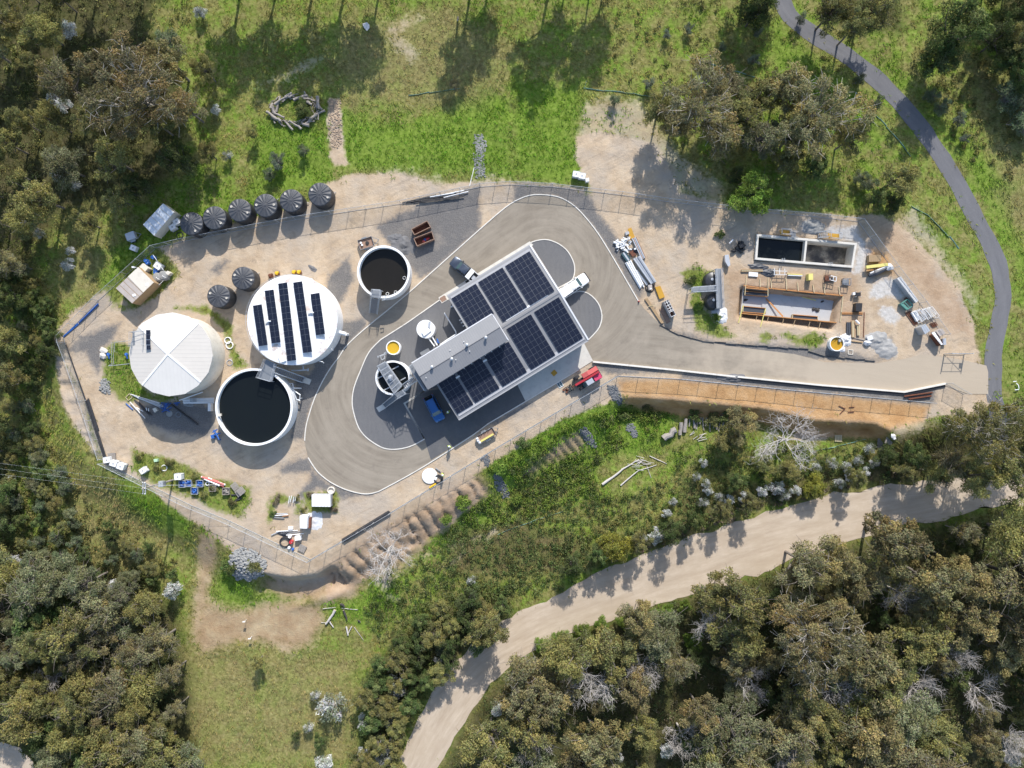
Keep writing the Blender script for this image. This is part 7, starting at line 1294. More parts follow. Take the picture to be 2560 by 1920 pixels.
boxt('green_tank', ((42,545),(75,540),(90,630),(72,645),(45,600)), 0, .9, 'galv', 'pale grey-green skid tank beside the black pump set', 'tank', t7); heap(t6(1450,1205), 1.4, 1.5, .5, 'tarp_white', 'white tarpaulin heap below the T-shaped walkway', 'tarp_heap'); heap(tC(2040,1170), 1.0, 1.2, .5, 'tarp_white', 'white bulk bag slumped against the ochre-liquid tank', 'bulk_bag', cat='bag'); heap(tC(1960,1340), .7, .5, .3, 'tarp_white', 'white plastic scrap below the ochre-liquid tank', 'plastic_scrap', cat='scrap')
q = MB(); [q.beam(gW(tC(*a), .06), gW(tC(*b_), .06), .1, .1) for a, b_ in (((2075,1345),(2155,1350)), ((2155,1350),(2150,1425)), ((2150,1425),(2072,1420)), ((2072,1420),(2075,1345)))]; tag(q.build('pit_frame', 'cream', loc=gW(tC(2112,1385))), 'square cream frame lying on grey ground near the ochre tank', 'frame')
g = gW(N7(165,1390)); q = MB(); q.blob(g+Vector((0, 0, .25)), .6, 8, .6); q.box(g+Vector((.4, .8, .3)), (.9, .7, .4), .4); tag(q.build('waste_bag', 'tarp_white', loc=g), 'white bag and bin beside the pale grey rubble', 'bag'); pipe(t7, (1130,1288), (1228,1300), .1, 'timber', 'brown board lying beside the rubble heap'); pipe(t7, (1160,1262), (1260,1285), .07, 'timber_grey', 'grey batten lying beside the rubble heap')
# ================================================================ SILT FENCES, ROCKS, LOGS
def silt(P_, pts, label, matn='mesh_green', h=.16):
    V_ = [gW(P_(*p)) for p in pts]; r_ = thing('silt_fence', V_[0], label, 'silt fence'); q = MB(); s_ = MB()
    for a, b_ in zip(V_[:-1], V_[1:]):
        k = max(1, int((b_-a).length/1.5))
        for j in range(k):
            p, r = a.lerp(b_, j/k), a.lerp(b_, (j+1)/k); p.z = gz(p.x, p.y); r.z = gz(r.x, r.y); w1, w2 = rp.uniform(-.12, .12), rp.uniform(-.12, .12); q.add([p-Vector((0, 0, .05)), r-Vector((0, 0, .05)), r+Vector((w2, w1, h)), p+Vector((w1, w2, h)), p+Vector((w1+.02, w2+.03, h)), r+Vector((w2+.02, w1+.03, h))], [(0, 1, 2, 3), (3, 2, 5, 4)]); st1 = MB(); st1.beam(p-Vector((0, 0, .1)), p+Vector((0, 0, h+.15)), .05, .05); st1.build('stake', 'timber_grey', r_)
    q.build('fabric', matn, r_); return r_
silt(tb, ((1320,828),(1500,800),(1760,765)), 'faded green silt fence crossing the upper grass field'); silt(tc_, ((645,705),(620,765),(790,790),(1050,805),(1320,865)), 'green silt fence above the sand tongue'); silt(tc_, ((1560,500),(1780,575),(2100,672)), 'dark green silt fence below the asphalt path'); silt(T and (lambda x, y: T1('d', x, y)), ((750,800),(960,1030),(1130,1220),(1230,1350)), 'green silt fence on the grass bank beside the path'); silt(tk_, ((1130,862),(1350,815),(1600,750)), 'pale green silt fence below the grey pallets'); silt(tj, ((430,1300),(600,1230),(800,1160),(1000,1095)), 'green silt fence across the lower grass slope')
silt(t6, ((930,1285),(1100,1375),(1300,1425),(1600,1455),(2212,1500)), 'black silt fence with stakes along the edge of the entrance road', 'tarp_black', .22); silt(t7, ((760,1380),(900,1420),(1340,1460)), 'black silt fence with stakes below the ochre-liquid tank', 'tarp_black', .22); silt(lambda x, y: T1('m', x, y), ((480,220),(740,360),(920,540),(1060,690),(1200,880)), 'torn pale green silt fence beside the tan track')
def stones(poly, count, size, matn, zoff=0, name='rocks', pile=0):
    P_ = np.array([gW(p)[:2] for p in poly]); lo_, hi_ = P_.min(0), P_.max(0); q = MB(); k = 0; t = 0
    cen = P_.mean(0); rad = np.hypot(*(P_-cen).T).mean()
    while k < count and t < count*8:
        t += 1; x, y = rp.uniform(lo_[0], hi_[0]), rp.uniform(lo_[1], hi_[1])
        d = float(sdf(P_, np.array([x]), np.array([y]))[0])
        if d < -.15 or (d < .25 and rp.random() < .5): continue
        s_ = rp.uniform(*size); hh = pile*max(0, 1-math.hypot(x-cen[0], y-cen[1])/rad/1.2); q.blob((x, y, gz(x, y)+s_*.3+hh*rp.uniform(.6, 1)), s_, t, rp.uniform(.5, .8)); k += 1
    o = q.build(name, matn, loc=gW(poly[0])); o['kind'] = 'stuff'; return o
stones(T('b',(1880,1165),(1950,1160),(1990,1250),(1960,1350),(1975,1530),(1910,1540),(1885,1350)), 420, (.08, .17), 'stone_grey'); stones(T('b',(630,860),(720,855),(740,1000),(745,1250),(650,1290),(625,1100)), 340, (.06, .15), 'stone_brown')
stones(T(8,(-40,1100),(60,1060),(140,1110),(230,1200),(200,1300),(100,1350),(-20,1350),(-80,1250),(-90,1150)), 900, (.12, .26), 'stone_grey', pile=1.2); stones(T('j',(390,790),(430,770),(500,880),(530,980),(490,990),(420,900)), 300, (.09, .2), 'stone_dark'); stones(T('j',(1130,380),(1180,370),(1250,470),(1280,550),(1230,530),(1160,450)), 240, (.09, .2), 'stone_dark'); stones(T('j',(1540,350),(1590,345),(1640,440),(1610,460),(1550,400)), 130, (.09, .2), 'stone_dark'); stones(T('j',(1380,20),(1440,10),(1480,80),(1510,150),(1490,190),(1440,140),(1390,70)), 240, (.1, .2), 'stone_dark'); stones(T('j',(290,640),(330,610),(360,650),(340,720),(310,700)), 90, (.09, .18), 'stone_dark')
stones(T(2,(515,400),(560,370),(605,410),(610,490),(560,500),(520,460)), 170, (.08, .18), 'stone_grey', pile=.2); stones(T(7,(740,260),(860,260),(880,320),(800,350),(740,310)), 120, (.1, .22), 'stone_grey')
def logm(A, B, r, matn, label, group=None, name='log', cut=True, r1=None):
    A = Vector(A); B = Vector(B); q = MB(); k = 5; pts = []
    for i in range(k): t = i/(k-1); p = A.lerp(B, t); pts.append(p+Vector((rp.uniform(-1, 1), rp.uniform(-1, 1), rp.uniform(-.4, .4)))*r*.35)
    q.cur = 0; q.tube(pts, [r*rp.uniform(.85, 1.1)*(1-(0 if r1 is None else (1-r1/r)*i/(k-1))) for i in range(k)], 9, cap=False); n0 = len(q.v); q.cur = 1 if cut else 0; q.f += [tuple(range(9))[::-1], tuple(range(n0-9, n0))]; q.mi += [q.cur]*2
    return tag(q.build(name, [matn, 'log_cut'], loc=(A+B)/2, smooth=True), label, 'log', group)
for i in range(120):
    a = i/120*2*math.pi+rp.uniform(-.15, .15); kk = rp.uniform(.72, 1.1); ex, ey = 335+210*kk*math.cos(a), 955+135*kk*math.sin(a); ta = math.atan2(140*math.cos(a), -215*math.sin(a))+rp.uniform(-.75, .75); L = rp.uniform(40, 120)*(1.2 if i % 6 == 0 else .7); r = rp.choice([.04, .05, .06, .07, .1, .14] if i % 6 else [.22, .3]); A = gW(tb(ex-math.cos(ta)*L/2, ey-math.sin(ta)*L/2), r+rp.random()*.4); B = gW(tb(ex+math.cos(ta)*L/2, ey+math.sin(ta)*L/2), r+rp.random()*.4); logm(A, B, r, 'log', 'grey weathered log in the ring of piled timber' if r < .19 else 'thick grey log in the ring of piled timber', 'thin logs in the timber ring' if r < .19 else 'thick logs in the timber ring', r1=r*.6)
for i, (x, y, L) in enumerate(((2005,330,110),(2050,300,120),(2090,285,80),(2120,285,95),(2150,280,110),(2180,285,60),(2200,290,110),(2235,290,70),(2262,290,120),(2290,290,90),(2320,290,100),(2350,290,120),(2385,290,80),(2415,290,90))): r = .32 if i < 2 else rp.uniform(.1, .22); A, B = gW(tj(x, y), r), gW(tj(x+rp.uniform(-15, 10), y+L), r); logm(A, B, r, 'log', 'thick pale sawn log at the end of the log row' if i < 2 else 'sawn log in the row below the orange bank', 'thick logs of the row' if i < 2 else 'logs of the row below the bank')
logm(gW(tj(1865,470), .5), gW(tj(1960,390), .55), .55, 'log', 'broad stump log lying at the end of the log row', name='stump')
for a, b_, r, l_ in (((1330,870),(1500,740),.25,'long pale fallen trunk with root flare on the grass slope'), ((1500,740),(1650,650),.15,'upper end of the pale fallen trunk, branching'), ((1490,875),(1640,750),.14,'thinner pale fallen trunk beside the long one'), ((1640,750),(1800,700),.08,'thin fallen branch beyond the thinner trunk'), ((1740,620),(1890,690),.09,'fallen branch at the far end of the fallen trunks'), ((1715,700),(1755,810),.06,'thin fallen stick pointing downslope')): logm(gW(tj(*a), r), gW(tj(*b_), r), r, 'deadwood', l_, r1=r*.6)
for i in range(16): x, y = rp.gauss(1620, 60), rp.gauss(690, 30); a = rp.uniform(-1, .4); A, B = gW(tj(x, y), .15), gW(tj(x+70*math.cos(a), y+70*math.sin(a)), .3); logm(A, B, .04, 'deadwood', 'thin dead branch in the tangle by the fallen trunks', 'branches in the fallen tangle', name='dead_branch')
for i in range(9): x, y = rp.uniform(2060, 2200), rp.uniform(440, 500); A, B = gW(tj(x, y), .1), gW(tj(x+rp.uniform(30, 80), y-rp.uniform(10, 40)), .3); logm(A, B, .05, 'deadwood', 'thin dead branch lying below the log row', 'branches below the log row', name='dead_branch')
for a, b_, r, mt, l_ in (((690,290),(610,410),.24,'deadwood','pale burnt log of the broken heap, nearest the pink dirt'), ((760,290),(790,370),.2,'char','charred leaning log in the broken heap'), ((735,230),(770,260),.25,'char','charred stump end in the broken heap'), ((640,390),(670,440),.12,'deadwood','short pale splinter below the burnt log'), ((580,280),(690,270),.06,'deadwood','thin pale pole across the top of the broken heap'), ((740,275),(880,290),.06,'deadwood','second thin pale pole across the broken heap'), ((780,430),(800,510),.16,'deadwood','pale curved limb low in the broken heap'), ((830,430),(790,510),.1,'deadwood','pale curved limb beside another low in the heap'), ((850,440),(930,550),.05,'deadwood','long thin pole trailing from the broken heap'), ((885,380),(905,395),.16,'char','burnt stump beside the broken heap'), ((565,400),(620,400),.05,'deadwood','small pale stick at the edge of the broken heap')): logm(gW(T1('f',*a), r+.1), gW(T1('f',*b_), r+.1), r, mt, l_, r1=r*.7)
logm(gW(tb(1745,150), .1), gW(tb(1748,215), 1.6), .16, 'char', 'black burnt stump standing in the upper grass field', name='stump')
for r_ in (IB, PA, PB): kill(r_)
# ================================================================ VEGETATION
def nrm(a): return a/np.maximum(1e-9, np.linalg.norm(a, axis=1, keepdims=True))
def leaf_mesh(name, c, out, l, w, tint, matn='leaf', rng=RNG):
    n_ = len(c); nv = nrm(out*.7+rng.normal(size=(n_, 3))*.7); t = nrm(np.cross(nv, rng.normal(size=(n_, 3)))); b_ = np.cross(nv, t)
    l = np.broadcast_to(l, (n_,))[:, None]; w = np.broadcast_to(w, (n_,))[:, None]
    v = np.stack([c-t*l, c+b_*w, c+t*l, c-b_*w], 1).reshape(-1, 3); return raw_mesh(name, v, 4, np.repeat(tint, 4, 0), matn)
def raw_mesh(name, v, k, tint, matn):
    me = bpy.data.meshes.new(name); n_ = len(v); me.vertices.add(n_); me.vertices.foreach_set('co', v.astype(np.float32).ravel()); me.loops.add(n_); me.loops.foreach_set('vertex_index', np.arange(n_, dtype=np.int32))
    me.polygons.add(n_//k); me.polygons.foreach_set('loop_start', np.arange(0, n_, k, dtype=np.int32)); me.update(calc_edges=True)
    a = me.attributes.new('tint', 'FLOAT_COLOR', 'POINT'); col = np.ones((n_, 4), np.float32); col[:, :3] = tint; a.data.foreach_set('color', col.ravel()); me.materials.append(M[matn]); return me
def clumps(cen, rad, per, pal, rng, up=.25, lv=.35, flat=.75):
    C_, O_, T_ = [], [], []
    for p, r in zip(cen, rad):
        d = nrm(rng.normal(size=(per, 3))+np.array([0, 0, up])); rr = r*rng.uniform(.45, 1.05, (per, 1))**.6*(1+.25*np.sin(d[:, :1]*7+p[0]*5))
        C_.append(p+d*rr*np.array([1, 1, flat])); O_.append(d); base = pal[rng.integers(len(pal))]; base = base*rng.uniform(.75, 1.25); T_.append(base*rng.uniform(1-lv, 1+lv, (per, 1))*rng.uniform(.9, 1.1, (per, 3)))
    return np.concatenate(C_), np.concatenate(O_), np.clip(np.concatenate(T_), 0, .9)
PAL = {'brown': [(.250,.205,.108),(.225,.190,.105),(.215,.192,.110),(.280,.215,.105),(.205,.190,.118)], 'olive': [(.215,.202,.092),(.190,.190,.086),(.262,.234,.096),(.170,.172,.084),(.235,.210,.084)], 'sage': [(.190,.200,.125),(.165,.180,.110),(.220,.222,.140),(.200,.195,.110)],
 'green': [(.115,.165,.055),(.145,.185,.062),(.100,.140,.050),(.175,.200,.076)], 'dkgreen': [(.080,.112,.042),(.098,.128,.046),(.118,.140,.054),(.088,.104,.048)], 'bright': [(.165,.235,.045),(.210,.270,.060),(.130,.198,.040)], 'yellow': [(.29,.275,.055),(.25,.245,.055),(.205,.21,.052)],
 'grey': [(.165,.195,.140),(.140,.170,.125),(.195,.215,.165)], 'white': [(.66,.67,.66),(.56,.57,.56),(.24,.27,.19),(.70,.71,.70),(.40,.42,.36)], 'wattle': [(.155,.190,.105),(.130,.165,.088),(.180,.205,.120)], 'dry': [(.24,.20,.14),(.19,.16,.105),(.28,.23,.16),(.14,.115,.075)]}
PAL = {k_: [np.array(c)*np.array([1.0, 1.02, .90] if k_ in ('olive', 'brown', 'sage') else [1, 1, 1]) for c in v] for k_, v in PAL.items()}
PROTO = {}
def tree_proto(key, pal, seed, R_=4.0, H=12.0, K=30, per=330, vert=3.6, leaf=(.145, .06), rc=(.16, .25), bark='bark_mid', sparse=0, name='gum_tree'):
    rng = np.random.default_rng(seed); root = thing(name, (0, 0, 0), 'x', 'tree'); zc = H-vert-.5; cen = []; t = 0
    while len(cen) < K and t < 4000:
        t += 1; a = rng.uniform(0, 2*math.pi); q = rng.uniform(.05, 1)**.55; z = rng.uniform(-.7, 1); lim = math.sqrt(max(0, 1-z*z*.9)); lob = .78+.22*math.sin(3*a+seed)+.12*math.sin(5*a+seed*2)
        if q > lim: continue
        p = np.array([math.cos(a)*q*R_*lob*.86, math.sin(a)*q*R_*lob*.86, zc+z*vert])
        if all(np.linalg.norm((p-c)*np.array([1, 1, .8])) > R_*.25 for c in cen): cen.append(p)
    rad = [R_*rng.uniform(*rc) for _ in cen]; c, o, tn = clumps(cen, rad, per, PAL[pal], rng)
    me = leaf_mesh('crown', c, o, leaf[0]*rng.uniform(.6, 1.3, len(c)), leaf[1], tn, rng=rng); cr = bpy.data.objects.new('crown', me); C.objects.link(cr); cr.parent = root
    q = MB(); top = Vector((rng.normal()*.25, rng.normal()*.25, H*.5)); q.tube([(0, 0, -.6), (top.x*.2, top.y*.2, H*.2), (top.x*.7, top.y*.7, H*.4), top, (top.x, top.y, H*.72)], [.20, .17, .14, .11, .05], 7)
    for p, r in zip(cen, rad):
        p = Vector(p); f = random.Random(int(p.x*1000)).uniform(.45, 1); st_ = Vector((top.x*f, top.y*f, H*(.2+.3*f))); mid_ = st_.lerp(p, .55)+Vector((rng.normal()*.3, rng.normal()*.3, -.25)); q.tube([st_, mid_, p], [.09, .06, .02], 5, cap=False)
        for _ in range(2+sparse*3): e = p+Vector(rng.normal(size=3))*r*(.8+.25*sparse); q.tube([mid_.lerp(p, .6), p.lerp(e, .5)+Vector((0, 0, .05)), e], [.035, .025, .012], 4, cap=False)
    q.build('trunk', bark, root, local=True); PROTO[key] = (root, R_, H, zc)
def dead_proto(key, seed, R_=4.0, H=9.0, matn='deadwood'):
    rr = random.Random(seed); q = MB(); root = thing('dead_tree', (0, 0, 0), 'x', 'dead tree')
    def grow(p, d, L, r, lev):
        n_ = 4; pts = [p]; dd = d.copy()
        for i in range(n_): dd = (dd+Vector((rr.gauss(0, .16), rr.gauss(0, .16), rr.gauss(.0, .1)))).normalized(); pts.append(pts[-1]+dd*L/n_)
        q.tube(pts, r, 5 if lev < 2 else 4, cap=False, r1=r*.45)
        if lev >= 4: return
        for i in range({0: 7, 1: 7, 2: 6, 3: 3}[lev]):
            t = rr.uniform(.3, 1); k = min(n_-1, int(t*n_)); b_ = pts[k].lerp(pts[k+1], t*n_-k) if k < n_ else pts[-1]; a = rr.uniform(0, 6.28); sd = Vector((math.cos(a), math.sin(a), rr.uniform(-.25, .6))); grow(b_, (dd*.8+sd*.9).normalized(), L*rr.uniform(.45, .75), r*.5, lev+1)
    q.tube([(0, 0, -.6), (.1, 0, H*.25), (0, .1, H*.42)], [.24, .2, .16], 7); 
    for i in range(6): a = i*1.05+rr.uniform(-.3, .3); grow(Vector((0, .1, H*rr.uniform(.25, .42))), Vector((math.cos(a), math.sin(a), rr.uniform(.25, .9))).normalized(), R_*.75, .07, 1)
    q.build('trunk', matn, root, local=True); PROTO[key] = (root, R_, H, H*.55)
def bush_proto(key, pal, seed, name='shrub', cat='shrub', R_=1.0, H=1.2, K=9, per=190, leaf=(.085, .034), spiky=0):
    rng = np.random.default_rng(seed); root = thing(name, (0, 0, 0), 'x', cat); cen = [np.array([math.cos(a)*q*R_*.75, math.sin(a)*q*R_*.75, H*(.45+.4*(1-q))]) for a, q in zip(rng.uniform(0, 6.28, K), rng.uniform(.0, 1, K)**.6)]
    c, o, tn = clumps(cen, [R_*rng.uniform(.28, .45) for _ in cen], per, PAL[pal], rng, lv=.4); me = leaf_mesh('foliage', c, o, leaf[0]*rng.uniform(.6, 1.5, len(c)), leaf[1], tn, rng=rng); f = bpy.data.objects.new('foliage', me); C.objects.link(f); f.parent = root
    q = MB()
    for p in cen: q.tube([(0, 0, -.15), tuple(p*.5+np.array([0, 0, .05])), tuple(p*1.05)], [.04, .025, .01], 4, cap=False)
    q.build('stem', 'bark_pale' if pal != 'white' else 'deadwood', root, local=True); PROTO[key] = (root, R_, H, H*.6)
tree_proto('brown1', 'brown', 1); tree_proto('brown2', 'brown', 2, K=24, sparse=1, per=260); tree_proto('brown3', 'brown', 8, K=36, rc=(.13, .20), per=270)
tree_proto('olive1', 'olive', 3); tree_proto('olive2', 'olive', 4, K=34, rc=(.14, .21), per=280); tree_proto('olive3', 'olive', 9, K=22, rc=(.2, .29), per=400); tree_proto('sage1', 'sage', 14, K=26, rc=(.17, .27)); tree_proto('sage2', 'sage', 15, K=34, rc=(.13, .21), per=270, sparse=1)
tree_proto('sparse1', 'brown', 5, K=44, per=230, sparse=1, rc=(.14, .22), bark='bark_dark'); tree_proto('sparse2', 'olive', 12, K=40, per=230, sparse=1, rc=(.14, .22), bark='bark_dark')
tree_proto('big1', 'brown', 6, R_=8, H=18, K=78, per=420, vert=5, leaf=(.16, .065), rc=(.09, .15), sparse=1, bark='bark_pale'); tree_proto('big2', 'olive', 7, R_=8, H=17, K=74, per=420, vert=4.5, leaf=(.16, .065), rc=(.09, .15), sparse=1, bark='bark_pale')
lf = dict(name='leafy_tree', bark='bark_dark')
tree_proto('green1', 'green', 21, H=9, vert=3.4, **lf); tree_proto('green2', 'dkgreen', 22, H=9, vert=3.4, **lf); tree_proto('yellow1', 'yellow', 23, H=7, vert=2.6, rc=(.18, .27), **lf); tree_proto('bright1', 'bright', 24, H=6, vert=2.4, **lf)
tree_proto('wattle1', 'wattle', 25, R_=2, H=5, vert=1.8, K=16, per=260, leaf=(.10, .04), rc=(.22, .34), name='wattle_sapling'); tree_proto('grey1', 'grey', 26, R_=2, H=5, vert=1.8, K=16, per=240, leaf=(.10, .04), rc=(.22, .34), name='silver_sapling')
dead_proto('dead1', 31); dead_proto('dead2', 32, H=10); dead_proto('dead3', 35, H=8)
for i in range(3): bush_proto('white%d' % i, 'white', 41+i, 'white_flowering_shrub', per=120, K=9+i*3, leaf=(.10, .022))
for i in range(2): bush_proto('gbush%d' % i, 'green', 45+i); bush_proto('bbush%d' % i, 'bright', 47+i); bush_proto('obush%d' % i, 'olive', 49+i); bush_proto('dbush%d' % i, 'dry', 51+i)
FK = 1.15732; vr = random.Random(99); FIRST = set()
TH = {'brown': (8, 12), 'olive': (7, 11), 'sage': (7, 11), 'sparse': (8, 12), 'big': (15, 19), 'green': (6, 9), 'yellow': (5, 7), 'bright': (3, 5), 'wattle': (3, 5), 'grey': (3, 5), 'dead': (6, 9)}
def plant(key, fx, fy, R_, label, group=None, H=None, px=False, squash=None):
    root, r0, h0, zc = PROTO[key]; p = (fx, fy) if px else (fx*FK, fy*FK); fam = key.rstrip('0123456789')
    if fam in TH: H = H or vr.uniform(*TH[fam])*(.45+.55*min(1.6, R_/4)) if fam not in ('dead',) else (H or vr.uniform(*TH[fam]))
    else: H = H or R_*vr.uniform(.9, 1.3)
    g = gW(p).z; v = W(p, g+zc*H/h0); v.z = gz(v.x, v.y)-.05; s_ = R_/r0
    o = dup(root, v, vr.random()*6.28, (s_*vr.uniform(.92, 1.08), s_*vr.uniform(.92, 1.08), H/h0), label, group); return o
def pick(ks): return vr.choice(ks)+''
GUM = ['brown1', 'brown2', 'brown3', 'olive1', 'olive2', 'olive3']
def inpoly(P_, x, y):
    ins = False; n_ = len(P_)
    for i in range(n_):
        (ax_, ay_), (bx2_, by_) = P_[i], P_[(i+1) % n_]
        if (ay_ > y) != (by_ > y) and x < (bx2_-ax_)*(y-ay_)/(by_-ay_)+ax_: ins = not ins
    return ins
def wood(poly, n_, dmin, kinds, rr, labf, group, H=None):
    xs = [p[0] for p in poly]; ys = [p[1] for p in poly]; pts = []; t = 0
    while len(pts) < n_ and t < n_*60:
        t += 1; x, y = vr.uniform(min(xs), max(xs)), vr.uniform(min(ys), max(ys))
        if (x < 95 and y > 1545) or not inpoly(poly, x, y) or any(math.hypot(x-a, y-b_) < dmin for a, b_ in pts): continue
        pts.append((x, y)); k = vr.choice(kinds); f = k.rstrip('0123456789'); plant(k, x, y, vr.uniform(*rr), labf[f] if isinstance(labf, dict) else labf, (labf[f] if isinstance(labf, dict) else labf)[:60], H)
def L3(where): return {'brown': 'brown-tipped gum tree '+where, 'olive': 'olive-green gum tree '+where, 'sage': 'grey-green gum tree '+where, 'sparse': 'thin-crowned gum tree showing bare limbs '+where, 'green': 'dark leafy green tree '+where, 'dead': 'bare pale dead tree '+where, 'wattle': 'small grey-green wattle '+where, 'grey': 'small silvery sapling '+where, 'bright': 'low bright green tree '+where, 'yellow': 'yellow-green tree '+where}
# scrub trees between the pipe-lined fence and the forest
wood([(20,560),(110,620),(115,760),(60,880),(110,1000),(170,1090),(320,1160),(380,1240),(300,1270),(60,1230),(10,1100)], 66, 24, ['olive1', 'green1', 'sage1', 'olive2', 'green2', 'wattle1'], (1.0, 2.1), L3('in the scrub outside the pipe-lined fence'), 'x', 3.2)
# forest below the dirt road
plant('big1', 1760, 1385, 8.5, 'broad brown-crowned gum, largest in the forest below the dirt road', H=17)
FB = [(960,1700),(1055,1500),(1100,1460),(1250,1388),(1400,1312),(1640,1250),(1850,1180),(2000,1150),(2240,1108),(2300,1300),(2300,1720)]
wood(FB, 78, 56, GUM+['brown1', 'brown3', 'sage2', 'sparse2', 'sparse1', 'sage1', 'brown2'], (2.3, 6.4), L3('in the forest below the dirt road'), 'x')
wood(FB, 34, 60, ['green2', 'green1', 'sparse1', 'sparse2'], (2.0, 3.4), L3('in the understorey below the dirt road'), 'x', 6)
for x, y, r in ((1265,1475,5.0),(1545,1340,3.6),(1885,1590,5.2),(1990,1500,3.4),(2130,1500,3.2),(2190,1610,3.0),(1480,1600,3.0),(1700,1620,3.2),(1390,1450,3.4),(1630,1480,3.0),(1800,1500,4.2),(2060,1420,3.2),(1960,1290,3.4),(1150,1600,3.2)): plant(vr.choice(['dead1', 'dead2', 'dead3']), x, y, r, 'bare pale dead tree standing in the forest below the dirt road', 'dead trees in the lower forest', H=11)
for x, y, r in ((1170,1392,1.6),(1210,1378,1.8),(1255,1362,1.7),(1300,1348,1.6),(1350,1345,1.8),(1400,1335,2.0),(1440,1320,1.6),(1480,1310,1.4),(1500,1385,2.2),(1420,1395,2.4),(1120,1440,1.5)): plant('bright1', x, y, r, 'low bright green bush along the lower edge of the dirt road', 'bright bushes at the road edge', H=2.2)
for x, y, r, h in ((1235,1222,2.4,6),(1290,1200,2.2,6),(1385,1172,2.2,6.5),(1450,1148,2.4,7),(1500,1122,2.0,6),(1560,1102,2.2,6),(1620,1085,2.0,6),(1850,1030,2.2,6),(1960,1020,2.4,7)): plant(vr.choice(['green1', 'green2', 'sparse2', 'olive2']), x, y, r, 'scrubby tree on the upper bank of the dirt road', 'scrubby trees on the road bank', H=h)
# east gums
plant('big2', 2125, 925, 7.0, 'broad olive gum overhanging the site entrance sand', H=14); plant('olive2', 2180, 1010, 4.6, 'olive gum between the entrance and the dirt road', H=11); plant('brown2', 2050, 1000, 3.8, 'brownish gum at the far end of the orange bench', H=9); plant('green1', 1975, 985, 3.0, 'dark green tree beside the grey pallets', H=6); plant('olive1', 2110, 1030, 4.2, 'olive gum overhanging the dirt road at its far end', H=11); plant('olive3', 2020, 1020, 3.2, 'olive gum behind the dark green tree', H=8); plant('green2', 1920, 985, 2.4, 'dark shrubby tree above the dirt road', H=4)
plant('olive3', 2225, 940, 4.5, 'olive gum on the far side of the asphalt path end', H=11); plant('brown1', 1600, 915, 3.6, 'brown-green tree beside the log row', H=7); plant('olive1', 1570, 945, 2.6, 'olive tree below the log row', H=5); plant('dead1', 1705, 950, 5.6, 'wide bare dead tree below the orange bench', H=8); plant('dead3', 838, 1192, 4.6, 'wide bare white dead tree above the gullied batter', H=8)
plant('yellow1', 1330, 1182, 3.6, 'yellow-green tree at the upper edge of the dirt road', H=6); plant('green1', 1590, 1040, 2.2, 'dark green shrubby tree on the grass slope', H=4); plant('olive2', 1650, 1000, 2.6, 'olive tree below the wide dead tree', H=4.5); plant('olive3', 1700, 1010, 2.6, 'olive tree under the wide dead tree', H=4.5); plant('yellow1', 1760, 1050, 2.6, 'yellow-green tree above the dirt road bend', H=4)
# green thicket above the road bend
TH_ = [(790,1480),(850,1390),(950,1310),(1080,1275),(1105,1330),(1000,1415),(945,1490),(870,1530),(855,1680),(775,1680)]
wood(TH_, 34, 34, ['green1', 'green2', 'olive1', 'green1'], (1.8, 3.0), L3('in the thicket above the road bend'), 'x', 5); plant('olive2', 1050, 1360, 4.4, 'olive gum leaning over the road bend', H=9); plant('wattle1', 960, 1395, 2.0, 'grey-green wattle in the thicket above the road bend')
# upper-left bush
plant('big1', 290, 195, 9.2, 'broad brown gum, largest above the beige shed', H=17); plant('brown3', 215, 150, 4.4, 'brown gum touching the broad gum', H=12); plant('brown1', 360, 130, 4.2, 'brown gum behind the broad gum', H=12); plant('green2', 385, 345, 3.6, 'dark green tree below the broad brown gum', H=8); plant('olive1', 245, 345, 4.0, 'olive gum below the broad brown gum', H=9); plant('wattle1', 360, 85, 2.2, 'grey-green wattle behind the broad brown gum')
for x, y, r, k, h in ((300,405,3.0,'green2',6),(255,430,3.0,'olive2',7),(185,480,2.6,'olive1',6),(450,330,2.2,'olive1',5),(200,260,3.4,'olive2',9),(400,230,3.4,'brown2',10),(330,260,3.6,'olive2',10),(440,150,2.6,'olive1',7)): plant(k, x, y, r, 'smaller tree under and around the broad brown gum', 'trees around the broad brown gum', H=h)
UL = [(-60,-60),(130,-60),(120,60),(70,110),(150,170),(140,260),(190,330),(120,420),(110,520),(60,560),(-60,600)]
wood(UL, 20, 58, ['olive1', 'olive2', 'sage1', 'olive3', 'brown2'], (2.4, 4.2), L3('in the bush beyond the site hut'), 'x'); wood([(-80,560),(20,560),(50,640),(30,760),(10,860),(20,980),(30,1080),(10,1160),(-80,1180)], 12, 46, ['olive1', 'olive2', 'green1', 'olive3', 'green2'], (2.2, 3.6), L3('in the bush outside the pipe-lined fence'), 'x')
wood([(-60,1210),(80,1240),(180,1250),(290,1290),(350,1350),(375,1440),(390,1520),(380,1720),(-60,1720)], 56, 50, ['olive1', 'olive2', 'olive3', 'sage1', 'brown2', 'sage2', 'green1', 'sparse2'], (2.2, 5.4), L3('in the forest beyond the pink dirt patch'), 'x'); wood([(-60,1200),(330,1280),(370,1500),(380,1720),(-60,1720)], 26, 60, ['green2', 'green1', 'olive1'], (1.8, 2.8), L3('in the low forest beyond the pink dirt'), 'x', 5)
for x, y, r in ((90,1480,3.0),(20,1540,2.6),(150,1540,2.4)): plant('dead2', x, y, r, 'bare pale dead tree in the forest beyond the pink dirt patch', 'dead trees beyond the pink dirt', H=10)
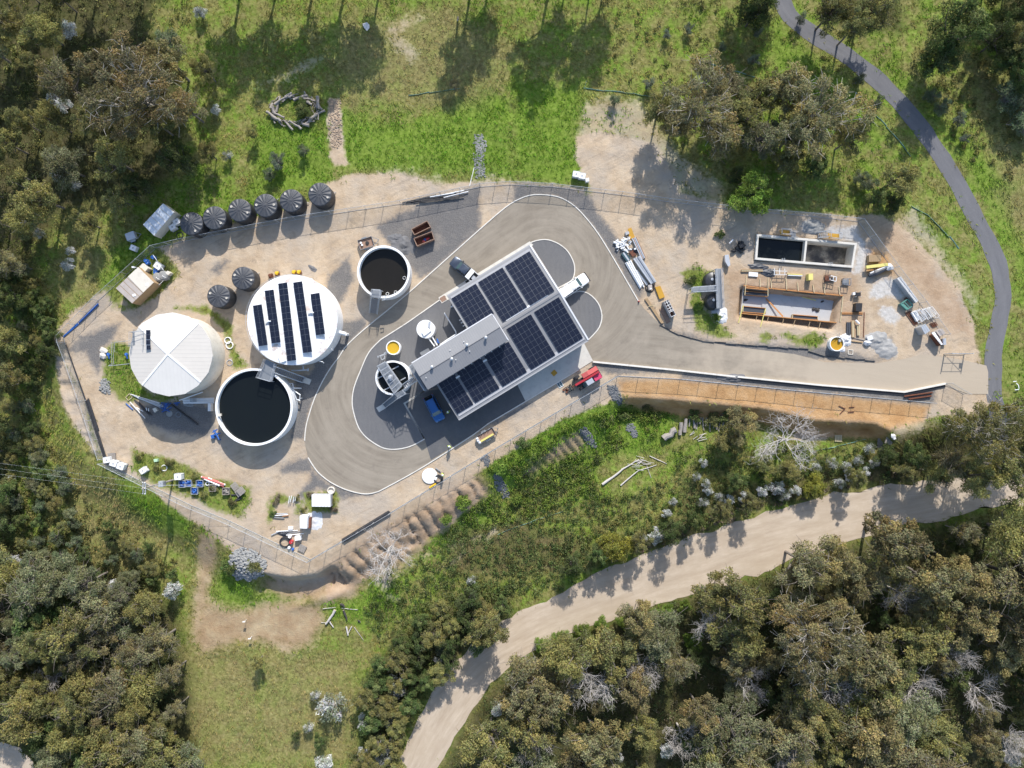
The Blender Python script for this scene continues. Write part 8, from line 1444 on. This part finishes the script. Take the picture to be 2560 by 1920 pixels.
# trees past the upper edge whose shadows reach the field, and the upper-right bush
for x, y, r, h in ((140,-110,5,14),(250,-130,5,14),(470,-120,5.5,15),(560,-140,5,15),(640,-95,5,14),(720,-150,6,16),(800,-120,4.5,14),(1010,-90,4.5,14),(1060,-140,4,13),(1195,-110,5,15),(1240,-150,4,14),(1290,-100,3.5,13),(1330,-150,4,14),(1640,-70,4.5,12),(1690,-130,4,12)): plant(vr.choice(['olive1', 'brown1', 'olive2']), x, y, r, 'tall gum standing past the far edge of the grass field', 'gums past the grass field', H=h)
plant('big1', 1515, 220, 8.2, 'thin-crowned gum with grey limbs beside the sand tongue', H=12); plant('big1', 1768, 240, 9.0, 'thin-crowned gum with fine pale twigs below the asphalt path', H=12); plant('brown3', 1720, 285, 4.4, 'brown gum touching the twiggy gum', H=10); plant('sparse2', 1595, 245, 4.4, 'thin-crowned gum between two twiggy gums', H=9); plant('sparse1', 1460, 270, 2.6, 'small thin-crowned gum at the edge of the sand tongue', H=8)
for x, y, r, k, h in ((1565,185,4.2,'brown2',9),(1640,210,4.0,'olive2',8),(1700,190,4.4,'brown3',10),(1650,300,4.2,'sage2',8),(1835,300,3.6,'olive1',8),(1430,235,3.2,'sparse2',8),(1560,300,3.6,'sparse1',9),(1700,350,3.0,'olive2',6),(1760,360,2.6,'green1',5)): plant(k, x, y, r, {'b': 'brownish gum among the trees above the rectangular tank', 'o': 'olive gum among the trees above the rectangular tank', 's': 'grey-olive gum among the trees above the rectangular tank', 'g': 'dark green tree above the rectangular tank'}[k[0]], 'trees above the rectangular tank '+k[0], H=h)
plant('bright1', 1622, 422, 4.3, 'leafy bright green tree leaning over the upper fence', H=6); plant('green2', 1590, 380, 1.8, 'small dark tree beside the leafy bright green tree', H=3); plant('green1', 1895, 430, 2.6, 'dark green tree at the corner of the upper fence', H=5); plant('olive1', 1945, 385, 3.4, 'olive gum beside the fence corner', H=7.5); plant('green2', 1930, 440, 2.2, 'dark shrubby tree under the olive gum at the fence corner', H=4)
plant('green1', 2062, 70, 5.4, 'large dark green tree beside the asphalt path', H=13); plant('green2', 2035, 130, 3.8, 'dark tree below the large green tree', H=8); plant('sparse2', 1800, 20, 4.0, 'thin-crowned tree beside the asphalt path, upper', H=10); plant('olive2', 1850, 55, 3.6, 'olive tree beside the asphalt path', H=10); plant('sparse2', 1890, 20, 3.8, 'thin-crowned tree past the olive path-side tree', H=10); plant('green2', 1635, 20, 3.4, 'dark tree at the far end of the path', H=10)
wood([(2140,-60),(2290,-60),(2290,330),(2190,250),(2150,100)], 14, 45, ['green2', 'green1', 'olive1', 'wattle1'], (2.6, 4.2), L3('in the dark bush past the path'), 'x'); 
for x, y, r, k in ((1858,172,1.3,'wattle1'),(1893,222,1.5,'wattle1'),(2015,205,1.6,'wattle1'),(2035,230,1.6,'wattle1'),(2072,258,1.4,'grey1'),(2085,300,1.0,'grey1'),(1635,68,1.0,'grey1'),(1490,60,1.0,'grey1'),(1440,75,.9,'grey1'),(1630,130,1.2,'grey1'),(1560,100,.9,'wattle1'),(1620,35,1.0,'wattle1'),(1730,40,1.2,'grey1'),(600,345,1.7,'grey1'),(655,325,1.3,'wattle1'),(580,375,1.4,'wattle1'),(1400,180,1.2,'grey1'),(1330,215,1.2,'wattle1'),(1880,395,1.6,'wattle1'),(1860,380,1.4,'wattle1')): plant(k, x, y, r, ('silvery ' if k[0] == 'g' else 'grey-green wattle ')+'sapling standing alone in the '+('grass near the black tanks' if x < 700 else 'upper grass' if x < 1800 else 'grass beside the asphalt path'), ('silvery' if k[0] == 'g' else 'wattle')+' saplings', H=r*2.2)
plant('brown2', 980, 182, 1.2, 'small lone brown sapling in the middle of the upper grass', H=3); plant('olive1', 545, 285, 1.4, 'olive sapling beside the timber ring', H=3); plant('green1', 655, 235, 2.0, 'reddish-green bush growing inside the timber ring', H=1.8); plant('green1', 690, 1600, 1.6, 'lone green bush in dry grass below the white shrubs', H=2.5); plant('green2', 640, 1590, 1.1, 'smaller lone green bush in dry grass', H=2); plant('olive1', 555, 1430, 1.4, 'olive sapling with long shadow in dry grass', H=4)
# white-flowering shrubs
WS = [(145,60,1.6,'the upper bush'),(135,225,1.5,'the upper bush'),(110,210,1.0,'the upper bush'),(125,375,1.6,'the upper bush'),(160,398,1.2,'the upper bush'),(490,335,1.1,'the upper bush'),(430,25,1.2,'the upper bush'),(465,235,1.0,'the upper bush'),(50,490,1.2,'the upper bush'),(82,505,1.0,'the upper bush'),(145,570,1.3,'the upper bush'),(150,542,.9,'the upper bush'),(20,1040,1.0,'the upper bush'),
 (715,1532,3.0,'dry grass'),(858,1487,2.2,'dry grass'),(680,1502,1.1,'dry grass'),(665,1572,1.1,'dry grass'),(700,1650,1.7,'dry grass'),(800,1495,1.1,'dry grass'),(785,1560,1.5,'the thicket'),(815,1555,1.4,'the thicket'),(845,1562,1.3,'the thicket'),(785,1630,1.5,'the thicket'),(808,1642,1.4,'the thicket'),(835,1612,1.5,'the thicket'),(830,1640,1.4,'the thicket'),(855,1580,.9,'the thicket'),(950,1425,1.4,'the thicket'),(1018,1255,1.0,'the thicket'),
 (370,1277,1.6,'the left forest'),(245,1265,1.1,'the left forest'),(280,1395,1.1,'the left forest'),(165,1240,1.2,'the left forest'),(200,1295,1.1,'the left forest'),(160,1322,1.1,'the left forest'),(205,1318,1.1,'the left forest'),(235,1318,1.2,'the left forest'),(88,1225,1.2,'the left forest'),(22,1215,1.4,'the left forest'),(235,1475,.8,'the left forest'),
 (1420,1158,1.7,'the road bank'),(1525,1045,1.0,'the road bank'),(1520,1000,.9,'the road bank'),(1505,1030,.9,'the road bank'),(1555,1075,1.1,'the road bank'),(1530,1060,1.0,'the road bank'),(1575,1080,1.0,'the road bank'),(1610,1075,1.3,'the road bank'),(1650,1060,1.3,'the road bank'),(1680,1055,1.4,'the road bank'),(1695,1070,1.2,'the road bank'),(1720,1060,1.1,'the road bank'),(1520,1085,1.1,'the road bank'),(1800,1000,1.2,'the road bank'),(1830,1010,1.2,'the road bank'),(1855,995,1.1,'the road bank'),(1880,970,1.2,'the road bank'),(1890,1000,1.1,'the road bank'),(1815,1045,1.2,'the road bank'),(1840,1030,1.1,'the road bank'),(1870,1020,1.1,'the road bank'),(1765,1010,1.0,'the road bank'),(1440,1110,1.0,'the road bank'),(1390,1165,.9,'the road bank'),(1455,1085,.8,'the road bank'),
 (1590,1490,1.4,'the lower forest'),(1330,1640,1.4,'the lower forest'),(1440,1625,1.3,'the lower forest'),(1110,1520,1.6,'the lower forest'),(1140,1480,1.3,'the lower forest'),(1530,1345,1.2,'the lower forest'),(2010,1480,1.0,'the lower forest'),(2190,1640,1.8,'the lower forest'),(2170,1600,1.3,'the lower forest'),(1075,1535,1.2,'the lower forest')]
for x, y, r, w_ in WS: plant('white%d' % vr.randrange(3), x, y, r*.9, ('large ' if r > 2 else '')+'white-flowering shrub in '+w_, 'white shrubs in '+w_, H=(r*1.1+(2.5 if 'forest' in w_ else 1.1)))
# bushes on the batter and around the yard
for x, y, r, k, l_ in ((1560,895,1.6,'gbush0','leafy green bush below the orange bank'),(1540,905,1.4,'obush1','olive bush below the orange bank'),(1500,900,1.3,'gbush1','green bush beside the lower fence'),(1400,880,1.1,'obush0','olive bush on the batter above bare gullies'),(1350,905,1.3,'gbush0','green bush on the batter above bare gullies'),(1130,960,1.2,'gbush1','green bush at the top of the gullied batter'),(1080,1010,1.5,'bbush0','bright green bush beside the dark stones'),(1110,1075,1.6,'bbush1','bright green bush below the dark stones'),(1000,1085,1.5,'bbush0','bright green bush at the foot of the gullied batter'),(960,1120,1.4,'bbush1','bright green bush at the lower end of the batter'),(510,1235,1.8,'gbush0','dark bush below the grey rock pile'),(545,1225,1.5,'obush1','olive bush at the end of the grey rock pile'),(490,1225,1.3,'gbush1','green bush beside the grey rock pile'),(1510,660,1.0,'bbush0','bright bush below the twin black tanks'),(1545,690,1.2,'bbush1','bright bush near the road silt fence'),(1490,600,1.2,'gbush0','green bush beside the T-shaped walkway'),(1555,505,.9,'gbush1','small dark green bush beside the black pump set')): plant(k, x, y, r, l_, H=r*.9)
for i, (x, y) in enumerate(((340,1010),(365,1000),(300,985),(460,1055),(440,1070),(500,1085),(420,1030))): plant('obush%d' % (i % 2), x, y, .9, 'low weedy bush on the mound among the crates', 'weedy bushes on the mound', H=.8)
for x, y in ((595,1085),(590,1110),(600,1075),(640,1075),(655,1100),(680,1085),(670,1068),(715,1085),(720,1100)): plant(vr.choice(['obush0', 'gbush1', 'dbush0']), x, y, .7, 'low weedy bush around the dirt pads', 'weedy bushes by the dirt pads', H=.6)
for k_, v in PROTO.items(): kill(v[0])
# ---------------------------------------------------------------- grass, weeds, scrub (uncountable)
rng = np.random.default_rng(77)
def fry(X, Y, a=1.0): return a*(fbm(X*.35, Y*.35, 3)*1.6+fbm(X*1.5, Y*1.5, 2)*.9)
def bare(X, Y): return np.maximum.reduce([fv(fields[k_], X, Y)+fry(X, Y, .4) for k_ in ('d_sand', 'd_grav', 'd_pink')]+[fv(fields['d_orange'], X, Y), fv(fields['d_path'], X, Y)+.1])
N = 150000; X = rng.uniform(-89, 89, N); Y = rng.uniform(-67, 67, N); wd_ = fv(fields['d_weed'], X, Y)+fry(X, Y, .5); br_ = bare(X, Y); th_ = fv(fields['d_thin'], X, Y)
keep = ((br_ < 0) & ~((th_ > 0) & (rng.random(N) < .72))) | (wd_ > .1) | ((br_ < 1.2) & (rng.random(N) < .05)); keep &= rng.random(N) < np.clip(.6+.9*fbm(X*.3, Y*.3, 3), .12, 1)
X, Y = X[keep], Y[keep]; wd_ = wd_[keep]; Nt = len(X); Z = gzv(X, Y); lush = np.clip(ss(-2, 2, fv(fields['d_lush'], X, Y)+fry(X, Y))+.8*ss(.0, .35, fbm(X*.16, Y*.16, 3)), 0, 1); dry = ss(-3, 3, fv(fields['d_dry'], X, Y)+fry(X, Y))*.8; dk = ss(-1, 1, fv(fields['d_dark'], X, Y)+fry(X, Y))
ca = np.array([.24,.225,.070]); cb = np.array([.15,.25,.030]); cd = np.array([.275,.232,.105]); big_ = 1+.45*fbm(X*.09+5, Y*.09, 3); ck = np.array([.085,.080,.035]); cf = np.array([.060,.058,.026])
col = ca*big_[:, None]*(1-lush[:, None])+cb*lush[:, None]; col = col*(1-dry[:, None])+cd*dry[:, None]; col = col*(1-.7*dk[:, None])+ck*.7*dk[:, None]; ff = ss(-2, 2, fv(fields['d_forest'], X, Y)+fry(X, Y, 1.5)); col = col*(1-.8*ff[:, None])+cf*.8*ff[:, None]; col = col*np.exp(rng.normal(0, .13, (Nt, 1)))*(1+rng.normal(0, .07, (Nt, 3)))  # forest tufts coloured dark as well, for litter and deep shade
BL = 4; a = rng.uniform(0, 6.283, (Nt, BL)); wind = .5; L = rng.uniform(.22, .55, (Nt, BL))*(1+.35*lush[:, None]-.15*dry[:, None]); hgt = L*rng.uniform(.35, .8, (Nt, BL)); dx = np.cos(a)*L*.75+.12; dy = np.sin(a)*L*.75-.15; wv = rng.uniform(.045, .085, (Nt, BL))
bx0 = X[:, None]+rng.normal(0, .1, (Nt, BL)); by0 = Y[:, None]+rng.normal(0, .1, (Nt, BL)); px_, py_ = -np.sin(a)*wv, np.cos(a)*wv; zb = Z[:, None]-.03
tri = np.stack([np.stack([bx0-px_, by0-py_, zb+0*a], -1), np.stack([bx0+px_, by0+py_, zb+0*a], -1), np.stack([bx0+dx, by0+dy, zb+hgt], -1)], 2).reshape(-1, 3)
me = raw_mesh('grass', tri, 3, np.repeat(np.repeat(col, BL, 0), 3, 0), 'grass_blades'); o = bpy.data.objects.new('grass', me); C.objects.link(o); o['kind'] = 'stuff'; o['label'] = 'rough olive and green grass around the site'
# low scrub under the trees and on the road banks
EXC = [(gW(p)[0], gW(p)[1], r) for p, r in ((tj(2030,350),3.0),(tj(2150,340),3.6),(tj(2280,340),3.6),(tj(2390,340),3.0),(tj(1910,430),2.4),(tj(2130,470),2.6),(tj(1420,800),3.4),(tj(1560,740),4),(tj(1680,690),4),(tj(1820,660),3),(tj(460,880),2.4),(tj(430,820),2),(tj(500,950),2),(tj(1210,460),2.6),(tj(1590,400),2.2),(tj(1450,100),3),(T1('f',740,350),4),(T1('f',800,470),3.5),(T1('f',640,360),3),(z6(0,0),.1))]
def scrub(polys, n_, pal, size, name, z=ZL, per=34, leaf=(.16, .07)):
    C_, O_, T_ = [], [], []
    for P_ in polys:
        Pw = np.array(Wp([(x*FK, y*FK) for x, y in P_], z)); lo_, hi_ = Pw.min(0), Pw.max(0); xs = rng.uniform(lo_[0], hi_[0], n_*3); ys = rng.uniform(lo_[1], hi_[1], n_*3); ok = (sdf(Pw, xs, ys) > 0) & (bare(xs, ys) < -.2);
        for ex_, ey_, er_ in EXC: ok &= np.hypot(xs-ex_, ys-ey_) > er_
        xs, ys = xs[ok][:n_], ys[ok][:n_]; zs = gzv(xs, ys)
        r = rng.uniform(*size, len(xs)); c, o_, t_ = clumps(np.stack([xs, ys, zs+r*.35], 1), r, per, PAL[pal], rng, up=.6); C_.append(c); O_.append(o_); T_.append(t_)
    me = leaf_mesh(name, np.concatenate(C_), np.concatenate(O_), leaf[0], leaf[1], np.concatenate(T_), rng=rng); o = bpy.data.objects.new(name, me); C.objects.link(o); o['kind'] = 'stuff'; return o
scrub([FB], 900, 'dkgreen', (.5, 1.1), 'undergrowth'); scrub([FB], 260, 'dry', (.4, .8), 'undergrowth'); scrub([[(-60,1000),(120,1050),(250,1120),(380,1250),(400,1700),(-60,1700)]], 600, 'dkgreen', (.45, 1.0), 'undergrowth'); scrub([[(-60,-60),(420,-60),(420,300),(200,420),(120,700),(150,1050),(-60,1050)]], 520, 'olive', (.4, .9), 'undergrowth')
scrub([[(760,1520),(830,1380),(960,1280),(1150,1250),(1090,1330),(930,1500),(860,1680),(760,1680)]], 300, 'green', (.4, .9), 'undergrowth'); scrub([[(1000,1280),(1250,1150),(1500,1090),(1700,1020),(2000,960),(2100,1000),(1900,1045),(1500,1160),(1200,1285)]], 420, 'green', (.35, .75), 'undergrowth'); scrub([[(1350,1200),(1500,1110),(1700,1060),(1950,1010),(2000,1035),(1700,1090),(1450,1185)]], 260, 'dry', (.3, .6), 'undergrowth')
scrub([[(960,1110),(1060,1000),(1200,930),(1330,870),(1560,890),(1560,960),(1300,1060),(1050,1150)]], 620, 'bright', (.3, .7), 'undergrowth', -1.5); scrub([[(1300,0),(1640,0),(1900,200),(1850,400),(1500,350),(1300,150)], [(1980,100),(2212,60),(2212,400),(2080,350)]], 200, 'olive', (.3, .6), 'undergrowth', 0)
SL = [(770,1330),(880,1220),(960,1120),(1060,1030),(1330,890),(1560,900),(1640,965),(1900,965),(1950,1000),(1650,1075),(1300,1215),(1050,1300),(850,1400)]; scrub([SL], 1500, 'green', (.25, .6), 'undergrowth', per=30, leaf=(.14, .055)); scrub([SL], 700, 'olive', (.25, .55), 'undergrowth', per=30, leaf=(.14, .055)); scrub([SL], 120, 'dkgreen', (.6, 1.1), 'undergrowth', per=60)
scrub([[(20,560),(120,620),(130,760),(70,880),(130,1000),(190,1090),(330,1160),(400,1240),(300,1290),(0,1250),(0,900)]], 520, 'olive', (.3, .7), 'undergrowth', -1.5)
scrub([[(370,1020),(480,1060),(540,1090),(520,1140),(400,1080)]], 110, 'olive', (.25, .5), 'weeds', 0) if 0 else None
